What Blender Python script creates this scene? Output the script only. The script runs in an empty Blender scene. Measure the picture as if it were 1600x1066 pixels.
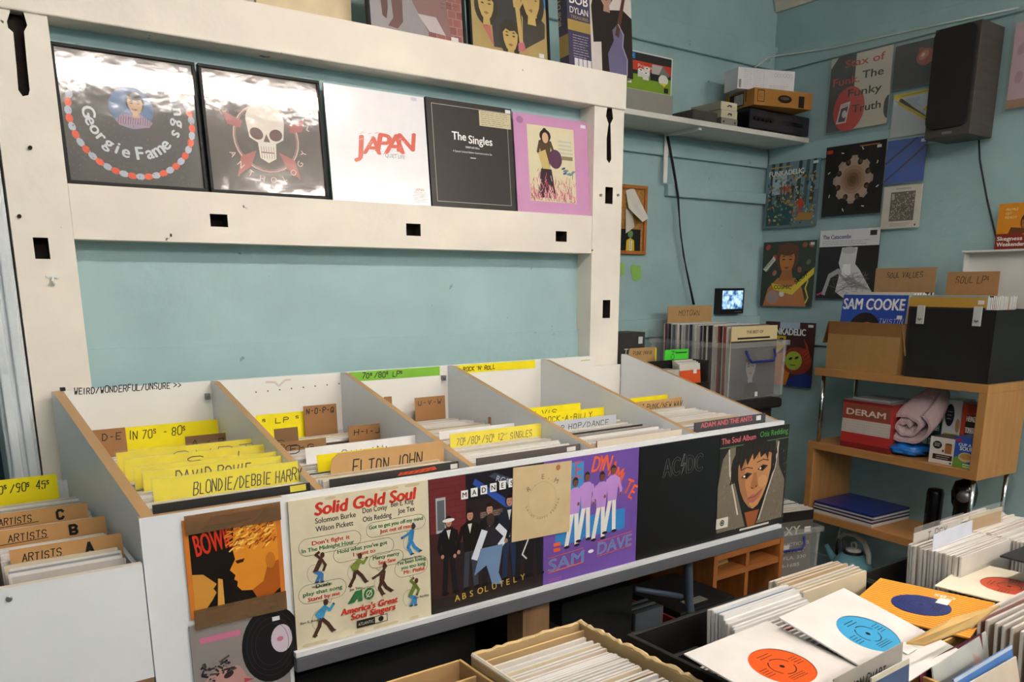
import bpy, bmesh, math, random
from mathutils import Vector, Matrix
from mathutils.geometry import tessellate_polygon
C = bpy.context
SC = C.scene
COL = SC.collection
rnd = random.Random(7)
PI = math.pi
R = math.radians

# ------------------------------------------------------------------ camera
CAMP = Vector((-0.516, -2.5972, 1.5))
YAW, PITCH, ROLL, FPX, PY = R(35.4661), R(-13.0185), R(-0.0611), 1274.016, 740.405
_f = Vector((math.sin(YAW)*math.cos(PITCH), math.cos(YAW)*math.cos(PITCH), math.sin(PITCH)))
_r = Vector((math.cos(YAW), -math.sin(YAW), 0))
_u = _r.cross(_f)
_r2 = _r*math.cos(ROLL) + _u*math.sin(ROLL)
_u2 = _r2.cross(_f)
cam_d = bpy.data.cameras.new('camera')
cam = bpy.data.objects.new('camera', cam_d)
COL.objects.link(cam)
mw = Matrix((( _r2.x, _u2.x, -_f.x, CAMP.x), (_r2.y, _u2.y, -_f.y, CAMP.y), (_r2.z, _u2.z, -_f.z, CAMP.z), (0, 0, 0, 1)))
cam.matrix_world = mw
cam_d.sensor_width = 36
cam_d.lens = FPX/1600*36
cam_d.shift_y = (PY-533)/1600
cam_d.clip_start = 0.02
SC.camera = cam

def at(px, py, ax, v):
    """the point of the place seen at photo pixel (px, py) on the plane ax = v"""
    d = _f + _r2*((px-800)/FPX) - _u2*((py-PY)/FPX)
    i = 'xyz'.index(ax)
    return CAMP + d*((v-CAMP[i])/d[i])

# ------------------------------------------------------------------ world, exposure, room lights
SC.view_settings.view_transform = 'Standard'
SC.view_settings.look = 'None'
SC.view_settings.exposure = 1.1
SC.view_settings.gamma = 1.0
SC.view_settings.use_curve_mapping = False
w = bpy.data.worlds.new('world')
SC.world = w
w.use_nodes = True
w.node_tree.nodes['Background'].inputs[0].default_value = (1.0, 0.96, 0.9, 1)
w.node_tree.nodes['Background'].inputs[1].default_value = 0.05
TUBES = [((0.62, -2.0, 2.72), 1.5, 27), ((2.2, -4.15, 2.86), 1.5, 54), ((-0.6, -4.6, 2.86), 1.5, 36)]   # fluorescent battens: place, length, power; the last two are added fill lights

# ------------------------------------------------------------------ materials
def lin(c):
    if isinstance(c, str):
        c = c.lstrip('#')
        c = [int(c[i:i+2], 16)/255 for i in (0, 2, 4)]
    return tuple((x/12.92 if x <= 0.04045 else ((x+0.055)/1.055)**2.4) for x in c[:3]) + (1.0,)

def nodes(name):
    m = bpy.data.materials.new(name)
    m.use_nodes = True
    nt = m.node_tree
    return m, nt, nt.nodes['Principled BSDF']

def mat(name, col, rough=0.6, metal=0, spec=0.4, var=0.06, scale=6, bump=0, bscale=60, coat=0, stretch=None, dark=None):
    """plain surface: colour with a soft procedural mottling, optional bump; stretch gives a grain"""
    m, nt, b = nodes(name)
    b.inputs['Roughness'].default_value = rough
    b.inputs['Metallic'].default_value = metal
    b.inputs['Specular IOR Level'].default_value = spec
    b.inputs['Coat Weight'].default_value = coat
    b.inputs['Coat Roughness'].default_value = 0.08
    tc = nt.nodes.new('ShaderNodeTexCoord')
    src = tc.outputs['Object']
    if stretch:
        mp = nt.nodes.new('ShaderNodeMapping'); mp.inputs['Scale'].default_value = stretch
        nt.links.new(src, mp.inputs[0]); src = mp.outputs[0]
    n = nt.nodes.new('ShaderNodeTexNoise'); n.inputs['Scale'].default_value = scale; n.inputs['Detail'].default_value = 5
    nt.links.new(src, n.inputs[0])
    c = lin(col)
    cr = nt.nodes.new('ShaderNodeValToRGB')
    cr.color_ramp.elements[0].position = 0.3; cr.color_ramp.elements[1].position = 0.7
    d = lin(dark)[:3] if dark else tuple(x*(1-var*2) for x in c[:3])
    cr.color_ramp.elements[0].color = d + (1,)
    cr.color_ramp.elements[1].color = tuple(min(1, x*(1+var)) for x in c[:3]) + (1,)
    nt.links.new(n.outputs[0], cr.inputs[0]); nt.links.new(cr.outputs[0], b.inputs['Base Color'])
    if bump:
        n2 = nt.nodes.new('ShaderNodeTexNoise'); n2.inputs['Scale'].default_value = bscale; n2.inputs['Detail'].default_value = 6
        nt.links.new(src, n2.inputs[0])
        bp = nt.nodes.new('ShaderNodeBump'); bp.inputs['Strength'].default_value = bump; bp.inputs['Distance'].default_value = 0.01
        nt.links.new(n2.outputs[0], bp.inputs['Height']); nt.links.new(bp.outputs[0], b.inputs['Normal'])
    return m

def printed(name, rough=0.5, coat=0.0, spec=0.35, crough=0.12, bump=0, bscale=9, wear=0.05):
    """printed card: the print's own inks come from the mesh's Ink attribute"""
    m, nt, b = nodes(name)
    a = nt.nodes.new('ShaderNodeAttribute'); a.attribute_name = 'Ink'
    tc = nt.nodes.new('ShaderNodeTexCoord')
    n = nt.nodes.new('ShaderNodeTexNoise'); n.inputs['Scale'].default_value = 22; n.inputs['Detail'].default_value = 6
    nt.links.new(tc.outputs['Object'], n.inputs[0])
    mr = nt.nodes.new('ShaderNodeMapRange'); mr.inputs[3].default_value = 1-wear*2; mr.inputs[4].default_value = 1+wear
    nt.links.new(n.outputs[0], mr.inputs[0])
    mx = nt.nodes.new('ShaderNodeVectorMath'); mx.operation = 'SCALE'
    nt.links.new(a.outputs['Color'], mx.inputs[0]); nt.links.new(mr.outputs[0], mx.inputs['Scale'])
    nt.links.new(mx.outputs[0], b.inputs['Base Color'])
    b.inputs['Roughness'].default_value = rough
    b.inputs['Specular IOR Level'].default_value = spec
    b.inputs['Coat Weight'].default_value = coat
    b.inputs['Coat Roughness'].default_value = crough
    if bump:
        n2 = nt.nodes.new('ShaderNodeTexNoise'); n2.inputs['Scale'].default_value = bscale; n2.inputs['Detail'].default_value = 3
        nt.links.new(tc.outputs['Object'], n2.inputs[0])
        bp = nt.nodes.new('ShaderNodeBump'); bp.inputs['Strength'].default_value = bump; bp.inputs['Distance'].default_value = 0.01
        nt.links.new(n2.outputs[0], bp.inputs['Height']); nt.links.new(bp.outputs[0], b.inputs['Normal']); nt.links.new(bp.outputs[0], b.inputs['Coat Normal'])
    return m

def painted_wood(name, col, spots='#3a2f28', amount=0.735, stretch=(1, 1, 1), bump=0.35):
    """old painted timber: chips and nail holes with a shape of their own"""
    m, nt, b = nodes(name)
    L = nt.links.new
    tc = nt.nodes.new('ShaderNodeTexCoord')
    mp = nt.nodes.new('ShaderNodeMapping'); mp.inputs['Scale'].default_value = stretch
    L(tc.outputs['Object'], mp.inputs[0])
    n = nt.nodes.new('ShaderNodeTexNoise'); n.inputs['Scale'].default_value = 26; n.inputs['Detail'].default_value = 3
    n.inputs['Roughness'].default_value = 0.45
    L(tc.outputs['Object'], n.inputs[0])
    cr = nt.nodes.new('ShaderNodeValToRGB'); cr.color_ramp.elements[0].position = amount; cr.color_ramp.elements[1].position = amount+0.02
    L(n.outputs[0], cr.inputs[0])
    n3 = nt.nodes.new('ShaderNodeTexNoise'); n3.inputs['Scale'].default_value = 5; n3.inputs['Detail'].default_value = 6
    L(mp.outputs[0], n3.inputs[0])
    c = lin(col)
    cr3 = nt.nodes.new('ShaderNodeValToRGB')
    cr3.color_ramp.elements[0].position = 0.3; cr3.color_ramp.elements[0].color = tuple(x*0.9 for x in c[:3])+(1,)
    cr3.color_ramp.elements[1].position = 0.7; cr3.color_ramp.elements[1].color = tuple(min(1, x*1.04) for x in c[:3])+(1,)
    L(n3.outputs[0], cr3.inputs[0])
    mx = nt.nodes.new('ShaderNodeMix'); mx.data_type = 'RGBA'
    L(cr.outputs[0], mx.inputs['Factor']); L(cr3.outputs[0], mx.inputs['A']); mx.inputs['B'].default_value = lin(spots)
    L(mx.outputs['Result'], b.inputs['Base Color'])
    n4 = nt.nodes.new('ShaderNodeTexNoise'); n4.inputs['Scale'].default_value = 30; n4.inputs['Detail'].default_value = 8
    L(mp.outputs[0], n4.inputs[0])
    bp = nt.nodes.new('ShaderNodeBump'); bp.inputs['Strength'].default_value = bump; bp.inputs['Distance'].default_value = 0.01
    L(n4.outputs[0], bp.inputs['Height']); L(bp.outputs[0], b.inputs['Normal'])
    b.inputs['Roughness'].default_value = 0.55
    b.inputs['Specular IOR Level'].default_value = 0.35
    return m

def clear(name, tint='#ffffff', milk=0.12, rough=0.08, milkcol='#e8e6e4'):
    """thin clear plastic or glass: see-through, glossy, a little milky"""
    m, nt, b = nodes(name)
    L = nt.links.new
    out = nt.nodes['Material Output']
    b.inputs['Base Color'].default_value = lin(milkcol); b.inputs['Roughness'].default_value = 0.35
    tr = nt.nodes.new('ShaderNodeBsdfTransparent'); tr.inputs[0].default_value = lin(tint)
    gl = nt.nodes.new('ShaderNodeBsdfGlossy'); gl.inputs['Roughness'].default_value = rough
    fr = nt.nodes.new('ShaderNodeFresnel'); fr.inputs[0].default_value = 1.45
    tc = nt.nodes.new('ShaderNodeTexCoord')
    n = nt.nodes.new('ShaderNodeTexNoise'); n.inputs['Scale'].default_value = 8
    L(tc.outputs['Object'], n.inputs[0])
    mr = nt.nodes.new('ShaderNodeMapRange'); mr.inputs[3].default_value = milk*0.7; mr.inputs[4].default_value = milk*1.3
    L(n.outputs[0], mr.inputs[0])
    a = nt.nodes.new('ShaderNodeMixShader'); L(mr.outputs[0], a.inputs[0]); L(tr.outputs[0], a.inputs[1]); L(b.outputs[0], a.inputs[2])
    ge = nt.nodes.new('ShaderNodeNewGeometry')
    sb = nt.nodes.new('ShaderNodeMath'); sb.operation = 'SUBTRACT'; sb.inputs[0].default_value = 1.0; L(ge.outputs['Backfacing'], sb.inputs[1])
    ml = nt.nodes.new('ShaderNodeMath'); ml.operation = 'MULTIPLY'; L(fr.outputs[0], ml.inputs[0]); L(sb.outputs[0], ml.inputs[1])
    c = nt.nodes.new('ShaderNodeMixShader'); L(ml.outputs[0], c.inputs[0]); L(a.outputs[0], c.inputs[1]); L(gl.outputs[0], c.inputs[2])
    L(c.outputs[0], out.inputs[0])
    return m

def emit(name, col, s):
    m, nt, b = nodes(name)
    b.inputs['Base Color'].default_value = lin(col)
    b.inputs['Emission Color'].default_value = lin(col)
    b.inputs['Emission Strength'].default_value = s
    return m

M = {}
M['wall'] = painted_wood('teal wall paint', '#9fbbbe', spots='#7b9699', amount=0.74, bump=0.25)
M['ceiling'] = mat('ceiling paint', '#d9d3c8', 0.8)
M['floor'] = mat('dark floor', '#4a443f', 0.7, bump=0.2)
M['timber'] = painted_wood('cream painted timber', '#ebe2d6', stretch=(1, 1, 1), bump=.12)
M['dark_wood_hole_shade'] = mat('old dark timber and hole shade', '#2a201a', 0.9, bump=0.5)
M['gloss'] = painted_wood('white gloss paint', '#d5dade', spots='#8d8f90', amount=0.76)
M['cornice'] = painted_wood('cream cornice paint', '#d9cfc0', spots='#a89a88')
M['print'] = printed('printed card', 0.5)
M['printg'] = printed('printed glossy card', 0.4, coat=0.2, crough=0.2, spec=0.25)
M['shrink'] = printed('shrink wrapped card', 0.35, coat=1.0, crough=0.13, bump=0.12, bscale=6)
M['glazed'] = printed('print in plastic cover behind glazing', 0.4, coat=1.0, crough=0.1, bump=0.14, bscale=14, wear=0.08)
M['worn'] = printed('worn printed card', 0.6, wear=0.09)
M['sleeve'] = printed('record sleeve card in clear plastic', 0.3, coat=0.35, crough=0.2, wear=0.08)
M['laminate'] = printed('white laminate board', 0.4, spec=0.45, wear=0.015)
M['board'] = printed('chipboard', 0.7, wear=0.12)
M['cardboard'] = printed('brown cardboard', 0.8, spec=0.2, wear=0.09)
M['black'] = mat('black plastic', '#161514', 0.5, var=0.1)
M['blackcase'] = mat('black vinyl case', '#121110', 0.65, bump=0.2, bscale=300, var=0.1)
M['blackgloss'] = mat('black gloss', '#0d0d0e', 0.2)
M['frame'] = mat('black picture frame', '#0b0a0a', 0.5, spec=.25)
M['oak'] = mat('oak veneer', '#b5824c', 0.45, stretch=(1, 8, 1), scale=5, var=0.08)
M['pine'] = mat('raw pine', '#9a7350', 0.7, stretch=(8, 8, 1), scale=4, var=0.14)
M['chip'] = mat('brown shelf board', '#a0602c', 0.6, stretch=(1, 8, 1), scale=5, var=0.12)
M['latch'] = mat('bright latch metal', '#d9d9d6', 0.35, metal=0.3)
M['chrome'] = mat('chrome tube', '#c8c8c8', 0.12, metal=1)
M['steel'] = mat('grey metal', '#8b8c8f', 0.4, metal=0.7)
M['greyedge'] = mat('grey table edge', '#58585e', 0.5)
M['bluesteel'] = mat('blue grey painted tube', '#4a5566', 0.4)
M['red'] = mat('red crate plastic', '#8e2f26', 0.5)
M['white'] = mat('white plastic', '#e8e6e2', 0.4)
M['paper'] = mat('white paper', '#ece7e2', 0.7)
M['shelfwhite'] = mat('white shelf board', '#ddd8d0', 0.45)
M['crate'] = clear('clear crate plastic', milk=0.17, rough=0.18)
M['pane'] = clear('glazing', milk=0.0, rough=0.04)
M['pocket'] = clear('clear plastic pocket', milk=0.05, rough=0.12)
M['poly'] = clear('clear poly sleeve', milk=0.1, rough=0.2)
M['bluehandle'] = mat('blue plastic handle', '#1e2b7a', 0.4)
M['cork'] = mat('cork', '#b4803f', 0.85, scale=90, var=0.2, bump=0.3)
M['pinframe'] = mat('pine frame', '#b06c2a', 0.5, stretch=(8, 1, 1), scale=6)
M['towel'] = mat('pale pink towel', '#c9aeb0', 0.95, bump=0.5, bscale=260)
M['bag'] = mat('blue carrier bag', '#1c6fc4', 0.3, coat=0.4, var=0.15)
M['kettle'] = mat('pale blue enamel', '#74aebd', 0.2, coat=0.5)
M['speaker'] = mat('dark vinyl cabinet', '#4a423d', 0.55, stretch=(1, 1, 8), var=0.12)
M['grille'] = mat('black speaker cloth', '#211c1c', 0.9, bump=0.3, bscale=500)
M['wire'] = mat('black cable', '#141414', 0.5)
M['cable'] = mat('white cable', '#c9cfcc', 0.4)
M['screen'] = None

# ------------------------------------------------------------------ mesh building
class MB:
    """collects faces with an ink colour each; build() links them as one mesh object"""
    def __init__(s):
        s.v = []; s.f = []; s.c = []; s.mi = []
        s.cur = (0.8, 0.8, 0.8, 1); s.slot = 0
    def ink(s, c):
        s.cur = lin(c) if not (isinstance(c, tuple) and len(c) == 4) else c
        return s
    def face(s, pts, c=None):
        i = len(s.v)
        s.v += [tuple(p) for p in pts]
        s.f.append(tuple(range(i, i+len(pts))))
        s.c.append(lin(c) if c else s.cur); s.mi.append(s.slot)
    def mesh(s, vs, fs, c=None):
        i = len(s.v)
        s.v += [tuple(p) for p in vs]
        cc = lin(c) if c else s.cur
        for f in fs:
            s.f.append(tuple(i+k for k in f)); s.c.append(cc); s.mi.append(s.slot)
    def box(s, x0, y0, z0, x1, y1, z1, c=None, m=None, top=None, front=None):
        vs = [Vector(p) for p in ((x0, y0, z0), (x1, y0, z0), (x1, y1, z0), (x0, y1, z0), (x0, y0, z1), (x1, y0, z1), (x1, y1, z1), (x0, y1, z1))]
        if m: vs = [m @ p for p in vs]
        s.mesh(vs, [(3, 2, 1, 0), (0, 1, 5, 4), (1, 2, 6, 5), (2, 3, 7, 6), (3, 0, 4, 7), (4, 5, 6, 7)], c)
        if top: s.c[-1] = lin(top)
        if front: s.c[-5] = lin(front)
        return s
    def prism(s, pts, d, c=None, m=None, side=None):
        """polygon pts (3-D, planar) extruded by vector d"""
        pts = [Vector(p) for p in pts]; d = Vector(d)
        a = pts; b = [p+d for p in pts]
        if m: a = [m @ p for p in a]; b = [m @ p for p in b]
        n = len(a)
        s.mesh(a+b, [tuple(range(n))[::-1], tuple(range(n, 2*n))], c)
        s.mesh(a+b, [(i, (i+1) % n, n+(i+1) % n, n+i) for i in range(n)], side or c)
        return s
    def tube(s, path, r, n=8, c=None, closed=False, cap=True):
        P = [Vector(p) for p in path]
        rs = r if isinstance(r, (list, tuple)) else [r]*len(P)
        rings = []; up = None
        for i, p in enumerate(P):
            a = P[i-1] if (i > 0 or closed) else p
            b = P[(i+1) % len(P)] if (i < len(P)-1 or closed) else p
            t = (b-a).normalized()
            if up is None:
                up = t.orthogonal().normalized()
            else:
                up = (up - t*up.dot(t))
                up = up.normalized() if up.length > 1e-6 else t.orthogonal().normalized()
            sd = t.cross(up)
            rings.append([p + (up*math.cos(2*PI*k/n) + sd*math.sin(2*PI*k/n))*rs[i] for k in range(n)])
        vs = [q for g in rings for q in g]
        fs = []
        m = len(P)
        for i in range(m if closed else m-1):
            j = (i+1) % m
            for k in range(n):
                k2 = (k+1) % n
                fs.append((i*n+k, i*n+k2, j*n+k2, j*n+k))
        if cap and not closed:
            fs += [tuple(range(n))[::-1], tuple((m-1)*n+k for k in range(n))]
        s.mesh(vs, fs, c)
        return s
    def lathe(s, prof, cx=0, cy=0, n=20, c=None, m=None):
        vs = []; fs = []
        for (r, z) in prof:
            for k in range(n):
                a = 2*PI*k/n
                p = Vector((cx+r*math.cos(a), cy+r*math.sin(a), z))
                vs.append(m @ p if m else p)
        for i in range(len(prof)-1):
            for k in range(n):
                k2 = (k+1) % n
                fs.append((i*n+k, i*n+k2, (i+1)*n+k2, (i+1)*n+k))
        fs += [tuple(range(n))[::-1], tuple((len(prof)-1)*n+k for k in range(n))]
        s.mesh(vs, fs, c)
        return s
    def build(s, name, mats, parent=None, loc=None, smooth=False, bevel=0, mesh_only=False, recalc=False):
        me = bpy.data.meshes.new(name)
        o = Vector(loc) if loc is not None else Vector()
        me.from_pydata([tuple(Vector(p)-o) for p in s.v], [], s.f)
        if not isinstance(mats, (list, tuple)): mats = [mats]
        for m in mats: me.materials.append(m)
        at_ = me.attributes.new('Ink', 'FLOAT_COLOR', 'CORNER')
        flat = []
        for f, c in zip(s.f, s.c): flat += list(c)*len(f)
        at_.data.foreach_set('color', flat)
        me.polygons.foreach_set('material_index', s.mi)
        if smooth: me.polygons.foreach_set('use_smooth', [True]*len(s.f))
        me.validate(); me.update()
        if recalc:
            b = bmesh.new(); b.from_mesh(me); bmesh.ops.remove_doubles(b, verts=b.verts, dist=1e-6); bmesh.ops.recalc_face_normals(b, faces=b.faces); b.to_mesh(me); b.free()
        if mesh_only: return me
        ob = bpy.data.objects.new(name, me)
        COL.objects.link(ob)
        if parent: ob.parent = parent
        if loc is not None: ob.location = o if not parent else o
        if bevel:
            bv = ob.modifiers.new('bevel', 'BEVEL'); bv.width = bevel; bv.segments = 2; bv.limit_method = 'ANGLE'; bv.angle_limit = R(50)
        return ob

def tag(o, label=None, cat=None, group=None, kind=None):
    if label: o['label'] = label
    if cat: o['category'] = cat
    if group: o['group'] = group
    if kind: o['kind'] = kind
    return o

def thing(name, label, cat, loc=(0, 0, 0), rz=0, group=None):
    o = bpy.data.objects.new(name, None); COL.objects.link(o)
    o.empty_display_size = 0.05
    o.location = loc; o.rotation_euler = (0, 0, rz)
    return tag(o, label, cat, group)

def struct(name, mb, m, label=None):
    o = mb.build(name, m)
    o['kind'] = 'structure'
    if label: o['label'] = label
    return o

def copy_tree(o, parent=None):
    c = o.copy(); COL.objects.link(c)
    if parent: c.parent = parent
    for ch in list(o.children): copy_tree(ch, c)
    return c

def place(o, x, y, z, yaw=0, lean=0, roll=0):
    """stand a sleeve (front towards -y, base centre at its origin) at a point; lean tips its top backwards"""
    o.matrix_world = Matrix.Translation((x, y, z)) @ Matrix.Rotation(yaw, 4, 'Z') @ Matrix.Rotation(-lean, 4, 'X') @ Matrix.Rotation(roll, 4, 'Y')
    return o

# ------------------------------------------------------------------ flat artwork (print on card)
G = {'A': '002640 1232', 'B': '000636453303 3342413000', 'C': '4536160501103041', 'D': '00062644422000', 'E': '46060040 0333', 'F': '460600 0333',
     'G': '45361605011030414323', 'H': '0006 4046 0343', 'I': '2026', 'J': '4641301001', 'K': '0006 460340', 'L': '060040', 'M': '0006234640', 'N': '00064046',
     'O': '160501103041453616', 'P': '00063645443303', 'Q': '160501103041453616 2240', 'R': '00063645443303 2340', 'S': '45361605041333424130 1001',
     'T': '0646 2620', 'U': '060110304146', 'V': '062046', 'W': '0610233046', 'X': '0046 0640', 'Y': '062346 2320', 'Z': '06460040', '0': '160501103041453616',
     '1': '152620', '2': '05163645440040', '3': '051636454433 3342413010', '4': '30360242', '5': '46060444424130 1001', '7': '064610',
     '8': '163645443313040516 3342413010010213', '9': '4333130405163645 443010', '6': '453616050110304142331302', '/': '0046', '-': '1333', "'": '2625', '>': '054301',
     '.': '2021', 's': '4333 3313 1302 0242 4230 3000', '?': '0516364523 2021', '=': '0242 0444', '&': '4005163614023041'}
_tc = {}
def glyphs(txt, sx=1.0):
    """outline text as triangulated faces from the built-in font, cached"""
    if txt in _tc: return _tc[txt]
    cu = bpy.data.curves.new('lettering', 'FONT'); cu.body = txt; cu.resolution_u = 3; cu.fill_mode = 'FRONT'
    ob = bpy.data.objects.new('lettering', cu); COL.objects.link(ob)
    C.view_layer.update()
    me = bpy.data.meshes.new_from_object(ob.evaluated_get(C.evaluated_depsgraph_get()))
    vs = [(v.co.x, v.co.y) for v in me.vertices]; fs = [tuple(p.vertices) for p in me.polygons]
    bpy.data.objects.remove(ob); bpy.data.curves.remove(cu); bpy.data.meshes.remove(me)
    wd = max((v[0] for v in vs), default=0.3) - min((v[0] for v in vs), default=0)
    x0 = min((v[0] for v in vs), default=0)
    vs = [(x-x0, y) for x, y in vs]
    _tc[txt] = (vs, fs, wd)
    return _tc[txt]

class Art:
    """inks laid flat on a face: o = lower left corner, r and u = unit right and up, n = outward; w, h in metres, drawing units 0..1"""
    def __init__(s, mb, o, r, u, w, h):
        s.mb = mb; s.o = Vector(o); s.r = Vector(r).normalized(); s.u = Vector(u).normalized(); s.n = s.r.cross(s.u)
        s.w = w; s.h = h; s._k = 1; s.step = 0.000008
    k = property(lambda s: s._k, lambda s, v: s._set(v))
    def _set(s, v):
        """layers of ink: going back is only allowed once a run of strokes has used 60 of them, so strokes never share a plane"""
        if v > s._k or s._k-v >= 60: s._k = v
    def P(s, x, y): return s.o + s.r*(x*s.w) + s.u*(y*s.h) + s.n*(s.k*s.step)
    def poly(s, pts, c):
        p3 = [Vector((x*s.w, y*s.h, 0)) for x, y in pts]
        tri = tessellate_polygon([p3])
        vs = [s.P(x, y) for x, y in pts]
        area = sum(p3[i].x*p3[(i+1) % len(p3)].y-p3[(i+1) % len(p3)].x*p3[i].y for i in range(len(p3)))
        fs = []
        for t in tri:
            a, b, d = (p3[i] for i in t)
            fs.append(t if (b-a).cross(d-a).z > 0 else t[::-1])
        s.mb.mesh(vs, fs, c); s.k += 1
        return s
    def rect(s, x0, y0, x1, y1, c): return s.poly([(x0, y0), (x1, y0), (x1, y1), (x0, y1)], c)
    def ell(s, x, y, rx, ry, c, n=20, rot=0, a0=0, a1=360):
        pts = []
        for i in range(n + (0 if a1-a0 >= 360 else 1)):
            a = R(a0+(a1-a0)*i/n); dx, dy = rx*math.cos(a), ry*math.sin(a)
            pts.append((x+dx*math.cos(rot)-dy*math.sin(rot), y+dx*math.sin(rot)+dy*math.cos(rot)))
        return s.poly(pts, c)
    def line(s, pts, wd, c, closed=False):
        """a stroke of width wd (metres) through pts"""
        q = [Vector((x*s.w, y*s.h)) for x, y in pts]
        if closed: q.append(q[0])
        for i_, (a, b) in enumerate(zip(q, q[1:])):
            d = b-a; lift = (s.k+(i_ % 3)*0.3)*s.step
            if d.length < 1e-7: continue
            d.normalize(); nn = Vector((-d.y, d.x))*wd/2; e = d*wd*0.3
            ps = [a-e+nn*-1, b+e-nn, b+e+nn, a-e+nn]
            s.mb.mesh([s.o+s.r*p.x+s.u*p.y+s.n*lift for p in ps], [(0, 1, 2, 3)], c)
        s.k += 1
        return s
    def ring(s, x, y, rx, ry, wd, c, n=28, a0=0, a1=360):
        return s.line([(x+rx*math.cos(R(a0+(a1-a0)*i/n)), y+ry*math.sin(R(a0+(a1-a0)*i/n))) for i in range(n+1)], wd, c)
    def text(s, t, x, y, size, c, al='l', shear=0, rot=0, sx=1.0, bold=0, fit=None):
        """size = cap height in drawing units of h; fit = width in units of w"""
        if not t.strip(): return s
        vs, fs, wd = glyphs(t)
        k = size*s.h/0.7; kx = k*sx
        if fit: kx = fit*s.w/max(wd, 1e-4)
        off = {'l': 0, 'c': -wd*kx/2, 'r': -wd*kx}[al]
        cr, sr = math.cos(rot), math.sin(rot)
        offs = [(0, 0)] if not bold else [(-bold*k, 0), (bold*k, 0), (0, bold*k*0.6), (0, -bold*k*0.6)]
        for dx, dy in offs:
            out = []
            for vx, vy in vs:
                X = off+vx*kx+shear*vy*k+dx; Y = vy*k+dy
                out.append(s.o+s.r*(x*s.w+X*cr-Y*sr)+s.u*(y*s.h+X*sr+Y*cr)+s.n*(s.k*s.step))
            s.mb.mesh(out, fs, c)
            s.k += 1 if bold else 0
        s.k += 1
        return s
    def arc(s, t, x, y, rad, a0, a1, size, c, bold=0, inside=False):
        """letters spread along an arc (angles in degrees, drawn from a0 to a1)"""
        n = len(t)
        for i, ch in enumerate(t):
            if ch == ' ': continue
            a = a0+(a1-a0)*(i/(n-1) if n > 1 else 0.5)
            rot = R(a-90) if not inside else R(a+90)
            k0 = s.k
            s.text(ch, x+rad*math.cos(R(a)), y+rad*math.sin(R(a))*s.w/s.h, size, c, 'c', rot=rot, bold=bold)
            if i < n-1: s.k = k0
        return s
    def hand(s, t, x, y, size, c='#1d1a18', wd=0.0022, adv=1.0, slant=0.12, jit=0.06, gap=0.32, rot=0, fit=None):
        """marker pen capitals; size = letter height in metres, (x, y) start in drawing units"""
        if fit:
            tot = sum(.55 if q == ' ' else (.25 if q in "I1'." else .62)+gap for q in t)-gap
            adv = fit*s.w/(size*tot)
        cx = 0; rr = random.Random(hash_(t))
        cr, sr = math.cos(rot), math.sin(rot)
        for ch in t:
            if ch == ' ': cx += size*0.55*adv; continue
            g = G['S'] if ch == 's' else G.get(ch, G.get(ch.upper(), ''))
            narrow = 0.25 if ch in "I1'.-" and ch != '-' else 0.62
            sz = size*(0.5 if ch == 's' else 1)*rr.uniform(0.9, 1.1)
            jy = rr.uniform(-jit, jit)*size + (size*.5 if ch == 's' else 0)
            for st in g.split():
                pts = [(int(st[i]), int(st[i+1])) for i in range(0, len(st)-1, 2)]
                q = []
                for gx, gy in pts:
                    X = cx + ((gx/4)*0.62 - (0.2 if narrow < 0.5 else 0))*sz*adv + slant*gy/6*sz + rr.uniform(-.025, .025)*sz
                    Y = gy/6*sz + jy + rr.uniform(-.03, .03)*sz
                    q.append((x + (X*cr-Y*sr)/s.w, y + (X*sr+Y*cr)/s.h))
                k0 = s.k
                s.line(q, wd, c); s.k = k0
            cx += (narrow + gap)*size*adv
        s.k += 1
        return s
    def lines(s, x0, y0, x1, y1, n, c, wd=0.0012, seed=1):
        """a block of small print too fine to read"""
        rr = random.Random(seed)
        for i in range(n):
            y = y1+(y0-y1)*i/max(1, n-1)
            x = x0; k0 = s.k
            e = x1-(x1-x0)*rr.uniform(0, 0.25)
            while x < e:
                l = rr.uniform(0.02, 0.07); s.line([(x, y), (min(x+l, e), y)], wd, c); s.k = k0; x += l+0.012
        s.k += 1
        return s
    # simple people for generic stand-in pictures
    def face(s, x, y, sc, skin, hair, hairstyle='short', feat='#3a2a22', lips='#8a4a40', turn=0, shade=None):
        shade = shade or skin
        if hairstyle == 'long': s.ell(x, y-0.02*sc, 0.50*sc, 0.62*sc, hair)
        elif hairstyle == 'afro': s.ell(x, y+0.12*sc, 0.62*sc, 0.6*sc, hair)
        else: s.ell(x, y+0.10*sc, 0.41*sc, 0.48*sc, hair)
        s.poly([(x-.12*sc, y-.3*sc), (x+.12*sc, y-.3*sc), (x+.16*sc, y-.62*sc), (x-.16*sc, y-.62*sc)], shade)
        s.poly([(x+a*sc, y+b*sc) for a, b in ((-.33, .12), (-.3, -.12), (-.2, -.34), (-.07, -.46), (.07, -.46), (.2, -.34), (.3, -.12), (.33, .12), (.27, .3), (.1, .38), (-.1, .38), (-.27, .3))], skin)
        t = turn*0.07*sc
        for e in (-1, 1):
            s.poly([(x+t+e*.06*sc, y+.05*sc), (x+t+e*.15*sc, y+.025*sc), (x+t+e*.23*sc, y+.055*sc), (x+t+e*.15*sc, y+.085*sc)], feat)
            s.poly([(x+t+e*.05*sc, y+.14*sc), (x+t+e*.24*sc, y+.15*sc), (x+t+e*.15*sc, y+.19*sc)], hair)
        s.poly([(x+t-.02*sc, y+.06*sc), (x+t+.03*sc, y+.06*sc), (x+t*1.5+.06*sc, y-.12*sc), (x+t-.06*sc, y-.12*sc)], shade)
        s.poly([(x+t-.12*sc, y-.23*sc), (x+t, y-.19*sc), (x+t+.12*sc, y-.23*sc), (x+t, y-.29*sc)], lips)
        if hairstyle == 'short': s.ell(x, y+.34*sc, .33*sc, .16*sc, hair)
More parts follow.
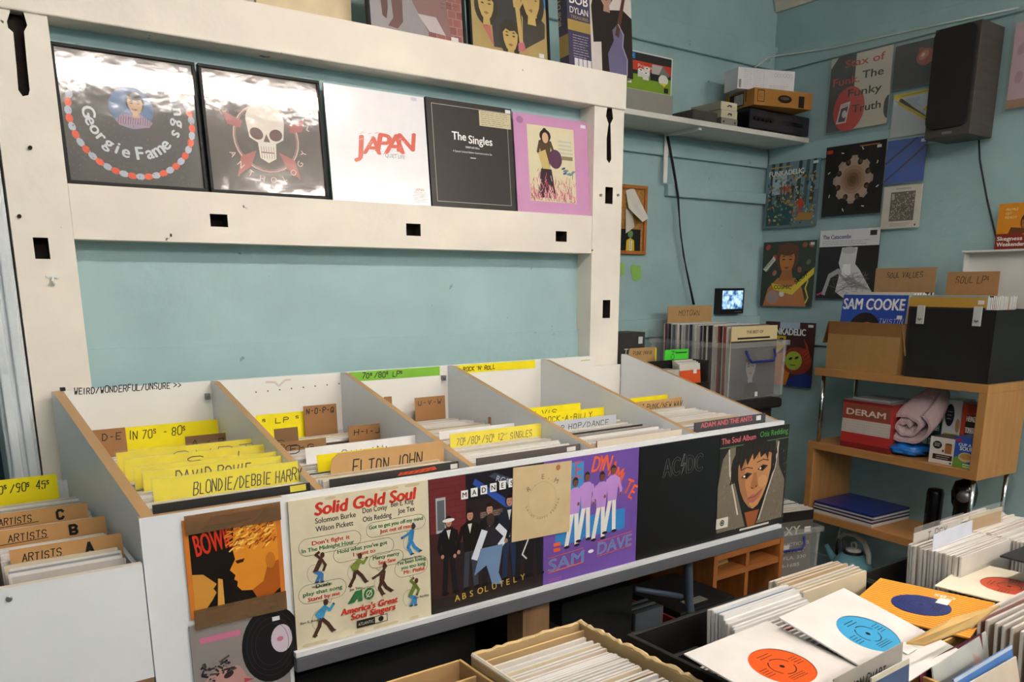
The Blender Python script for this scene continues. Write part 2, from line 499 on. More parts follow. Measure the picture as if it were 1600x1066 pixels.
        if hairstyle in ('long', 'fringe'): s.poly([(x-.36*sc, y+.1*sc), (x-.34*sc, y+.46*sc), (x+.34*sc, y+.46*sc), (x+.36*sc, y+.1*sc), (x+.2*sc, y+.24*sc), (x-.02*sc, y+.2*sc), (x-.2*sc, y+.26*sc)], hair)
        return s
    def person(s, x, y, h, top, legs, skin, hair='#1a1412', arms=((-.16, -.12), (.16, -.12)), legp=(-.07, .08), shoes='#15110f', lean=0):
        """standing figure, feet at y, height h (drawing units)"""
        X = lambda a, b: (x+(a+lean*b)*h, y+b*h)
        for k, lx in enumerate(legp):
            s.poly([X(-.075+.075*k, .5), X(.0+.075*k, .5), X(lx+.035, .03), X(lx-.035, .03)], legs)
            s.ell(*X(lx+.01, .02), .05*h, .022*h, shoes)
        s.poly([X(-.11, .8), X(-.05, .85), X(.05, .85), X(.11, .8), X(.085, .48), X(-.085, .48)], top)
        for k, (ax, ay) in enumerate(arms):
            e = -1 if k == 0 else 1
            sh = X(e*.1, .79); el = X(e*.13+ax*.3, .64+ay*.2); ha = X(e*.06+ax, .62+ay)
            s.line([sh, el, ha], .05*h*s.h, top); s.ell(ha[0], ha[1], .022*h, .026*h, skin)
        s.ell(*X(0, .93), .052*h, .07*h, hair); s.ell(*X(.004, .918), .042*h, .058*h, skin)
        for e in (-1, 1): s.ell(*X(.004+e*.017, .925), .008*h, .005*h, '#241814', n=6)
        s.poly([X(-.014, .893), X(.022, .893), X(.016, .886), X(-.008, .886)], '#6a3a30')
        s.poly([X(-.034, .955), X(.04, .955), X(.03, .975), X(-.024, .975)], hair)
        return s

def hash_(t):
    h = 0
    for ch in t: h = (h*31+ord(ch)) % 1000003
    return h

def sleeve_mb(w=0.315, h=0.315, t=0.004, base='#d8d2c8', edge=None):
    mb = MB(); mb.box(-w/2, 0, 0, w/2, t, h, c=edge or base, front=base)
    return mb, Art(mb, (-w/2, 0, 0), (1, 0, 0), (0, 0, 1), w, h)
# ================================================================== the room
XW, YW, ZC = 3.192, 0.305, 3.0
mb = MB(); mb.box(-2.3, -5.1, -0.1, XW+0.1, YW+0.1, 0); struct('floor', mb, M['floor'])
mb = MB(); mb.box(-2.3, -5.1, ZC, XW+0.1, YW+0.1, ZC+0.1); struct('ceiling', mb, M['ceiling'])
mb = MB(); mb.box(-2.3, YW, 0, XW+0.1, YW+0.1, ZC); struct('wall_back', mb, M['wall'])
mb = MB(); mb.box(XW, -5.1, 0, XW+0.1, YW, ZC); struct('wall_right', mb, M['wall'])
mb = MB(); mb.box(-2.3, -5.1, 0, -2.2, YW, ZC); struct('wall_left', mb, M['wall'])
mb = MB(); mb.box(-2.2, -5.1, 0, XW, -5.0, ZC); struct('wall_front', mb, M['wall'])
# the boarded partition that carries the old timber frame
PY0 = -0.252
mb = MB(); mb.box(-0.33, PY0, 0, 1.583, -0.17, 2.19); struct('wall_center', mb, M['wall'], 'pale teal boarded partition behind the white timber frame')
mb = MB(); mb.box(-0.19, PY0-0.011, 1.1, 1.449, PY0, 1.342); struct('trim_1', mb, M['wall'])
def board(i, *b):
    mb = MB(); mb.box(*b); o = struct('trim_%d' % i, mb, M['wall']); bv = o.modifiers.new('bevel', 'BEVEL'); bv.width = 0.004; bv.segments = 2
board(2, -2.2, YW-0.022, 2.56, XW, YW, 2.67)
board(3, 2.44, YW-0.028, 1.912, 3.165, YW, 1.966)
board(4, 1.6, YW-0.02, 1.25, XW, YW, 1.338)
board(5, 1.6, YW-0.02, 2.09, XW-0.02, YW, 2.165)
board(6, XW-0.022, -5.0, 2.55, XW, YW-0.022, 2.64)
board(7, XW-0.018, -0.75, 2.1, XW, YW-0.02, 2.19)
board(8, XW-0.02, -5.0, 1.2, XW, YW-0.02, 1.298)
board(9, XW-0.016, -5.0, 0.0, XW, YW-0.02, 0.12)
mb = MB(); mb.prism([(XW, -5, 2.83), (XW-0.02, -5, 2.83), (XW-0.035, -5, 2.87), (XW-0.10, -5, 2.96), (XW-0.115, -5, ZC), (XW, -5, ZC)], (0, 5.30, 0))
struct('trim_10', mb, M['cornice'], 'cream cornice along the top of the right wall')
# door casing at the far left, with the dark doorway beside it
mb = MB()
mb.box(-0.392, -0.335, 0, -0.325, -0.10, 2.4)
mb.box(-0.384, -0.352, 0, -0.362, -0.335, 2.4)
mb.box(-0.352, -0.345, 0, -0.330, -0.335, 2.4)
o = struct('trim_11', mb, M['gloss'], 'bluish white moulded door casing left of the timber frame')
bv = o.modifiers.new('bevel', 'BEVEL'); bv.width = 0.006; bv.segments = 3
M['doorgreen'] = mat('dark green door paint', '#1f3a40', 0.5)
mb = MB(); mb.box(-1.2, -0.13, 0, -0.392, -0.09, 2.05); mb.box(-1.12, -0.138, 0.2, -0.47, -0.13, 0.95); mb.box(-1.12, -0.138, 1.1, -0.47, -0.13, 1.95)
struct('door_1', mb, M['doorgreen'])
mb = MB(); mb.box(-1.2, -0.30, 1.62, -0.392, -0.13, 2.4); struct('trim_12', mb, M['wall'])

# fluorescent battens: one mirrored in the framed sleeves, two unseen ones added as fill
TM = [emit('fluorescent tube', '#fff4ec', p) for _, _, p in TUBES]
for i, ((x, y, z), L, p) in enumerate(TUBES):
    t = thing('ceiling_light', ['white fluorescent batten light above the record racks', 'added unseen fill batten light at the right of the shop front', 'added unseen fill batten light at the left of the shop front'][i], 'ceiling light', (x, y, z), 0)
    mb = MB(); mb.box(-L/2, -0.055, 0.035, L/2, 0.055, 0.075); mb.box(-0.1, -0.03, 0.075, 0.1, 0.03, ZC-z)
    mb.build('batten_body', M['white'], t)
    for e in (-1, 1):
        mb = MB(); mb.box(e*L/2-0.02, -0.045, -0.02, e*L/2+0.02, 0.045, 0.075); mb.build('end_cap', M['white'], t)
    for e in (-1, 1):
        mb = MB(); mb.tube([(-L/2+0.02, e*0.03, 0.005), (L/2-0.02, e*0.03, 0.005)], 0.019, 12); mb.build('tube', TM[i], t, smooth=True)

# ------------------------------------------------------------------ timber frame
def cut(mb, name, mats, parent, cutters):
    o = mb.build(name, mats, parent, recalc=True)
    if not cutters: return o
    cm = MB()
    for c in cutters: c(cm)
    co = cm.build('cutter', M['dark_wood_hole_shade'], recalc=True)  # hole insides are coloured dark to stand for the shade in them
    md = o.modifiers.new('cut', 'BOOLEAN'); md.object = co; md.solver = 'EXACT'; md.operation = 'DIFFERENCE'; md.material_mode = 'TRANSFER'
    C.view_layer.update()
    me = bpy.data.meshes.new_from_object(o.evaluated_get(C.evaluated_depsgraph_get()))
    o.modifiers.clear(); o.data = me; me.name = name
    bpy.data.objects.remove(co)
    return o
YT = -0.329
tf = thing('timber_frame', 'old cream painted timber frame of two posts, beam and rail fixed to teal partition', 'timber frame')
def hole(px0, py0, px1, py1, d=0.05):
    a = at(px0, py0, 'y', YT); b = at(px1, py1, 'y', YT)
    return lambda m: m.box(min(a.x, b.x), YT-0.02, min(a.z, b.z), max(a.x, b.x), YT+d, max(a.z, b.z))
def slot(pts, d=0.03):
    q = [at(px, py, 'y', YT-0.02) for px, py in pts]
    def f(m):
        qq = [Vector((p.x, YT-0.02, p.z)) for p in q]
        m.prism(qq[::-1], (0, d+0.02, 0))
    return f
mb = MB(); mb.prism([(-0.325, YT, 0.0), (-0.187, YT, 0.0), (-0.1925, YT, 2.096), (-0.317, YT, 2.096)], (0, PY0-YT, 0))
cut(mb, 'post', [M['timber'], M['dark_wood_hole_shade']], tf, [hole(51, 371, 79, 405), slot([(17, 14), (12, 30), (14, 40), (22, 47), (27, 100), (30, 138), (37, 148), (46, 146), (48, 138), (44, 100), (39, 46), (44, 36), (40, 22), (34, 4), (14, 4)])])
mb = MB(); mb.box(1.4475, YT, 0.0, 1.584, PY0, 2.096)
cut(mb, 'post', [M['timber'], M['dark_wood_hole_shade']], tf, [hole(942, 469, 953, 497), hole(946, 292, 957, 319), slot([(955, 166), (953, 180), (957, 192), (954, 215), (954, 248), (958, 254), (961, 248), (960, 192), (964, 184), (962, 164)])])
mb = MB(); mb.box(-1.0, YT-0.008, 2.096, 1.5862, -0.17, 2.2085)
mb.build('top_beam', M['timber'], tf, bevel=0.004)
mb = MB(); mb.box(-0.1905, YT+0.002, 1.6095, 1.4475, PY0, 1.7365)
cut(mb, 'rail', [M['timber'], M['dark_wood_hole_shade']], tf, [hole(328, 334, 357, 355), hole(635, 349, 658, 369), hole(869, 361, 886, 378)])
# hook plate and screws on the left post, bolts on the right post
p = at(83, 437, 'y', YT); mb = MB(); mb.box(p.x-0.014, YT-0.004, p.z+0.004, p.x+0.014, YT, p.z+0.010); mb.tube([(p.x, YT-0.004, p.z+0.004), (p.x-0.004, YT-0.012, p.z-0.004), (p.x+0.002, YT-0.006, p.z-0.012)], 0.003, 6)
mb.build('hook', M['white'], tf)
for px, py in ((47, 231), (965, 305), (938, 305), (30, 338), (1, 0)):
    if px > 1:
        p = at(px, py, 'y', YT); mb = MB(); mb.tube([(p.x, YT+0.001, p.z), (p.x, YT-0.006, p.z)], 0.0045, 8); mb.build('bolt', M['steel'] if px > 100 else M['dark_wood_hole_shade'], tf)

# ------------------------------------------------------------------ record browser (five sloping bays)
YB, YF, ZB, ZF = -0.351, -1.068, 1.2506, 1.094
LAM, CHIPE = '#e3e5ea', '#b08a5c'
br = thing('record_browser', 'white five bay record browser with sloping chipboard edged dividers', 'record rack')
mb = MB(); mb.box(-0.2715, YB, 0.95, 1.452, YB+0.014, ZB, c='#e9e6e0', top=LAM); mb.box(1.452, YB, 0.95, 1.58, YB+0.014, 1.213, c='#e9e6e0', top=LAM)
a = Art(mb, (-0.2715, YB, 0.95), (1, 0, 0), (0, 0, 1), 1.0, 0.3)
ah = lambda t, px, py, px2, sz, **k: a.hand(t, at(px, py, 'y', YB).x+0.2715, (at(px, py, 'y', YB).z-0.95)/0.3, sz, adv=k.pop('adv', 1), **k)
ah('WEIRD/WONDERFUL/UNSURE >>', 116, 617, 280, 0.0155, wd=0.0022, adv=0.72)
p0 = at(985, 607, 'y', YB)
k = [at(400+i*18.5, 613-i*1.9, 'y', YB) for i in range(8)]
for p in k: a.ell(p.x+0.2715, (p.z-0.95)/0.3, 0.0022, 0.0022/0.3, '#3a3734', n=8)
p = at(936, 602, 'y', YB); a.hand('METAL LPs', 1.648, (p.z-0.95)/0.3, 0.013, wd=0.0022, adv=0.8, c='#3a2018')
p = at(940, 606, 'y', YB); a.line([(1.66+0.01*i, (p.z-0.956+0.004*(i % 2))/0.3) for i in range(9)], 0.003, '#b4562c')
p = at(968, 568, 'y', YB); a.line([(1.66, 0.955), (1.70, 0.957)], 0.004, '#c9c27a')
p = at(435, 597, 'y', YB); a.line([(p.x+0.2715+dx, (p.z-0.95+dz)/0.3) for dx, dz in ((-.035, .002), (-.01, 0), (.0, -.012), (.02, .004), (.035, .004))], 0.006, '#d3c7c0')
mb.build('back_panel', M['laminate'], br)
def divider(xb, xf, t=0.016, name='divider', zb=ZB, front=YF+0.014):
    mb = MB()
    q = [(xb, YB, 0.77), (xb, YB, zb), (xb+(xf-xb)*0.03, YB-0.03, zb), (xf, front, ZF), (xf, front, 0.77)]
    n = len(q); d = Vector((t, 0, 0)); A = [Vector(p)-d/2 for p in q]; B = [Vector(p)+d/2 for p in q]
    mb.face(A, LAM); mb.face(B[::-1], LAM)
    for i in range(n):
        j = (i+1) % n
        mb.face([A[i], B[i], B[j], A[j]], CHIPE if i in (1, 2, 3) else LAM)
    return mb.build(name, M['laminate'], br)
DX = [(-0.2715, -0.2333), (0.1013, 0.1013), (0.4736, 0.4736), (0.8396, 0.8396), (1.2145, 1.2145), (1.5855, 1.5855)]
divider(DX[0][0], DX[0][1]+0.004, 0.022, 'side_panel')
for b, f in DX[1:5]: divider(b, f)
divider(DX[5][0]+0.004, DX[5][1], 0.014, 'side_panel')
# front panel: long board plus the taller white end board under the first bay
mb = MB(); mb.box(0.018, YF, 0.755, 1.6, YF+0.014, ZF, c='#e4e4e4', top=LAM); mb.build('front_panel', M['laminate'], br)
mb = MB(); mb.box(-0.246, YF, 0.30, 0.018, YF+0.014, ZF, c='#e2e4e8', top=CHIPE); mb.build('front_panel', M['laminate'], br)
mb = MB(); mb.box(-0.246, YF+0.014, 0.3, -0.232, YB, 0.80, c='#dfe0e2'); mb.build('side_panel', M['laminate'], br)
mb = MB(); mb.box(-0.232, YF+0.014, 0.7552, 1.585, YB, 0.765, c=LAM); mb.build('base_board', M['laminate'], br)
mb = MB(); mb.box(0.018, YF-0.018, 0.756, 1.6, YF, 0.767, c='#d9dadc'); mb.build('front_ledge', M['laminate'], br)
# strips stuck on the back panel
def strip(px0, py0, px1, py1, h, col, txt, sz, tx, name='title_strip', dy=0):
    p0, p1 = at(px0, py0, 'y', YB-0.001), at(px1, py1, 'y', YB-0.001)
    mb = MB(); z = max(p0.z, p1.z)
    z = min(z, ZB-0.001)
    mb.box(p0.x, YB-0.0012, z-h, p1.x, YB, z, c=col)
    a = Art(mb, (p0.x, YB-0.0012, z-h), (1, 0, 0), (0, 0, 1), p1.x-p0.x, h)
    a.hand(txt, tx, 0.25, sz, wd=0.0026, adv=0.95)
    o = mb.build(name, M['worn'], br); o['label'] = 'green title strip' if col != '#f0dc12' else 'yellow title strip'
strip(546, 582, 687, 574, 0.028, '#7db93a', "70s/80s LPs", 0.015, 0.13)
strip(716, 571, 836, 562, 0.027, '#f0dc12', "ROCK 'N' ROLL", 0.0125, 0.06)
for px, py in ((325, 620), (694, 591)):
    p = at(px, py, 'y', YB-0.01); mb = MB(); mb.box(p.x-0.006, YB-0.012, p.z-0.008, p.x+0.006, YB, p.z+0.008); mb.tube([(p.x, YB-0.012, p.z), (p.x, YB-0.016, p.z)], 0.003, 6); mb.build('shelf_bracket', M['steel'], br)
mb = MB(); p = at(97, 603, 'y', YB); mb.box(p.x-0.005, YB-0.004, ZB, p.x+0.006, YB+0.01, ZB+0.008); mb.build('corner_stud', M['black'], br)

# the folding table that carries it
tb = thing('trestle_table', 'grey edged table under the record browser on wood and steel legs', 'table')
mb = MB(); mb.box(0.018, -1.085, 0.722, 1.62, -0.36, 0.7545); mb.build('tabletop', M['greyedge'], tb, bevel=0.003)
mb = MB(); p = at(810, 940, 'y', -1.0); q = at(851, 935, 'y', -1.0); mb.box(p.x, -1.02, 0.0, q.x, -0.95, 0.722); mb.build('leg', M['pine'], tb)
mb = MB(); mb.box(1.30, -0.44, 0.0, 1.38, -0.38, 0.722); mb.build('leg', M['pine'], tb)
mb = MB(); mb.box(0.03, -0.44, 0.0, 0.11, -0.38, 0.722); mb.build('leg', M['pine'], tb)
mb = MB(); l0, l1, l2 = at(1075, 858, 'y', -0.95), at(1076, 955, 'y', -0.95), at(1100, 1005, 'y', -0.95)
dd = (l2-l1).normalized()
mb.tube([(l0.x, l0.y, 0.722), l0, l1-Vector((0, 0, -0.03)), l1+dd*0.02, l2, l2+dd*((0.012-l2.z)/dd.z)], 0.014, 10); mb.build('leg', M['bluesteel'], tb, smooth=True)
mb = MB(); mb.tube([(l0.x-0.22, -0.95, 0.62), (l0.x-0.02, -0.95, 0.55)], 0.009, 8); mb.build('brace', M['bluesteel'], tb, smooth=True)
# ================================================================== covers: generic pictures, the writing as it stands
K = '#1b1816'
def cov_scroll(a):            # grey speckled, ring of orange and lilac tufts
    a.rect(0, 0, 1, 1, '#4b4742')
    rr = random.Random(3)
    k0 = a.k
    for i in range(420):
        x, y = rr.random(), rr.random()*0.62
        a.line([(x, y), (x+rr.uniform(-.006, .006), y+0.006)], 0.0016, rr.choice(['#6d6a64', '#5e5a55', '#38342f'])); a.k = k0
    a.k += 1
    a.ell(.5, .58, .42, .45, '#4a4540')
    for i in range(31):
        an = -205+i*7.75
        x, y = .5+.455*math.cos(R(an)), .52+.455*math.sin(R(an))
        a.ell(x, y, .036, .026, '#e8562a' if i % 2 == 0 else '#b9bccb', n=9, rot=R(an+90))
    a.ell(.5, .60, .165, .165, '#4a6e9c')
    a.poly([(.37, .50), (.42, .55), (.56, .56), (.65, .50), (.62, .46), (.5, .44), (.40, .46)], '#a48aa2')
    a.face(.53, .63, .17, '#caa27e', '#241c18')
    for i in range(14): a.line([(.39+i*.018, .475), (.40+i*.018, .53)], .0012, '#5d3b57'); a.k -= 1
    a.k += 1
    LT = '#cfd2d6'
    a.arc('Georgie', .5, .57, .36, 186, 256, .095, LT, bold=.03, inside=True); a.arc('Fame', .5, .57, .36, 274, 315, .10, LT, bold=.03, inside=True)
    a.arc('SO', .46, .60, .30, 158, 128, .13, LT, bold=.03)
    a.arc('Things', .52, .58, .30, 52, -26, .095, LT, bold=.028)
    a.rect(.90, .945, .965, .975, '#cfcbd8')
def cov_skull(a):             # dark, skull in a ring, lettering round it
    a.rect(0, 0, 1, 1, '#4d4238')
    rr = random.Random(5)
    for i in range(26):
        x, y = rr.uniform(.17, .83), rr.uniform(.17, .83); a.ell(x, y, rr.uniform(.05, .16), rr.uniform(.02, .06), rr.choice(['#544a40', '#473c33', '#50453a']), n=10, rot=rr.uniform(0, 3))
    a.ring(.5, .47, .285, .285, .004, '#c9a69a'); a.ring(.5, .47, .27, .27, .002, '#a8786e')
    red = '#a5544c'
    for e in (-1, 1):
        a.poly([(.5+e*.20, .60), (.5+e*.36, .67), (.5+e*.33, .56), (.5+e*.22, .54)], red)
        a.poly([(.5+e*.10, .36), (.5+e*.24, .30), (.5+e*.28, .13), (.5+e*.16, .22)], red)
    W = '#dcd2c4'
    a.ell(.5, .62, .17, .15, W)
    a.poly([(.33, .62), (.67, .62), (.65, .47), (.58, .43), (.57, .30), (.5, .26), (.43, .30), (.42, .43), (.35, .47)], W)
    for e in (-1, 1): a.ell(.5+e*.085, .505, .06, .05, '#5a2c28', rot=e*.4)
    a.poly([(.47, .44), (.53, .44), (.5, .51)], '#5a3a32')
    a.rect(.44, .345, .56, .355, '#7a4640')
    for i in range(6): a.line([(.445+i*.022, .30), (.445+i*.022, .40)], .0014, '#8a7264'); a.k -= 1
    a.k += 1
    a.arc('ANTHOLOGY', .5, .46, .36, 205, 345, .052, '#d7b9a6', inside=True)
    a.text('T', .12, .62, .05, '#d7b9a6', rot=.5); a.text('I', .84, .66, .05, '#d7b9a6', rot=-.6); a.text('L', .87, .58, .05, '#d7b9a6', rot=-.4)
    for i, t in enumerate('8 5 1 9'): a.text(t, .36+i*.045, .065+abs(i-3)*.004, .028, '#9a8270')
    a.rect(.92, .02, .985, .05, '#d8d2da')
def cov_japan(a):
    a.rect(0, 0, 1, 1, '#f1eef2')
    red = '#d3553f'
    for i, (ch, x, y, rot, sz) in enumerate((('J', .25, .41, .12, .17), ('A', .33, .43, .04, .15), ('P', .46, .46, -.04, .17), ('A', .55, .455, .05, .17), ('N', .68, .48, .10, .16))):
        a.text(ch, x, y, sz, red, rot=rot, shear=.25, bold=.04, sx=1.25)
    rr = random.Random(4); k0 = a.k
    for i in range(34):
        x, y = rr.uniform(.28, .82), rr.uniform(.43, .62); a.line([(x, y), (x+.03, y+.012)], .0012, rr.choice(['#b84a38', '#eac6bd', '#e58a76'])); a.k = k0
    a.k += 1
    a.text('QUIET LIFE', .55, .415, .036, '#8b8a92', fit=.2)
    a.text('JAPAN', .84, .13, .025, red, shear=.2, fit=.09)
    a.lines(.82, .03, .96, .115, 7, '#d08a80', .0012, 3)
    a.rect(.86, .955, .92, .985, '#d8d4e0')
def cov_singles(a):
    a.rect(0, 0, 1, 1, '#332d2a')
    a.line([(.06, .05), (.94, .05), (.94, .95), (.06, .95)], .0013, '#bfb8ac', closed=True)
    a.rect(.60, .80, .985, .945, '#c9bd9e'); a.lines(.62, .815, .96, .93, 7, '#6a6250', .0011, 8)
    a.text('The', .27, .64, .075, '#f2f0ee', bold=.02, fit=.16); a.text('Singles', .46, .62, .075, '#f2f0ee', bold=.02, fit=.28)
    a.lines(.42, .575, .62, .585, 2, '#d8d5d0', .0016, 2)
    a.text('A Special Limited Edition Commemorative Set', .27, .525, .018, '#e4e1dc', fit=.46)
    a.lines(.47, .478, .54, .482, 1, '#cfcac4', .0026)
    a.rect(.92, .95, .985, .985, '#e3e1e6')
def cov_lilac(a):
    a.rect(0, 0, 1, 1, '#c68fb8')
    a.rect(.17, .12, .80, .90, '#d9cfae')
    a.lines(.58, .64, .77, .76, 4, '#b7bfb6', .005)
    a.rect(.62, .57, .77, .61, '#8a7a58')
    rr = random.Random(9)
    a.person(.40, .20, .68, '#57422a', '#3a2b2a', '#d2a98a', hair='#2b1d15', arms=((-.05, -.02), (.12, -.05)))
    a.ell(.405, .80, .075, .065, '#2b1d15'); a.ell(.405, .78, .042, .055, '#d2a98a')
    a.ell(.53, .57, .09, .10, '#5b3652'); a.poly([(.30, .62), (.40, .66), (.46, .46), (.36, .44)], '#c8b070')
    a.poly([(.33, .46), (.47, .46), (.52, .16), (.27, .16)], '#3a2830')
    k0 = a.k
    for i in range(300):
        x = rr.uniform(.18, .79); y = .12+abs(rr.gauss(0, .11)); l = rr.uniform(.02, .07)
        if y+l > .5: continue
        a.line([(x, y), (x+rr.uniform(-.025, .025), y+l)], .0018, rr.choice(['#d0607a', '#e58f9c', '#f0d8cc', '#c04a62', '#e8b8b4', '#7a3a4a'])); a.k = k0
    a.k += 1
    for i in range(7): a.ell(rr.uniform(.62, .77), rr.uniform(.42, .52), .03, .012, rr.choice(['#6f8a9a', '#4c5f72', '#a9bcc0']), n=8, rot=.3)
    a.ell(.08, .93, .045, .035, '#a8749c'); a.rect(.90, .93, .97, .965, '#e3dfe8')
def cov_profile(a):           # orange and black: profile head
    a.rect(0, 0, 1, 1, '#17110d')
    a.text('BOWIE', .07, .66, .25, '#c9341c', rot=.12, fit=.42, bold=.012)
    sk, sh = '#d98a2a', '#a8561a'
    a.poly([(.50, .95), (.72, 1), (1, 1), (1, .1), (.86, 0), (.72, .02), (.66, .14), (.54, .16), (.49, .22), (.50, .28), (.46, .31), (.48, .36), (.42, .43), (.49, .55), (.47, .66)], sk)
    a.poly([(.66, .14), (.80, .22), (.86, .40), (1, .45), (1, .1), (.86, 0), (.72, .02)], sh)
    a.ell(.9, .46, .06, .10, '#c27424'); a.poly([(.49, .53), (.60, .54), (.58, .50), (.51, .49)], '#3a1a0a')
    rr = random.Random(2); k0 = a.k
    for i in range(150):
        x, y = rr.uniform(.46, 1), rr.uniform(.66, .98)
        if y < .62+.3*abs(x-.7): continue
        a.line([(x, y), (x-rr.uniform(.02, .08), y-rr.uniform(-.01, .06))], .0028, rr.choice(['#e9a53a', '#c46a1c', '#f3c866', '#8a3f12', '#d98528'])); a.k = k0
    a.k += 1
    a.poly([(0, .46), (.12, .44), (.20, .36), (.26, .30), (.22, .25), (.25, .2), (.2, .12), (.1, 0), (0, 0)], '#c98c3a')
    a.poly([(.28, .36), (.33, .34), (.33, .02), (.25, .02)], '#d89a48')
def cov_record(a):            # reclining head and a black disc
    a.rect(0, 0, 1, 1, '#8b8481')
    a.rect(.04, .86, .50, .93, '#c4708e')
    a.ell(.86, .66, .36, .46, '#1a181a', n=30); a.ell(.98, .70, .13, .17, '#cbbccb'); a.ell(.96, .70, .04, .03, '#c8798e')
    for q in (.30, .25, .20): a.ring(.86, .66, q, q*1.27, .0008, '#39363a')
    sk = '#b98b86'
    a.poly([(.06, .42), (.20, .52), (.36, .54), (.46, .50), (.50, .44), (.53, .36), (.60, .30), (.52, .26), (.50, .2), (.44, .14), (.40, 0), (.14, 0), (.10, .2)], sk)
    a.poly([(.50, .34), (.62, .30), (.50, .28)], '#a8454f'); a.ell(.33, .43, .06, .035, '#2d2326', rot=.4); a.line([(.26, .5), (.40, .50)], .004, '#2a2022')
    rr = random.Random(8); k0 = a.k
    for i in range(110):
        x, y = rr.uniform(0, .34), rr.uniform(.0, .62)
        if x > .12 and y < .44: continue
        a.line([(x, y), (x+rr.uniform(-.02, .09), y+rr.uniform(-.05, .06))], .004, rr.choice(['#2c2527', '#4a3f3f', '#8a7f7c', '#1d191b'])); a.k = k0
    a.k += 1
    a.rect(.88, .93, .97, .98, '#dcd9de')
def cov_solid(a):             # cream, speech balloons and dancing figures
    a.rect(0, 0, 1, 1, '#d9ceb2')
    rr = random.Random(1)
    for i in range(14): a.ell(rr.uniform(.05, .95), rr.choice([.015, .985]), .04, .012, '#c5b592', n=8); a.k -= 1
    a.k += 1
    RED, GR = '#c8301e', '#2c6e3c'
    a.text('Solid Gold Soul', .17, .885, .082, RED, bold=.05, shear=.16, fit=.72)
    for t, x, y, f in (('Solomon Burke', .17, .83, .28), ('Wilson Pickett', .17, .775, .26), ('Don Covay', .50, .845, .18), ('Otis Redding', .50, .785, .21), ('Ben E. King', .71, .855, .17), ('Joe Tex', .76, .80, .13)):
        a.text(t, x, y, .036, K, fit=f, bold=.015)
    def bal(x0, y0, x1, y1, tail):
        r = (y1-y0)/2; pts = [(x0+r+r*math.cos(R(q)), (y0+y1)/2+r*math.sin(R(q))) for q in range(90, 271, 20)] + [(x1-r+r*math.cos(R(q)), (y0+y1)/2+r*math.sin(R(q))) for q in range(-90, 91, 20)]
        a.line(pts, .0008, '#4a4234', closed=True); a.line([(tail[0]-.02, y0), tail, (tail[0]+.015, y0)], .0008, '#4a4234')
    bal(.05, .625, .48, .74, (.20, .60)); bal(.52, .665, .97, .77, (.84, .63)); bal(.28, .535, .72, .645, (.50, .50)); bal(.53, .445, .79, .545, (.60, .42)); bal(.72, .335, .98, .465, (.85, .31)); bal(.03, .30, .36, .43, (.24, .27))
    for t, x, y, f, c in (("Don't fight it", .14, .69, .26, RED), ('In The Midnight Hour', .07, .65, .36, GR), ('Got to get you off my mind', .54, .725, .41, GR), ('Just out of reach', .62, .685, .26, RED),
                          ("Hold what you've got", .31, .60, .36, GR), ('I want to', .42, .56, .16, RED), ('Mercy mercy', .56, .505, .2, GR), ('See-Saw', .60, .465, .13, RED),
                          ("I've been loving", .745, .43, .22, GR), ('you too long', .77, .392, .19, GR), ('Mr. Pitiful', .79, .355, .16, RED), ("Don't", .15, .395, .1, GR), ('play that song', .06, .355, .27, GR), ('Stand by me', .09, .315, .22, RED)):
        a.text(t, x, y, .027, c, fit=f, bold=.03)
    BR = '#4a2a1c'
    def dancer(x, y, h, top, leg, pose):
        h *= 1.06; y -= .008
        P = lambda p: (x+p[0]*h, y+p[1]*h)
        hip, neck = pose['hip'], pose['neck']
        for l in pose['legs']: a.line([P(hip)]+[P(q) for q in l], .009*h*4, leg)
        a.poly([P((neck[0]-.10, neck[1]-.02)), P((neck[0]+.09, neck[1]-.02)), P((hip[0]+.09, hip[1])), P((hip[0]-.09, hip[1]))], top)
        for l in pose['arms']: a.line([P(neck)]+[P(q) for q in l], .007*h*4, top); a.ell(*P(l[-1]), .03*h, .03*h, BR, n=8)
        for l in pose['legs']: a.ell(P(l[-1])[0]+.03*h, P(l[-1])[1], .07*h, .03*h, BR, n=8)
        a.ell(*P((neck[0]+.05, neck[1]+.12)), .075*h, .10*h, BR, n=12)
        a.ring(*P((hip[0]-.05, hip[1]-.05)), .22*h, .3*h, .0006, '#5a5040', a0=40, a1=250)
    crouch = dict(hip=(0, .38), neck=(.22, .78), legs=(((.18, .30), (.02, .02)), ((.22, .24), (.20, .0))), arms=(((.05, .95), (.16, 1.02)), ((.36, .55), (.28, .38))))
    stride = dict(hip=(0, .52), neck=(.12, .84), legs=(((-.06, .28), (-.22, .02)), ((.2, .3), (.34, .06))), arms=(((.28, .70), (.40, .86)), ((-.12, .66), (-.02, .5))))
    kneel = dict(hip=(0, .52), neck=(.06, .86), legs=(((-.10, .30), (.02, .05)), ((.14, .26), (.32, .10))), arms=(((-.12, .74), (-.32, .66)), ((.16, .98), (.10, 1.08))))
    dancer(.15, .44, .19, BR, '#3a76ae', crouch); dancer(.43, .36, .20, '#7a8a34', BR, stride); dancer(.85, .49, .20, '#2f7fb8', '#2f7fb8', kneel)
    dancer(.62, .245, .20, BR, BR, kneel); dancer(.17, .07, .22, '#3f97c4', BR, stride); dancer(.83, .115, .19, '#6a7a2c', '#3a86b8', crouch)
    for t, x, y, f in (('Wilson Pickett', .12, .42, .14), ('Joe Tex', .38, .345, .08), ('Don Covay', .46, .335, .10), ('Solomon Burke', .78, .475, .15), ('Otis Redding', .86, .175, .12), ('Ben E. King', .03, .19, .12)):
        a.text(t, x, y-.02, .016, K, fit=f, bold=.015)
    a.poly([(.36, .235), (.42, .315), (.47, .315), (.47, .235), (.44, .235), (.44, .27), (.41, .235)], GR)
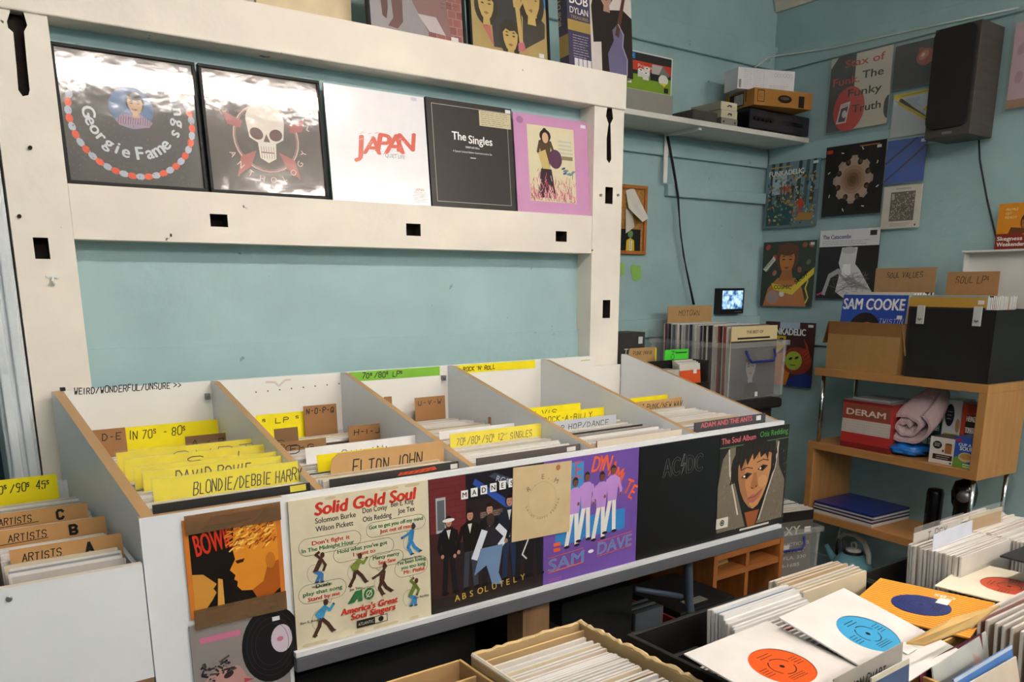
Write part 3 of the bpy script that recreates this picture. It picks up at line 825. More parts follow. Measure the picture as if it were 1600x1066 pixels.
    a.ell(.52, .275, .04, .042, GR); a.ring(.52, .275, .02, .021, .002, '#d9ceb2'); a.line([(.50, .25), (.54, .30)], .002, '#d9ceb2')
    a.text("America's Great", .31, .165, .044, RED, fit=.42, bold=.05, shear=.14); a.text('Soul Singers', .38, .115, .044, RED, fit=.33, bold=.05, shear=.14)
    a.rect(.42, .045, .65, .10, K); a.rect(.555, .05, .645, .095, '#d9ceb2'); a.ell(.60, .0725, .02, .02, K); a.text('ATLANTIC', .43, .06, .022, '#d9ceb2', fit=.115)
def cov_group(a):             # six men in dark coats outside a station
    a.rect(0, 0, 1, 1, '#2a1f20')
    a.rect(0, .50, .30, 1, '#6a2a2c'); a.rect(0, .05, .20, .6, '#3d2422'); [a.line([(0, q), (.30, q)], .0009, '#54201f') for q in (.53, .58, .63, .68, .73, .78, .83, .88, .93, .97)]; [a.line([(x, y), (x, y+.05)], .0009, '#54201f') for x in (.03, .15, .21, .27) for y in (.58, .68, .78, .88)]; a.rect(.05, .60, .13, .86, '#a9adb0'); a.rect(.06, .62, .12, .84, '#5b6064'); a.rect(.30, .80, 1, 1, '#1c1a20')
    a.poly([(.38, .96), (.72, .72), (.72, .65), (.36, .92)], '#2b4c9c'); a.poly([(.55, .98), (.75, .90), (.75, .82), (.5, .96)], '#3b4152'); a.text('RCADE', .56, .915, .045, '#b9bdc8', rot=-.35)
    for i, ch in enumerate('MADNESS'):
        x = .26+i*.083; a.rect(x, .82+i*.006, x+.058, .885+i*.006, '#e9e6e2'); a.text(ch, x+.029, .833+i*.006, .038, K, 'c', bold=.02)
    a.rect(.42, .65, .62, .70, '#5a4743'); a.lines(.43, .66, .6, .69, 3, '#9a8a84', .0012)
    for x, h, top, lg, ar in ((.15, .60, '#171416', '#1a181c', ((-.03, -.12), (.02, -.14))), (.33, .62, '#16130f', '#3b3d48', ((-.1, -.12), (.05, -.1))), (.50, .64, '#151214', '#1d1b1f', ((-.06, -.1), (.06, -.1))), (.68, .68, '#1d2430', '#22304a', ((-.08, -.1), (.08, -.12)))):
        a.person(x, .12, h, top, lg, '#b78672', hair='#1c1310', arms=ar)
        a.poly([(x-.018, .12+h*.82), (x+.018, .12+h*.82), (x, .12+h*.70)], '#d8d5d2')
    a.ell(.15, .685, .05, .014, '#e6e4e2')
    a.poly([(.40, .44), (.47, .58), (.58, .58), (.62, .42)], '#26242a'); a.line([(.45, .54), (.37, .36)], .018, '#d5d9e2'); a.line([(.58, .56), (.66, .48), (.60, .42)], .016, '#d5d9e2')
    a.poly([(.42, .42), (.62, .42), (.58, .2), (.62, .1), (.52, .12), (.47, .28), (.36, .22)], '#6a84a8'); a.ell(.51, .63, .035, .05, '#40302a')
    for x in (.80, .92): a.person(x, .1, .68, '#181517', '#1b191d', '#a87a66')
    a.line([(.86, .42), (.80, .30), (.84, .26)], .004, '#cfcfd2')
    a.poly([(0, 0), (1, 0), (1, .07), (.5, .06), (0, .12)], '#2b2420')
    for i, ch in enumerate('ABSOLUTELY'): a.text(ch, .19+i*.066, .055+i*.004, .048, '#d0ab45', rot=.05, bold=.01)
def cov_duo(a):               # purple, four dancers
    a.rect(0, 0, 1, 1, '#6a4a9e')
    a.rect(.12, .32, .86, .50, '#2f7fc0'); a.rect(.12, .30, .40, .74, '#2f7fc0'); a.rect(.20, .74, .40, .96, '#3f8ac4')
    a.text('BLE', .14, .82, .14, '#b45b74', fit=.24, rot=.05)
    a.ring(.19, .80, .05, .06, .002, '#c86a7a')
    for i, ch in enumerate('DYNAMITE'):
        a.text(ch, .48+i*.058, .86-max(0, i-2)*.055, .13, '#e8602c', rot=-.12-.05*i, shear=.15, sx=.62, bold=.02)
    for x, y in ((.30, .26), (.42, .29), (.58, .27), (.70, .31)):
        a.person(x, y, .58, '#b98bd0', '#e8e2dc', '#7a4a36', hair='#221612', arms=((-.08, -.06), (.10, -.06)), legp=(-.12, .06), lean=.03)
    a.rect(.10, .30, .17, .33, '#e0622e'); a.rect(.10, .255, .17, .285, '#e0622e')
    [a.text('SAM', .05, .10, .10, c, fit=.36, bold=b, shear=.1, rot=.04) for c, b in (('#e0622e', .04), ('#4b86c2', .016))]
    a.ell(.49, .19, .03, .015, '#f0eef0')
    [a.text('DAVE', .56, .145, .10, c, fit=.38, bold=b, shear=.1, rot=.04) for c, b in (('#e0622e', .04), ('#4b86c2', .016))]
    for q in (.09, .095): a.line([(.05, q), (.41, q+.02)], .0014, '#e0622e')
    a.line([(.05, .105+.11), (.41, .125+.11)], .0018, '#e0622e'); a.line([(.56, .13), (.95, .155)], .0018, '#e0622e'); a.line([(.56, .255), (.95, .28)], .0018, '#e0622e')
    a.lines(.05, .02, .2, .035, 2, '#c0566a', .0012)
def cov_black(a):
    a.rect(0, 0, 1, 1, '#131112')
    for t, x, f in (('AC', .29, .2), ('DC', .58, .2)):
        a.text(t, x, .70, .16, '#646064', fit=f, bold=.034); a.text(t, x, .70, .16, '#131112', fit=f, bold=.012)
    z = [(.535, .88), (.50, .77), (.535, .775), (.51, .68), (.57, .80), (.535, .795), (.555, .88)]
    a.poly(z, '#646064'); a.poly([(.54, .865), (.512, .782), (.542, .786), (.53, .73), (.556, .79), (.528, .786), (.546, .865)], '#131112')
def cov_hood(a):              # portrait in a grey hood
    a.rect(0, 0, 1, 1, '#1f1a17')
    a.text('The Soul Album', .02, .905, .055, '#e06a72', fit=.48, bold=.01); a.text('Otis Redding', .56, .915, .055, '#4f9a44', fit=.42, bold=.006)
    a.rect(0, .865, 1, .875, '#55704a')
    hood = '#75695a'
    a.poly([(.02, .06), (.0, .5), (.05, .76), (.14, .86), (.22, .86), (.22, .55), (.32, .3), (.42, .06)], hood)
    a.poly([(.98, .06), (.98, .45), (.88, .6), (.84, .86), (.78, .86), (.78, .55), (.72, .32), (.58, .06)], hood)
    rr = random.Random(6); k0 = a.k
    for i in range(260):
        x, y = rr.random(), rr.uniform(.05, .8)
        if .3-.2*y < x < .62+.18*y or x < .04: continue
        a.line([(x, y), (x+.006, y+.02)], .0015, rr.choice(['#8c7f6c', '#5d5346', '#a0937d', '#453d34'])); a.k = k0
    a.k += 1
    a.line([(.13, .84), (.16, .6), (.24, .38), (.30, .2)], .006, '#c9bfb2'); a.line([(.85, .84), (.82, .6), (.72, .36), (.62, .1)], .006, '#c9bfb2')
    a.poly([(.40, .2), (.62, .2), (.56, .05), (.46, .05)], '#9a5228')
    a.ell(.50, .66, .33, .25, '#241a16')
    a.poly([(.27, .66), (.28, .54), (.32, .42), (.38, .32), (.45, .25), (.52, .22), (.59, .25), (.66, .34), (.72, .46), (.755, .60), (.75, .74), (.68, .84), (.36, .84)], '#b98054')
    a.poly([(.27, .66), (.28, .54), (.32, .42), (.38, .32), (.45, .25), (.50, .23), (.44, .34), (.39, .46), (.37, .60), (.38, .72)], '#a06c46')
    a.ell(.64, .48, .07, .06, '#c58e62'); a.ell(.52, .28, .06, .035, '#c08658')
    a.poly([(.16, .50), (.20, .76), (.34, .86), (.80, .86), (.84, .74), (.78, .66), (.77, .74), (.71, .76), (.70, .68), (.66, .75), (.59, .72), (.57, .78), (.49, .70), (.47, .77), (.40, .66), (.37, .73), (.31, .62), (.28, .70), (.25, .52)], '#241a16')
    for q in range(9): a.line([(.26+q*.06, .84), (.24+q*.06, .72)], .002, '#3a2a22'); a.k -= 1
    a.k += 1
    for x, y, q in ((.40, .56, .15), (.63, .61, .2)):
        a.poly([(x-.08, y-.005), (x, y+.035), (x+.08, y+.015), (x, y-.03)], '#3a2318'); a.ell(x, y+.003, .022, .02, '#120c0a'); a.ell(x-.035, y, .014, .01, '#e8ddd2')
        a.line([(x-.09, y+.065), (x, y+.085), (x+.08, y+.065)], .003, '#3a241a')
    a.poly([(.50, .58), (.54, .58), (.58, .44), (.51, .41), (.46, .44)], '#a3683e'); a.ell(.49, .43, .012, .008, '#5a3018'); a.ell(.55, .44, .012, .008, '#5a3018')
    a.poly([(.42, .335), (.50, .37), (.54, .36), (.60, .385), (.655, .41), (.60, .32), (.52, .28), (.46, .29)], '#a5604e'); a.line([(.44, .335), (.54, .34), (.64, .40)], .002, '#6a3228')
    a.rect(.005, .10, .17, .20, '#d9d3c6'); a.ell(.087, .15, .03, .03, K); a.ring(.087, .15, .016, .016, .0015, '#d9d3c6')
    a.lines(.35, .035, .8, .036, 1, '#cfc8bc', .006)
def cov_stax(a):
    a.rect(0, 0, .42, 1, '#3c3533'); a.rect(.42, 0, 1, 1, '#d4c7b8')
    a.poly([(0, 1), (.12, 1), (0, .86)], '#cfc9c4'); a.rect(0, 0, .42, .3, '#3a3d46')
    RED = '#c4392e'
    a.ell(.36, .28, .26, .30, RED, n=30); a.ell(1.0, .22, .07, .15, '#3a2a24', a0=90, a1=270)
    a.text('Stax of', .24, .84, .10, RED, fit=.64, bold=.02); a.text('Funk.', .06, .62, .10, RED, fit=.44, bold=.02)
    a.text('The', .54, .65, .10, K, fit=.34, bold=.02); a.text('Funky', .33, .44, .10, K, fit=.54, bold=.02); a.text('Truth', .42, .22, .10, K, fit=.46, bold=.02)
    a.poly([(.16, .10), (.22, .36), (.38, .38), (.33, .10)], '#d8d2d2'); a.poly([(.19, .12), (.23, .30), (.35, .32), (.31, .12)], '#4a4450'); a.ell(.29, .22, .04, .05, '#cfc8c8'); a.text('STAX', .23, .32, .035, RED, fit=.12)
def cov_tomato(a):
    a.rect(0, 0, 1, 1, '#3a2e2c'); a.ell(.78, .62, .22, .19, '#a8503e'); a.ell(.74, .66, .13, .09, '#c87a60', rot=.6); a.ell(.72, .67, .05, .035, '#e6c6b4', rot=.6); a.ell(.66, .80, .06, .05, '#8a4638')
def cov_yellow(a):
    a.rect(0, 0, 1, 1, '#c3c8d0'); Y = '#e0c22e'
    a.poly([(0, 1), (1, 1), (1, .92), (.2, .90), (.1, .78), (1, .2), (1, .30), (0, .92)], Y); a.poly([(.85, 1), (1, 1), (1, .4), (.78, .55), (.95, .7)], Y)
    a.line([(.05, .86), (1, .24)], .002, '#8a7a2a'); a.line([(.2, .94), (.9, .96)], .002, '#8a7a2a')
    a.poly([(.3, .86), (.7, .86), (.62, .74), (.8, .62), (.5, .66)], '#aeb6c2')
def cov_blue(a):
    a.rect(0, 0, 1, 1, '#2a55b0')
    for q in (0, .42): a.line([(-.0, .06+q), (1-q*.6, .80+q*.45)], .009, '#1f2b52')
    rr = random.Random(3)
    for i in range(14): a.ell(rr.uniform(.03, .97), rr.uniform(.03, .97), .02, .012, '#233f86', n=6)
    a.rect(.86, .88, .98, .95, '#d5d9e4')
def cov_crowd(a):
    a.rect(0, 0, 1, 1, '#d8cfc0'); a.rect(.2, .17, .84, .86, '#5e5140')
    rr = random.Random(12); k0 = a.k
    for i in range(200): a.ell(rr.uniform(.23, .81), rr.uniform(.2, .83), .014, .02, rr.choice(['#c9b994', '#8b7c5c', '#3d342a', '#a79872']), n=6, rot=rr.random()*3); a.k = k0
    a.k += 1; a.rect(.23, .68, .30, .82, '#bfb493'); a.lines(.32, .92, .72, .94, 2, '#8a8070', .002); a.lines(.24, .05, .8, .11, 3, '#6a6050', .0012); a.ell(.90, .06, .025, .025, '#4a4238')
def cov_forest(a):
    a.rect(0, 0, 1, 1, '#5d7478'); a.rect(0, .55, 1, 1, '#6d8796')
    rr = random.Random(21)
    for x in (.06, .2, .34, .58, .72, .84): a.poly([(x, .35), (x+.03, 1), (x+.09, 1), (x+.07, .35)], rr.choice(['#37474a', '#2f3b3d', '#4a5a5a']))
    a.rect(.12, .52, .4, .82, '#a9bcc6'); k0 = a.k
    for i in range(240):
        x, y = rr.uniform(.04, .96), rr.uniform(.04, .86)
        a.ell(x, y, rr.uniform(.01, .035), rr.uniform(.008, .025), rr.choice(['#42565a', '#7d8f76', '#b08a3c', '#94a7ac', '#5e4a38', '#c9b070', '#2f4242', '#8b5a44']), n=6, rot=rr.random()*3); a.k = k0
    a.k += 1; a.poly([(.04, .04), (.5, .04), (.56, .3), (.3, .42), (.04, .34)], '#2f5054')
    for x, c in ((.36, '#a8443a'), (.44, '#b85a48'), (.52, '#3d3a36'), (.30, '#7a5a48')): a.person(x, .42, .26, c, '#4a4038', '#b08a70')
    a.person(.68, .12, .36, '#c8402e', '#b84a3a', '#c09a80')
    a.poly([(.6, .1), (.9, .1), (.94, .2), (.66, .22)], '#a87838')
    a.lines(.07, .93, .48, .935, 1, '#d0a040', .006); a.text('FUNKADELIC', .05, .81, .075, '#e8e6e0', fit=.66, bold=.03); a.rect(.87, .93, .96, .97, '#dcdde2')
def cov_circle(a):
    a.rect(0, 0, 1, 1, '#241f1e')
    for q, c in ((.34, '#9b8578'), (.30, '#a88f7f'), (.25, '#a98c78'), (.20, '#9a7a64'), (.15, '#8a6852'), (.10, '#765642'), (.055, '#634634')): a.ell(.5, .5, q, q, c, n=36)
    for i in range(8):
        an = R(22+i*45); ca, sa = math.cos(an), math.sin(an); x, y = .5+.30*ca, .5+.30*sa
        a.ell(x+.085*ca, y+.085*sa, .085, .075, '#1d1918', rot=an); a.ell(x+.03*ca-.05*sa, y+.03*sa+.05*ca, .045, .03, '#211b1a', rot=an+.9); a.ell(x+.03*ca+.05*sa, y+.03*sa-.05*ca, .045, .03, '#211b1a', rot=an-.9)
        a.ell(x-.035*ca, y-.035*sa, .048, .042, '#2a1e1a', rot=an); a.ell(x-.028*ca+.008*sa, y-.028*sa-.008*ca, .026, .024, '#5d4030', rot=an)
        a.line([(x+.13*math.cos(an+.25), y+.13*math.sin(an+.25)), (x+.16*math.cos(an+.4), y+.16*math.sin(an+.4))], .005, '#cfc8c0')
    a.rect(.02, .90, .12, .95, '#c03a30'); a.lines(.58, .95, .9, .955, 1, '#b06a3a', .005); a.rect(.86, .90, .93, .94, '#d8d6da')
def cov_helmet(a):
    a.rect(0, 0, 1, 1, '#3b4238'); rr = random.Random(31)
    for i in range(16): a.ell(rr.uniform(.06, .94), rr.uniform(.5, .94), .05, .04, rr.choice(['#9a5a44', '#5b6a52', '#aa6a50', '#2e342d', '#b8483c']), n=8, rot=rr.random()*3)
    a.poly([(.06, 0), (.14, .28), (.32, .44), (.66, .44), (.80, .28), (.90, 0)], '#b8733c'); a.ell(.24, .14, .13, .11, '#a88a86'); a.ell(.42, .2, .05, .05, '#d8d5d2')
    a.ell(.48, .74, .21, .22, '#6a4634'); a.face(.48, .70, .44, '#b8743e', '#5c3c2c', 'short', lips='#8a4a34')
    a.poly([(.28, .78), (.30, .94), (.5, .98), (.68, .92), (.70, .78), (.5, .84)], '#64402e'); a.poly([(.40, .56), (.58, .56), (.62, .40), (.34, .40)], '#a4663a')
    a.poly([(.20, .36), (.60, .30), (1.0, .60), (1.0, .50), (.62, .18), (.26, .26)], '#d8c23a'); a.text('COSMIC', .26, .27, .06, K, fit=.34, bold=.02, rot=.0); a.text('SLOP', .68, .34, .07, K, fit=.28, bold=.02, rot=.62)
    a.poly([(.02, .58), (.22, .78), (.26, .72), (.08, .54)], '#d9d3c4'); a.text('FUNKADELIC', .065, .57, .045, K, fit=.22, rot=.78)
    a.line([(.9, .4), (.86, .28), (.92, .14), (.88, .06)], .008, '#d0b840'); a.rect(.90, .93, .97, .97, '#d8d8d8')
def cov_catacombs(a):
    a.rect(0, 0, 1, 1, '#272526'); a.rect(0, .76, 1, 1, '#dad7da')
    a.text('The Catacombs', .05, .87, .06, '#5a4a8a', fit=.48, bold=.03); a.lines(.05, .79, .9, .84, 3, '#4a484a', .0014, 4); a.rect(.84, .90, .95, .97, '#3a383a')
    a.poly([(.34, .10), (.40, .42), (.36, .52), (.40, .74), (.66, .74), (.64, .5), (.72, .42), (.95, .1), (.8, 0), (.5, 0)], '#d2d0d2')
    a.poly([(.10, .06), (.20, .36), (.36, .44), (.60, .30), (.95, .12), (.6, .16), (.36, .36), (.24, .3), (.16, .04)], '#a5a2a4')
    a.poly([(.44, .50), (.56, .50), (.58, .36), (.5, .3), (.42, .36)], '#f0eef0'); a.ell(.52, .70, .12, .05, '#b8b5b8'); rr = random.Random(3); k0 = a.k
    for i in range(60): a.line([(rr.uniform(.2, .9), rr.uniform(.05, .4)), (rr.uniform(.3, .9), rr.uniform(.05, .4))], .0012, rr.choice(['#8a888a', '#5a585a'])); a.k = k0
    a.k += 1; a.line([(.03, .05), (.1, .08)], .008, '#c0455a')
def cov_alien(a):
    a.rect(0, 0, 1, 1, '#4a2a26'); a.poly([(0, 0), (.5, 0), (.62, .4), (.4, .52), (0, .44)], '#d0781e'); a.poly([(.5, 0), (1, 0), (1, .18), (.8, .24), (.55, .1)], '#2b3a8a')
    a.poly([(.02, .78), (.44, .78), (.42, .62), (.28, .50), (.10, .58)], '#d8b42a'); a.ell(.14, .70, .06, .035, '#231a14', rot=-.3); a.ell(.34, .71, .06, .035, '#231a14', rot=.3)
    a.ell(.68, .40, .30, .22, '#8a3a2a'); a.ell(.62, .40, .17, .15, '#a8b83c'); a.ell(.56, .43, .04, .02, '#2a2a18', rot=.4); a.ell(.68, .45, .04, .02, '#2a2a18', rot=.4); a.line([(.56, .33), (.66, .33)], .004, '#3a3a20')
    for i in range(9): a.line([(.72+.02*i, .52-.02*i), (.88+.01*i, .64-.03*i), (.80+.02*i, .74-.05*i)], .004, '#c84a2e' if i % 2 else '#a83a2a')
    a.text('FUNKADELIC', .08, .80, .10, '#e6e8ee', fit=.74, bold=.04); a.rect(.3, .90, .7, 1, '#aebcd0'); a.rect(.86, .93, .96, .97, '#d8d8d8')
def cov_blank(col):
    return lambda a: a.rect(0, 0, 1, 1, col)
# ================================================================== sleeves on show
def sleeve(cov, w=0.315, h=0.315, t=0.005, base='#d8d2c8', m='printg', name='record_sleeve'):
    mb, a = sleeve_mb(w, h, t, base); cov(a)
    return mb.build(name, M[m])
def sticker(parent, x, z, w=0.022, h=0.012, c='#e6e3ea'):
    mb = MB(); mb.box(x-w/2, -0.0046, z-h/2, x+w/2, -0.0042, z+h/2, c=c); o = mb.build('price_sticker', M['paper'], parent); return o
def framed(cov, label, w=0.328, h=0.325):
    t = thing('framed_record', label, 'framed record sleeve')
    fw = 0.008
    mb = MB(); mb.box(-w/2+fw, 0.006, fw, w/2-fw, 0.012, h-fw, c='#222222'); a = Art(mb, (-w/2+fw, 0.006, fw), (1, 0, 0), (0, 0, 1), w-2*fw, h-2*fw); cov(a)
    mb.build('record_cover', M['glazed'], t)
    mb = MB(); mb.box(-w/2+fw-0.001, 0.0005, fw-0.001, w/2-fw+0.001, 0.002, h-fw+0.001); mb.build('glazing', M['pane'], t)
    mb = MB()
    for b in ((-w/2, 0, 0, w/2, 0.018, fw), (-w/2, 0, h-fw, w/2, 0.018, h), (-w/2, 0, fw, -w/2+fw, 0.018, h-fw), (w/2-fw, 0, fw, w/2, 0.018, h-fw)): mb.box(*b)
    mb.build('frame', M['frame'], t, bevel=0.001)
    return t
# on the rail of the timber frame, leaning back on the partition
ZR = 1.737
def on_rail(o, pl, pr, y=-0.322, lean=5.6):
    a, b = at(*pl, 'y', y), at(*pr, 'y', y)
    place(o, (a.x+b.x)/2, y, ZR+0.0005, 0, R(lean)); return o
on_rail(framed(cov_scroll, 'black framed record sleeve with ring of orange and lilac tufts around lettering on rail', 0.326, 0.318), (107, 290), (325, 298))
on_rail(framed(cov_skull, 'black framed record sleeve with pale skull in a ring on the rail', 0.327, 0.318), (331, 297), (514, 311))
o = on_rail(tag(sleeve(cov_japan, 0.320, 0.315, m='shrink', t=0.006), 'white shrink wrapped record sleeve with jagged red lettering on rail', 'record sleeve'), (518, 312), (676, 323), -0.319)
o = on_rail(tag(sleeve(cov_singles, 0.317, 0.318, t=0.016, base='#2a2523', m='printg'), 'black boxed record set with thin white border and gold sticker on rail', 'record box set'), (676, 324), (807, 331), -0.320, 5.2)
o = on_rail(tag(sleeve(cov_lilac, 0.316, 0.312, base='#b784aa'), 'lilac record sleeve with figure in pink grass, at right end of rail', 'record sleeve'), (809, 331), (924, 339), -0.319)
# on top of the beam
def cov_legs(a):
    a.rect(0, 0, 1, 1, '#a8807a'); a.rect(0, 0, .62, 1, '#9a9497')
    k0 = a.k
    for r_ in range(12):
        for q in range(4): a.rect(.64+q*.095+(r_ % 2)*.04-.03, r_*.075, .64+q*.095+(r_ % 2)*.04+.055, r_*.075+.066, '#9c6059' if (r_+q) % 3 else '#8c5550'); a.k = k0
    a.k += 1
    a.poly([(.10, .5), (.13, .12), (.17, .10), (.19, .2), (.19, .55)], '#5a3a34'); a.poly([(.24, 1), (.22, .4), (.24, .12), (.18, .04), (.28, .03), (.34, .1), (.36, 1)], '#6e4a44')
    a.poly([(.36, .6), (.45, .3), (.60, .06), (.86, .04), (.80, .5), (.8, 1), (.38, 1)], '#8c6a68'); a.poly([(.5, .2), (.62, .06), (.8, .05), (.7, .2)], '#c4b8bc')
    a.lines(.76, .30, .98, .6, 9, '#4a3634', .0012); a.rect(.86, .01, .94, .05, '#e8e4e6')
def cov_faces(a):
    a.rect(0, 0, 1, 1, '#b29a62'); a.poly([(.62, 1), (1, .5), (1, 1)], '#3d7fb6')
    a.poly([(.28, .04), (.24, .6), (.40, .9), (.66, .6), (.66, .05)], '#3e3c3c'); a.poly([(.66, .06), (.68, .4), (.84, .46), (.98, .36), (.97, .22)], '#4a423a'); a.poly([(.05, .36), (.2, .45), (.28, .04)], '#c26a64')
    sk = '#c6a766'
    for x, y, q, hh in ((.20, .42, .3, '#3a3226'), (.80, .55, .36, '#3a3226'), (.46, .86, .42, '#2c2824'), (.5, .16, .3, '#3a3226'), (.14, .72, .34, '#4a3e2c')): a.face(x, y, q, sk, hh, 'long', lips='#9a6a44')
    for x, y, rot in ((.60, .46, 0), (.80, .74, .3)):
        a.poly([(x-.04, y), (x+.05, y), (x+.06, y+.10), (x-.05, y+.10)], sk); a.poly([(x-.02, y), (x+.04, y), (x+.07, y-.34), (x+.02, y-.34)], sk)
        for i in range(4): a.line([(x-.045+i*.032, y+.09), (x-.07+i*.045, y+.20)], .008, sk)
        a.line([(x+.05, y+.03), (x+.10, y+.10)], .008, sk)
    a.poly([(.60, .04), (.70, .06), (.68, .14), (.60, .12)], '#c2707a'); a.rect(.88, .02, .95, .06, '#e8e4e6')
for pl, pr, c, lab in (((575, 36), (731, 62), cov_legs, 'black framed record sleeve of bare legs and brick on the timber beam'), ((735, 64), (862, 92), cov_faces, 'black framed record sleeve of crowded faces and raised hands on the timber beam')):
    a_, b_ = at(*pl, 'y', -0.30), at(*pr, 'y', -0.30)
    place(framed(c, lab, b_.x-a_.x-.006, 0.325), (a_.x+b_.x)/2, -0.30, 2.209, 0, R(5))
# boxed book of one musician, standing at the right end of the beam, turned a little
def cov_book(a):
    a.rect(0, 0, 1, 1, '#453f57'); a.rect(.34, 0, 1, 1, '#cfc6c0')
    for i in range(4): a.rect(.03+i*.075, .72, .095+i*.075, 1, '#e3dfdc')
    a.text('BOB', .04, .595, .085, '#ece8e4', fit=.27, bold=.02); a.text('DYLAN', .04, .505, .058, '#ece8e4', fit=.27, bold=.01); a.text('TREASURES', .05, .455, .03, '#b09a62', fit=.26)
    a.rect(0, .34, .34, .44, '#a58a4e'); a.lines(.07, .10, .31, .30, 9, '#cfc9d6', .0014)
    for i in range(4): a.rect(.08+i*.065, .01, .135+i*.065, .085, '#d8d4d8')
    a.poly([(.38, .28), (.36, .62), (.44, .86), (.50, .88), (.52, .70), (.60, .62), (.86, .66), (1, .6), (1, 0), (.5, 0), (.5, .3)], '#2c2422')
    a.face(.60, .80, .32, '#b08878', '#2a201d', 'short'); a.ell(.58, .93, .14, .09, '#2b2325'); a.ell(.46, .93, .05, .10, '#b08878')
    a.poly([(.62, 0), (.60, .2), (.70, .34), (.68, .44), (.78, .52), (.86, .42), (.84, .3), (.92, .18), (.90, 0)], '#6a6484'); a.poly([(.72, .40), (.88, .86), (.92, .84), (.78, .38)], '#5a3a30')
    a.line([(.90, .02), (.91, .18), (.84, .3), (.86, .42), (.78, .51)], .004, '#a8a0b8')
mb, a = sleeve_mb(0.305, 0.33, 0.045, base='#3b3548', edge='#c4b48a'); cov_book(a)
b_ = Art(mb, (-0.1525, 0.045, 0), (0, -1, 0), (0, 0, 1), 0.045, 0.33); b_.rect(0, 0, 1, 1, '#4a4350'); b_.rect(0, .1, 1, .3, '#a58a4e'); b_.text('BOB DYLAN', .3, .4, .35/7, '#c9b88a', rot=PI/2)
o = mb.build('boxed_book', M['printg']); tag(o, 'purple boxed book with a guitarist on its cover at right end of the beam', 'boxed book')
p, q = at(883, 97, 'y', -0.30), at(990, 122, 'y', -0.30)
place(o, (p.x+q.x)/2, -0.31, 2.2095, R(3), R(5))
# old boards lying on the partition top, seen above the beam at the left
for i, (x0, x1, z0, z1, y, dz, c, lab) in enumerate(((.34, .62, 2.2092, 2.52, -.20, .05, '#d9c6a4', 'cream board standing on partition top beside the framed legs sleeve'), (.08, .33, 2.2092, 2.46, -.21, -.08, '#b4b8b4', 'grey white plank standing on the partition top left of cream board'), (-.18, .06, 2.2092, 2.50, -.20, .0, '#9d978e', 'darker grey board standing on partition top, leftmost above the beam'))):
    mb = MB(); mb.prism([(x0, y, z0), (x1, y, z0), (x1, y, z1+dz), (x0, y, z1)], (0, .02, 0), c=c); tag(mb.build('plank', M['worn']), lab, 'plank')

# along the front of the browser
YS = YF-0.0062
FRONT = [(cov_solid, 'worn', 'cream record sleeve of dancing cartoon men and speech balloons on browser front', '#cdbf9f'),
         (cov_group, 'printg', 'dark record sleeve of six men in coats outside a station on browser front', '#2a2220'),
         (cov_duo, 'worn', 'purple record sleeve of four men in pink shirts on browser front', '#5a3f86'),
         (cov_black, 'printg', 'plain black record sleeve with faint outlined lettering on browser front', '#100e0f'),
         (cov_hood, 'printg', 'record sleeve of woman in grey hood at right end of browser front', '#2a241f')]
for i, (c, m_, lab, base) in enumerate(FRONT):
    o = sleeve(c, 0.317, 0.315, 0.005, base, m_); tag(o, lab, 'record sleeve')
    place(o, 0.0268+i*0.319+0.1575, YS, 0.768, 0, 0)
p0, p1, p2, p3 = at(803, 738, 'y', YS-0.002), at(888, 718, 'y', YS-0.002), at(891, 822, 'y', YS-0.002), at(797, 853, 'y', YS-0.002)
def cov_kraft(a):
    a.rect(0, 0, 1, 1, '#cdb48c'); a.ring(.5, .52, .24, .24, .0008, '#b2976c')
    for ch, x, y, r_ in (('R', .28, .66, .5), ('.', .37, .72, 0), ('E', .50, .80, 0), ('.', .60, .79, 0), ('M', .72, .72, -.5)): a.text(ch, x, y, .07, '#6a5a48', 'c', rot=r_)
    a.arc('SHINY', .5, .54, .30, 200, 240, .035, '#4a3c30', inside=True); a.arc('HAPPY', .5, .54, .30, 255, 288, .03, '#6a5844', inside=True); a.arc('PEOPLE', .5, .54, .30, 305, 350, .035, '#4a3c30', inside=True)
    a.ell(.76, .93, .04, .04, '#b5724a')
o = sleeve(cov_kraft, 0.178, 0.182, 0.0018, '#c4ab84', 'worn', 'single_sleeve'); tag(o, 'small kraft paper single sleeve taped over two record sleeves on browser front', 'record sleeve')
c_ = (p0+p1+p2+p3)/4; place(o, c_.x, YS-0.0026, c_.z-0.091, 0, 0, R(1.5))
def taped(cov, pts, lab, tapes, edge):
    q = [at(*p, 'y', YF-0.004) for p in pts]
    w_ = (q[1].x-q[0].x+q[2].x-q[3].x)/2; h_ = (q[0].z+q[1].z-q[2].z-q[3].z)/2; c = (q[0]+q[1]+q[2]+q[3])/4
    t = thing('single_sleeve', lab, 'record sleeve', (c.x, YF-0.0042, c.z-h_/2))
    mb = MB(); mb.box(-w_/2, 0, 0, w_/2, 0.0035, h_, c=edge); a = Art(mb, (-w_/2, 0, 0), (1, 0, 0), (0, 0, 1), w_, h_)
    a.rect(0, 0, 1, 1, edge); a2 = Art(mb, (-w_/2+w_*.05, 0, h_*.06), (1, 0, 0), (0, 0, 1), w_*.9, h_*.86); a2.k = 4; cov(a2)
    mb.build('cover', M['printg'], t)
    for x0, z0, x1, z1 in tapes:
        mb = MB(); mb.box(x0*w_-w_/2, -0.0042, z0*h_, x1*w_-w_/2, -0.0036, z1*h_); mb.build('parcel_tape', M['tape'], t)
M['tape'] = clear('brown parcel tape', tint='#c9a67c', milk=0.3, rough=0.15, milkcol='#b0906a')
taped(cov_profile, [(287, 817), (438, 788), (446, 945), (295, 962)], 'orange edged single sleeve of a profile head taped to browser end board', [(.02, .86, 1.0, 1.05), (.03, -.10, 1.0, .10)], '#c8762c')
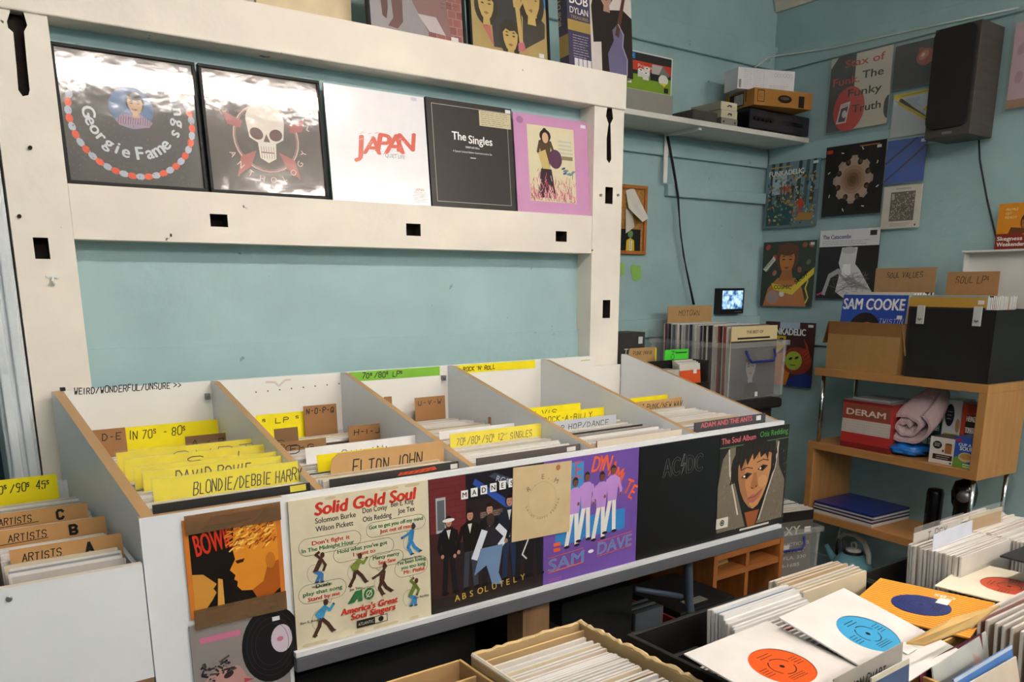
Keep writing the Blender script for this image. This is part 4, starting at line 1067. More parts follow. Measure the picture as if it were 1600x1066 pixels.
taped(cov_record, [(297, 980), (446, 944), (457, 1096), (308, 1128)], 'grey single sleeve of reclining head beside black disc, below the orange single', [], '#8b8481')

# ------------------------------------------------------------------ right wall
XP = XW-0.0275
def on_wall(cov, tl, tr, bl, lab, base='#c9c4bc', m='printg', w=None, t=0.004, cat='record sleeve', name='record_sleeve', x=XP, pocket=None, h=None):
    A, B, D = at(*tl, 'x', x), at(*tr, 'x', x), at(*bl, 'x', x)
    w_ = w or (A.y-B.y); h_ = h or (A.z-D.z)
    o = sleeve(cov, w_, h_, t, base, m, name); tag(o, lab, cat)
    place(o, x, A.y-w_/2, D.z if not h else A.z-h_, -PI/2, 0)
    if pocket:
        l, r_, b, u = pocket; mb = MB(); mb.box(-w_/2-l, -0.006, -b, w_/2+r_, -0.0055, h_+u); mb.build('plastic_pocket', M['pocket'], o)
    return o
on_wall(cov_stax, (1300, 93), (1396, 77), (1293, 208), 'red and cream record sleeve with bold lettering under top rail of right wall', pocket=(.01, .008, .012, .06))
on_wall(cov_tomato, (1400, 73), (1452, 64), (1396, 141), 'dark single sleeve with glowing red fruit beside the loudspeaker', '#2c2220', w=0.18, pocket=(.004, .004, .006, .05), x=XP-0.001)
on_wall(cov_yellow, (1397, 149), (1453, 141), (1392, 216), 'pale single sleeve with yellow bands and arrow shape on right wall', '#b6bcc4', w=0.18, pocket=(.004, .004, .006, .004))
on_wall(cov_blue, (1388, 221), (1448, 213), (1384, 288), 'blue single sleeve with dark diagonal stripes on right wall', '#2a4a94', w=0.18, pocket=(.004, .004, .006, .004))
on_wall(cov_crowd, (1382, 293), (1440, 291), (1378, 358), 'cream single sleeve with square brown crowd picture on right wall', '#d2c9ba', w=0.18, pocket=(.004, .004, .006, .004))
on_wall(cov_circle, (1292, 231), (1385, 223), (1286, 339), 'black record sleeve with ring of dark figures around brown glow', '#221d1c')
on_wall(cov_forest, (1199.7, 258), (1283, 248), (1195, 358), 'record sleeve of woodland crowd nearest the room corner', '#5f6f70')
on_wall(cov_helmet, (1193.7, 379), (1276, 376), (1190, 478), 'record sleeve of a helmeted man with yellow banner, below the woodland sleeve', '#3b3a30')
on_wall(cov_catacombs, (1282.5, 361), (1376, 360), (1277.7, 466), 'black and white record sleeve with white title band on right wall', '#2a2829')
o = on_wall(cov_alien, (1197, 502), (1275, 503), (1192, 598), 'record sleeve with yellow mask face and green head behind the clear crate', '#4a2a26', x=XP-0.0)
def cov_poster(a):
    a.rect(0, 0, 1, 1, '#d88a1e'); a.rect(0, 0, 1, .42, '#8c2a1e'); a.face(.86, .86, .4, '#a8642c', '#3a2416'); a.face(.72, .60, .34, '#a8642c', '#3a2416'); a.poly([(.3, .42), (.36, .54), (.6, .52), (1, .5), (1, .42)], '#6a3a1a')
    for i, t in enumerate(('PEOPLE', 'GET', 'READY')): a.text(t, .18, .86-i*.075, .045, '#f0d8a0', fit=.3 if i != 1 else .15, shear=.2)
    a.text('Skegness', .05, .29, .075, '#f0ece6', fit=.62, bold=.03); a.text('Weekender', .05, .18, .075, '#f0ece6', fit=.70, bold=.03); a.lines(.07, .06, .6, .1, 2, '#e0b08a', .0012); a.rect(.62, .0, .78, .12, '#c8382a')
on_wall(cov_poster, (1562, 319), (1600, 315), (1556, 399), 'orange and red event poster above the white box lid', '#c87a1e', m='worn', w=0.155, t=0.0012, cat='poster', name='poster', h=0.206)
def cov_pink(a):
    a.rect(0, 0, 1, 1, '#c9a8b2'); rr = random.Random(2)
    for i in range(30): a.ell(rr.uniform(.09, .91), rr.uniform(.09, .91), .08, .05, rr.choice(['#b890a0', '#d8bcc4', '#a88898']), n=8, rot=rr.random()*3)
    a.rect(0, 0, 1, .10, '#a87a5a')
on_wall(cov_pink, (1588, 36), (1600, 34), (1583, 124), 'pink mottled record sleeve at the photo edge beside the loudspeaker', m='printg', w=0.315, h=0.317, pocket=(.01, .01, .01, .06))
# ================================================================== records filling the browser, with handwritten divider cards
def top_edge(o, h, TL, TR, lean=0.04, z=None, y=None):
    """hang a sleeve by its seen top edge: pixels TL, TR on the level z (or the depth y)"""
    A, B = (at(*TL, 'z', z), at(*TR, 'z', z)) if z is not None else (at(*TL, 'y', y), at(*TR, 'y', y))
    yaw = math.atan2(B.y-A.y, B.x-A.x); c = (A+B)/2
    m = Matrix.Rotation(yaw, 4, 'Z') @ Matrix.Rotation(-lean, 4, 'X')
    b = c - (m @ Vector((0, 0, h)))
    o.matrix_world = Matrix.Translation(b) @ m
    return o
YEL, BRN, WHT, CRD = '#f2df0e', '#9b6f45', '#eceae8', '#bd9563'
def card(TL, TR, y, col, label, txt='', tx=.1, sz=.016, h=0.2, tz=.02, wd=.0022, name='divider_card', lean=.035, adv=.95, z=None, poly=False, corner=False, under=None, slant=.12, fit=None, clip=None):
    A, B = (at(*TL, 'y', y), at(*TR, 'y', y)) if z is None else (at(*TL, 'z', z), at(*TR, 'z', z))
    w = (B-A).length; xa, xb = A.x, B.x
    # a card ends at the side boards of its bay
    if clip is not None:
        lo, hi = (DX[clip][0], DX[clip+1][0]) if clip >= 0 else (-.475, -.267)
        if clip == 0: lo = DX[0][0] + (DX[0][1]-DX[0][0])*(y-YB)/(YF-YB) + .006
        xa, xb = max(A.x, lo+.0095), min(B.x, hi-.0095)
        w2 = xb-xa
        if txt: tx = (tx*w-(xa-A.x))/w2; fit = (fit or .8)*w/w2
        TL = TR = None; w = w2
    mb = MB()
    if corner: mb.prism([(-w/2, 0, 0), (w/2, 0, 0), (w/2, 0, h-.004), (w/2-.004, 0, h), (-w/2+.02, 0, h), (-w/2+.006, 0, h-.01), (-w/2, 0, h-.03)], (0, .0014, 0), c=col)
    else: mb.box(-w/2, 0, 0, w/2, .0014, h, c=col)
    a = Art(mb, (-w/2, 0, 0), (1, 0, 0), (0, 0, 1), w, h)
    if under: a.rect(0, 0, 1, 1-.055/h, under)
    if txt: a.hand(txt, tx, (h-tz-sz)/h, sz, wd=wd, adv=adv, slant=slant, fit=fit)
    o = mb.build(name, M['worn'])
    tag(o, label, 'divider card')
    if poly:
        mb = MB(); mb.box(-w/2-.003, -.0016, 0, w/2+.003, -.001, h+.004); mb.build('plastic_sleeve', M['pocket'], o)
    if clip is not None:
        zz = [A.z + (B.z-A.z)*(q-A.x)/(B.x-A.x) for q in (xa, xb)]
        o.matrix_world = Matrix.Translation(((xa+xb)/2, y-math.sin(lean)*h, (zz[0]+zz[1])/2-math.cos(lean)*h)) @ Matrix.Rotation(-lean, 4, 'X'); return o
    return top_edge(o, h, TL, TR, lean, z, y)
TONES = ['#d9d5ce', '#cfc8bc', '#e2ddd4', '#c4bdb2', '#d8cfc0', '#bfb9b2', '#dcd8d6', '#c9c1b4', '#a79e92', '#8b847c', '#3a3532', '#b8a98c', '#d6c7a4', '#9aa0a6', '#b5553c', '#5b4a3c', '#e6e3de']
WTS = [6, 6, 6, 5, 5, 4, 5, 4, 2, 1.2, 1.6, 2, 2, 1.5, .5, .6, 5]
LPM = []
for i, c in enumerate(TONES):
    mb = MB(); mb.box(-.1575, 0, 0, .1575, .0072, .315, c=c)
    k = lin(c); mb.c[-1] = tuple(x*.5+.5*y for x, y in zip(k, lin('#dcd8d4')))
    mb.ink('#dddad6'); mb.box(-.159, .0002, .0, -.1575, .007, .3145); mb.box(.1575, .0002, 0, .159, .007, .3145)
    LPM.append(mb.build('record_sleeve', M['sleeve'], mesh_only=True))
def fill(meshes, wts, name, cat, label, group, xc, ytops, ztop, h, lean=.035, xj=.006, zj=.004, yj=.5, avoid=(), gap=.007, sx=1):
    """stand one sleeve at every y of ytops, leaving room for the cards at avoid"""
    n = 0
    for yt in ytops:
        if any(yt-.003 < a < yt+gap+.001 for a in avoid): continue
        me = rnd.choices(meshes, wts)[0]
        o = bpy.data.objects.new(name, me); COL.objects.link(o); tag(o, label, cat, group)
        z = ztop(yt) if callable(ztop) else ztop
        place(o, (xc(yt) if callable(xc) else xc)+rnd.uniform(-xj, xj), yt-math.sin(lean)*h, z-h*math.cos(lean)+rnd.uniform(-zj, zj), R(rnd.uniform(-yj, yj)), lean)
        if sx != 1: o.scale.x = sx
        n += 1
    return n
def frange(a, b, s):
    out = []
    while a < b: out.append(a); a += s*rnd.uniform(.85, 1.15)
    return out
ZT = 1.0965
def prof(y): return ZT - .012*max(0, (y+.55))/.2
BAYS = [('leftmost bay', -.05), ('second bay', .288), ('third bay', .655), ('fourth bay', 1.027), ('rightmost bay', 1.398)]
# bay 1
card((100, 681), (195, 665), -.405, BRN, 'brown divider card lettered with two capitals at the back of leftmost bay', 'D-E', 0.6, .016, h=.19, tz=.012, fit=0.3, clip=0)
card((192, 667), (340, 657), -.395, YEL, 'long yellow divider card with decades written on it at back of leftmost bay', "IN 70s - 80s", 0.05, .021, tz=.01, fit=0.6, clip=0)
card((289, 684), (352, 675), -.47, '#7d5c3c', 'small dark brown divider card standing behind the yellow row in leftmost bay', 'A - B', .15, .013, h=.19, tz=.012, clip=0)
card((181, 706), (411, 686), -.665, YEL, 'farthest of the five yellow cards grouped in leftmost bay', 'CURTIS', .36, .02, tz=.012, wd=.0016, poly=True, clip=0)
card((193, 720), (425, 692), -.755, YEL, 'fourth yellow card from the front of leftmost bay', 'S  L  O', .40, .02, tz=.010, poly=True, clip=0)
card((208, 731), (441, 706), -.835, YEL, 'third yellow card from the front of leftmost bay', '', poly=True, clip=0)
card((222, 738), (455, 711), -.865, YEL, 'second yellow card from the front of leftmost bay', 'DAVID BOWIE', 0.2, .022, tz=.006, wd=.0026, poly=True, adv=1.05, fit=0.5, clip=0)
card((237, 749), (477, 720), -.965, YEL, 'front yellow card with two slashed names in leftmost bay', 'BLONDIE/DEBBIE HARRY', 0.24, .024, tz=.016, wd=.0022, h=.22, poly=True, under='#eceaea', adv=.92, fit=0.72, clip=0)
# bay 2
card((400, 651), (475, 641), -.40, YEL, 'yellow card lettered for long players at back of second bay', 's LP s', .12, .015, tz=.012, clip=1)
card((474, 637), (525, 629), -.41, BRN, 'brown tab card with four capitals at the back of second bay', 'N-O-P-Q', 0.08, .015, h=.19, tz=.008, wd=.0026, fit=0.82, clip=1)
card((544, 668), (600, 659), -.60, BRN, 'brown tab card with three capitals in middle of second bay', 'H-I-J', 0.15, .013, h=.18, tz=.012, wd=.0024, fit=0.7, clip=1)
card((438, 694), (509, 682), -.655, '#8f6a42', 'brown tab card with two capitals beside the second divider of the browser', 'F-G', 0.2, .014, h=.18, tz=.012, wd=.0024, fit=0.5, clip=1)
card((428, 672), (465, 666), -.53, '#7a5a3a', 'short plain brown card leaning at the left of second bay', '', h=.17, clip=1)
card((477, 702), (661, 677), -.80, WHT, 'white card with half hidden lettering behind front cards of second bay', 'CANTANA', 0.28, .02, tz=.018, wd=.0016, fit=0.4, clip=1)
card((495, 712), (600, 698), -.90, YEL, 'yellow card tucked behind the big brown card in second bay', '', h=.21, clip=1)
card((515, 713), (693, 686), -.945, CRD, 'large tan card with two word name at front of second bay', 'ELTON JOHN', 0.18, .03, tz=.022, wd=.003, h=.22, corner=True, adv=1.05, fit=0.6, clip=1)
# bay 3
card((600, 621), (612, 619), -.385, BRN, 'brown tab card mostly hidden by the divider in third bay', '', .5, .012, h=.18, tz=.01, clip=2)
card((648, 623), (695, 617), -.40, BRN, 'brown tab card with three capitals at back of third bay', 'U-V-W', 0.1, .014, h=.19, tz=.01, wd=.0024, fit=0.75, clip=2)
card((763, 652), (809, 647), -.60, BRN, 'small rounded brown tab card with one letter in third bay', 'O', .42, .010, h=.18, tz=.008, wd=.0024, clip=2)
card((686, 674), (829, 659), -.72, WHT, 'white card edge behind the wide yellow card of third bay', '', h=.2, clip=2)
card((703, 678), (849, 662), -.845, YEL, 'wide yellow card for twelve inch singles in third bay', "70s/80s/90s 12'' SINGLES", 0.06, .018, tz=.014, wd=.0018, adv=.62, poly=True, fit=0.8, clip=2)
# bay 4
card((822, 640), (907, 628), -.62, YEL, 'farther yellow card half hidden by divider in fourth bay', 'ELVIS', 0.04, .016, tz=.012, fit=0.5, clip=3)
card((840, 650), (944, 634), -.69, YEL, 'nearer yellow card with hyphenated word in fourth bay', 'ROCK-A-BILLY', 0.08, .016, tz=.012, adv=.85, fit=0.72, clip=3)
card((850, 664), (963, 645), -.80, '#c9ccd4', 'grey white card in clear sleeve in front of yellow cards in fourth bay', 'HIP HOP/DANCE', 0.12, .015, tz=.012, adv=.8, poly=True, fit=0.76, clip=3)
# bay 5
card((985, 622), (1087, 613), -.60, YEL, 'yellow card behind the tan card in rightmost bay', '', h=.2, clip=4)
card((985, 628), (1094, 620), -.665, CRD, 'tan card with slashed words in rightmost bay', 'POST PUNK/NEW WAVE', 0.02, .017, tz=.012, wd=.0024, adv=.74, fit=0.75, clip=4)
AV = [(-.405, -.395, -.47, -.665, -.755, -.835, -.865, -.965), (-.40, -.41, -.60, -.655, -.53, -.80, -.90, -.945), (-.385, -.40, -.60, -.72, -.845), (-.62, -.69, -.80), (-.60, -.665)]
for b, (nm, xc) in enumerate(BAYS):
    ws = list(WTS)
    if b == 3: ws[10] = 6; ws[14] = 2.5
    fill(LPM, ws, 'record_sleeve', 'record sleeve', 'long playing record in clear plastic packed upright in the %s' % nm, 'records in the %s' % nm,
         -.0625 if b == 0 else xc, [y for y in frange(-1.018, -.372, .0155)], prof, .315, avoid=AV[b], gap=.0075, xj=.001 if b == 0 else .006, sx=.965 if b == 0 else 1)
# front sleeves of the bays that show their own tops
def front_lp(xc, cov, label, y=-1.033, z=1.106, base='#332f2d', w=.315):
    o = sleeve(cov, w, .315, .0038, base, 'printg'); tag(o, label, 'record sleeve')
    place(o, xc, y-math.sin(.03)*.315, z-.315, 0, .03); return o
front_lp(-.0625, lambda a: (a.rect(0, 0, 1, 1, '#2e2b2a'), a.rect(.86, .955, .97, .995, '#d8c84a')), 'black record sleeve with yellow sticker at the very front of leftmost bay', w=.304)
front_lp(.29, lambda a: (a.rect(0, 0, 1, 1, '#383533'), a.poly([(.50, .958), (.52, .978), (.66, .98), (.80, .988), (.815, .964), (.70, .956)], '#c8502c'), [a.line([(.53+q*.045, .962), (.55+q*.045, .976)], .002, '#8e2f18') for q in range(6)], a.rect(.93, .95, .99, .985, '#dcd8d0')), 'dark record sleeve with orange lettering at the front of second bay')
front_lp(.655, lambda a: (a.rect(0, 0, 1, 1, '#5c5450'), a.rect(.86, .95, .95, .985, '#dcd8d0')), 'brownish record sleeve at the very front of third bay', base='#6a625c')
front_lp(1.027, cov_blank('#d8cdbc'), 'cream record sleeve with orange top edge at the front of fourth bay', base='#c86a4a')
front_lp(1.395, lambda a: (a.rect(0, 0, 1, 1, '#4a484c'), a.text('ADAM AND THE ANTS', .08, .945, .045, '#d8646c', fit=.72, bold=.03), a.rect(.86, .94, .93, .985, '#dedbe0')), 'grey record sleeve with pink lettering at the front of rightmost bay', base='#55535a', z=1.118)

# ------------------------------------------------------------------ singles rack at the far left
sr = thing('singles_rack', 'white box rack of singles at the left of the browser', 'record rack')
mb = MB(); mb.box(-.70, -1.075, .79, -.2495, -1.06, 1.012, c='#e3e5e8', top='#d9cfc0'); mb.build('front_panel', M['laminate'], sr)
mb = MB(); mb.box(-.70, -1.06, .79, -.69, -.40, 1.012, c=LAM); mb.build('side_panel', M['laminate'], sr)
mb = MB(); mb.box(-.477, -1.06, .835, -.468, -.40, 1.03, c='#dfe0e2', top='#d9cfc0'); mb.build('divider', M['laminate'], sr)
mb = MB(); mb.box(-.258, -1.06, .79, -.2495, -.40, 1.0, c=LAM); mb.build('side_panel', M['laminate'], sr)
mb = MB(); mb.box(-.69, -.405, .79, -.258, -.395, 1.04, c=LAM); mb.build('back_panel', M['laminate'], sr)
mb = MB(); mb.box(-.69, -1.06, .82, -.258, -.405, .832, c=LAM); mb.build('base_board', M['laminate'], sr)
mb = MB(); mb.box(-.69, -1.07, .74, -.2495, -1.0, .789); mb.build('rail', M['pine'], sr)
for x in (-.68, -.2895):
    for y in (-1.05, -.45):
        mb = MB(); mb.box(x, y, 0, x+.04, y+.04, .789); mb.build('leg', M['pine'], sr)
p = at(14, 936, 'y', -1.075); mb = MB(); mb.lathe([(.005, 0), (.005, .0018), (.0035, .003)], 0, 0, 12, m=Matrix.Translation((p.x, -1.075, p.z)) @ Matrix.Rotation(PI/2, 4, 'X')); mb.build('screw_cap', M['steel'], sr)
S7 = []
T7 = ['#dedad6', '#cfcac4', '#d9d2c8', '#c2bcb6', '#e4e1de', '#b8b0a8', '#cfc0a4', '#b49a78', '#8f969e', '#7a6f66', '#a86a5e', '#d0bfae']
W7 = [6, 6, 5, 4, 5, 3, 2, 1.5, 1.5, 1, .7, 3]
def mk7(tones, w=.178, h=.18, t=.0044):
    out = []
    for c in tones:
        mb = MB(); mb.box(-w/2, 0, 0, w/2, t, h, c=c); k = lin(c); mb.c[-1] = tuple(x*.5+.5*y for x, y in zip(k, lin('#dcd9d6')))
        mb.ink('#d5d2ce'); mb.box(-w/2-.0015, .0003, 0, -w/2, t-.0003, h-.0008); mb.box(w/2, .0003, 0, w/2+.0015, t-.0003, h-.0008)
        out.append(mb.build('single_sleeve', M['sleeve'], mesh_only=True))
    return out
S7 = mk7(T7)
def sc(TL, TR, y, txt, big, lab):
    A, B = at(*TL, 'y', y), at(*TR, 'y', y); h = .185; sh = max(0, -.4655-A.x); w = B.x-A.x-sh-.002
    mb = MB(); mb.box(-w/2, 0, 0, w/2, .0022, h, c='#b58a5a'); a = Art(mb, (-w/2, 0, 0), (1, 0, 0), (0, 0, 1), w, h)
    if big:
        a.hand(txt, .04 if big == 'C' else .1, (h-.024)/h, .013, wd=.0018, fit=.33); a.line([(.02, (h-.028)/h), (.45, (h-.026)/h)], .0014, K); a.hand(big, .66, (h-.027)/h, .019, wd=.0052, slant=0)
    o = mb.build('divider_card', M['cardboard']); tag(o, lab, 'divider card'); o.matrix_world = Matrix.Translation((A.x+sh+w/2, y-.05*h, (A.z+B.z)/2-h)) @ Matrix.Rotation(-.05, 4, 'X')
sc((-10, 806), (137, 784), -.70, 'ARTISTS', 'C', 'farthest of three tan artist cards in the singles rack at far left')
sc((-8, 830), (166, 807), -.82, 'ARTISTS', 'B', 'middle of three tan artist cards in the singles rack at far left')
sc((14, 862), (191, 831), -.95, 'ARTISTS', 'A', 'nearest of three tan artist cards in the singles rack at far left')
card((-60, 757), (88, 741), -.455, YEL, 'yellow card for forty fives at back of the singles rack at far left', "80s/90s 45s", 0.3, .019, tz=.012, h=.19, wd=.0022, fit=0.62, clip=-1)
fill(S7, W7, 'single_sleeve', 'record sleeve', 'seven inch single in clear plastic in the rack at far left', 'singles in the far left rack', -.362, frange(-1.03, -.47, .0145), 1.016, .18, lean=.05, xj=.004, zj=.003, avoid=(-.70, -.82, -.95, -.455), gap=.006)
# ================================================================== shelf in the back corner
ws = thing('wall_shelf', 'white wall shelf running from the timber post into the room corner', 'shelf')
ZS = 2.205
mb = MB(); mb.box(1.59, .045, ZS-.022, XW-.024, YW-.001, ZS); mb.build('board', M['shelfwhite'], ws, bevel=.002)
mb = MB(); p = at(1040, 215, 'y', .28); mb.box(p.x-.012, YW-.034, 1.967, p.x+.012, YW-.0285, ZS-.022); mb.box(p.x-.01, .07, ZS-.034, p.x+.01, YW-.034, ZS-.0225); mb.build('bracket', M['white'], ws)
def onshelf(px, py, y): q = at(px, py, 'y', y); return q
# printer carton on a grey carton
def carton(name, x0, y0, z0, x1, y1, z1, c, label, front=None, cat='box', m='printg', top=None, yaw=0, left=None):
    t_x, t_y = (x0+x1)/2, (y0+y1)/2
    mb = MB(); mb.box(x0-t_x, y0-t_y, 0, x1-t_x, y1-t_y, z1-z0, c=c, top=top)
    if front:
        a = Art(mb, (x0-t_x, y0-t_y, 0), (1, 0, 0), (0, 0, 1), x1-x0, z1-z0); front(a)
    if left:
        a = Art(mb, (x0-t_x, y1-t_y, 0), (0, -1, 0), (0, 0, 1), y1-y0, z1-z0); left(a)
    o = mb.build(name, M[m]); o.location = (t_x, t_y, z0); o.rotation_euler = (0, 0, yaw); tag(o, label, cat)
    return o
A, B = at(983, 140, 'y', .08), at(1052, 143, 'y', .08)
carton('carton', A.x-.03, .08, ZS+.0005, B.x, .26, at(1050, 150, 'y', .08).z, '#8f8b84', 'plain grey carton on the wall shelf under the printer box', left=cov_blank('#5d574e'))
def f_print(a):
    a.rect(0, 0, 1, 1, '#e6e4e0'); a.rect(.02, .02, .98, .97, '#2e2c2c'); a.rect(.02, .02, .98, .42, '#7a9a28'); a.rect(.04, .80, .24, .95, '#2a7ac0'); a.text('DYMO', .06, .85, .05, '#e8eef2', fit=.14)
    a.rect(.02, .52, .98, .76, '#c8402a'); a.text('Printer', .30, .60, .09, '#ecd8d0', fit=.30)
    a.rect(.0, .16, .18, .72, '#dedad6'); a.lines(.02, .3, .16, .68, 5, '#4a4644', .0014)
    for x, y in ((.36, .46), (.48, .52), (.46, .40)): a.rect(x-.06, y-.1, x+.06, y+.08, '#d8d5d2'); a.ell(x, y+.08, .06, .04, '#eceae8'); a.ell(x, y+.08, .025, .015, '#3a3a3a')
    a.rect(.55, .32, .74, .52, '#262626'); a.rect(.58, .5, .80, .74, '#b8b4b2'); a.poly([(.80, .74), (.94, .56), (.94, .48), (.72, .5)], '#7a7674'); a.ell(.82, .38, .10, .14, '#e6e2da'); a.poly([(.76, .3), (.9, .3), (.84, .2)], '#d8c832'); a.rect(.84, .05, .93, .18, '#22221f')
A, B = at(979, 80, 'y', .09), at(1049, 147, 'y', .09)
zt_ = at(1015, 84, 'y', .09).z; zb_ = at(1015, 146, 'y', .09).z
carton('printer_box', A.x-.02, .09, at(1050, 150, 'y', .08).z+.0008, B.x, .24, zt_, '#d8d6d2', 'printer carton with green and black front on the grey carton', f_print)
# radio-cassette style amplifier, two little drive boxes, laptop carton, white carton
zf = ZS+.0005
A, B = at(1170, 197, 'y', .06), at(1262, 207, 'y', .06)
am = thing('amplifier', 'black hi-fi amplifier on the wall shelf under the brown laptop carton', 'amplifier', ((A.x+B.x)/2, .06, zf))
hw = (B.x-A.x)/2; ha = at(1172, 167, 'y', .06).z-ZS
mb = MB(); mb.box(-hw, 0, .008, hw, .22, ha); mb.build('casing', M['blackgloss'], am, bevel=.003)
mb = MB(); mb.box(-hw, -.004, .01, hw, 0, ha-.004); mb.build('front_panel', mat('dark plum panel', '#2c2a30', .35), am)
for i in range(5):
    mb = MB(); mb.lathe([(.009, 0), (.009, .010), (.007, .013)], 0, 0, 12, m=Matrix.Translation((-hw+.03+i*.03, -.004, .05)) @ Matrix.Rotation(PI/2, 4, 'X')); mb.build('knob', M['black'], am)
mb = MB(); mb.box(.02, -.0055, .042, hw-.05, -.004, .06); mb.build('display', M['blackgloss'], am)
for x in (-hw+.03, hw-.03):
    for y in (.03, .19): mb = MB(); mb.lathe([(.012, 0), (.012, .008)], x, y, 10); mb.build('foot', M['black'], am)
A = at(1127, 190, 'y', .07); B = at(1152, 193, 'y', .07); wv = B.x-A.x
stk = [('#8f8a80', .034, 'lowest small silver drive in the stack beside the amplifier'), ('#cfc6a8', .034, 'middle cream drive with arched slot in stack beside the amplifier'), ('#d3cbb0', .034, 'topmost cream drive with arched slot in stack beside the amplifier')]
z = zf
for i, (c, hh, lab) in enumerate(stk):
    t = thing('disk_drive', lab, 'drive box', ((A.x+B.x)/2-.004*i, .07, z))
    mb = MB(); mb.box(-wv/2, .0, 0, wv/2, .18, hh-.0008, c='#5a5650' if i == 0 else '#9a9484', front=c); a_ = Art(mb, (-wv/2, 0, 0), (1, 0, 0), (0, 0, 1), wv, hh)
    if i == 0: a_.ell(.15, .5, .05, .14, '#2a2a2a'); a_.ell(.85, .5, .05, .14, '#2a2a2a')
    mb.build('casing', M['printg'], t)
    if i: mb = MB(); mb.tube([(-.012, -.003, .012), (-.008, -.005, .018), (.008, -.005, .018), (.012, -.003, .012)], .002, 6); mb.build('slot_handle', M['dark_wood_hole_shade'], t)
    z += hh
carton('equipment_box', A.x-.17, .085, zf, (A.x-.012), .24, zf+.05, '#4a4642', 'low dark box on the wall shelf left of the small drives')
zl = zf+ha+.0012
A, B = at(1107, 160, 'y', .03), at(1268, 165, 'y', .03)
def f_lap(a):
    a.rect(0, 0, 1, 1, '#a9753a'); a.rect(.05, .2, .17, .9, '#3a2a18'); a.rect(.06, .25, .16, .85, '#b07c40'); a.lines(.08, .4, .14, .7, 4, '#3a2a18', .0014); a.ell(.52, .48, .12, .24, '#2a2018'); a.ell(.52, .52, .08, .1, '#5a4a3a'); a.rect(.76, .05, .86, .75, '#241e1a')
def l_lap(a):
    a.rect(0, 0, 1, 1, '#a9753a'); a.rect(.15, .12, .65, .92, '#2a2624')
    for i in range(12): a.rect(.32+i*.026, .2, .32+i*.026+.013, .85, '#c8ccd0')
    a.rect(.70, .3, .73, .9, '#3a2a18')
# turned box: its near corner shows two sides
def turned(name, A, B, L, z, h, c, label, f, l, m):
    A, B, L = (at(*p, 'z', z) for p in (A, B, L)); yaw = math.atan2(B.y-A.y, B.x-A.x); w_ = (B-A).length; dp = min((L-A).length, .30)
    o = carton(name, 0, 0, z, w_, dp, z+h, c, label, f, left=l, m=m)
    q = A + Vector((math.cos(yaw)*w_/2-math.sin(yaw)*dp/2, math.sin(yaw)*w_/2+math.cos(yaw)*dp/2, 0))
    o.location = q; o.rotation_euler = (0, 0, yaw); return o
hl = at(1178, 136, 'y', at(1178, 163, 'z', zl).y).z-zl
turned('laptop_box', (1178, 163), (1268, 172), (1107, 161), zl, hl, '#a9753a', 'brown laptop carton with dark handle lying on the amplifier', f_lap, l_lap, 'cardboard')
def f_wh(a):
    a.rect(0, 0, 1, 1, '#ded8dc'); a.rect(.02, .05, .06, .45, '#8a8288'); a.lines(.1, .2, .25, .9, 9, '#a8a0a6', .0012); a.line([(.28, .02), (.28, .98)], .0012, '#b8b0b6'); a.line([(.45, .02), (.45, .98)], .0012, '#b8b0b6'); a.lines(.3, .1, .43, .9, 10, '#aaa2a8', .001)
    for i in range(6): a.ring(.66+i*.055, .76, .022, .09, .0012, '#9a9298', n=14)
    a.lines(.55, .1, .9, .25, 3, '#a098a0', .0012)
zw = zl+hl+.0008
turned('white_carton', (1152, 138), (1240, 145), (1115, 143), zw, at(1152, 104, 'y', at(1152, 138, 'z', zw).y).z-zw, '#dcd7da', 'white printed carton on top of the brown laptop carton', f_wh, cov_blank('#d6d2d8'), 'printg')
# cables on the walls
mb = MB(); q = [at(1180, 105, 'y', YW-.035), at(1188, 96, 'y', YW-.035), at(1200, 90, 'y', YW-.03), at(1210, 88, 'x', XW-.03), at(1300, 75, 'x', XW-.03), at(1450, 42, 'x', XW-.03), at(1592, 12, 'x', XW-.03)]
mb.tube(q, .004, 6); tag(mb.build('cable', M['cable'], smooth=True), 'white cable clipped along the top of the right wall', 'cable')
mb = MB(); mb.tube([at(1180, 105, 'y', YW-.05), at(1190, 98, 'y', YW-.05), at(1199, 92, 'y', YW-.04), at(1203, 94, 'y', YW-.04)], .004, 6); tag(mb.build('cable', M['cable'], smooth=True), 'short white cable loop rising behind the white carton in the corner', 'cable')
for k_, pts in enumerate((((1041, 208), (1048, 245), (1058, 300), (1064, 370), (1072, 420), (1080, 460), (1083, 476)), ((1043, 208), (1052, 255), (1060, 305), (1062, 350), (1068, 400), (1078, 445), (1085, 476)))):
    mb = MB(); mb.tube([at(px, py, 'y', YW-.035-.008*k_) for px, py in pts], .004, 6); tag(mb.build('cable', M['wire'], smooth=True), ['black cable hanging from shelf bracket, the straighter of two', 'black cable hanging from shelf bracket, the wavier of two'][k_], 'cable')
mb = MB(); mb.tube([at(px, py, 'x', XW-.012) for px, py in ((1529, 208), (1531, 250), (1542, 310), (1555, 365), (1564, 402))], .0035, 6); tag(mb.build('cable', M['wire'], smooth=True), 'thin black cable running down the wall from the loudspeaker', 'cable')
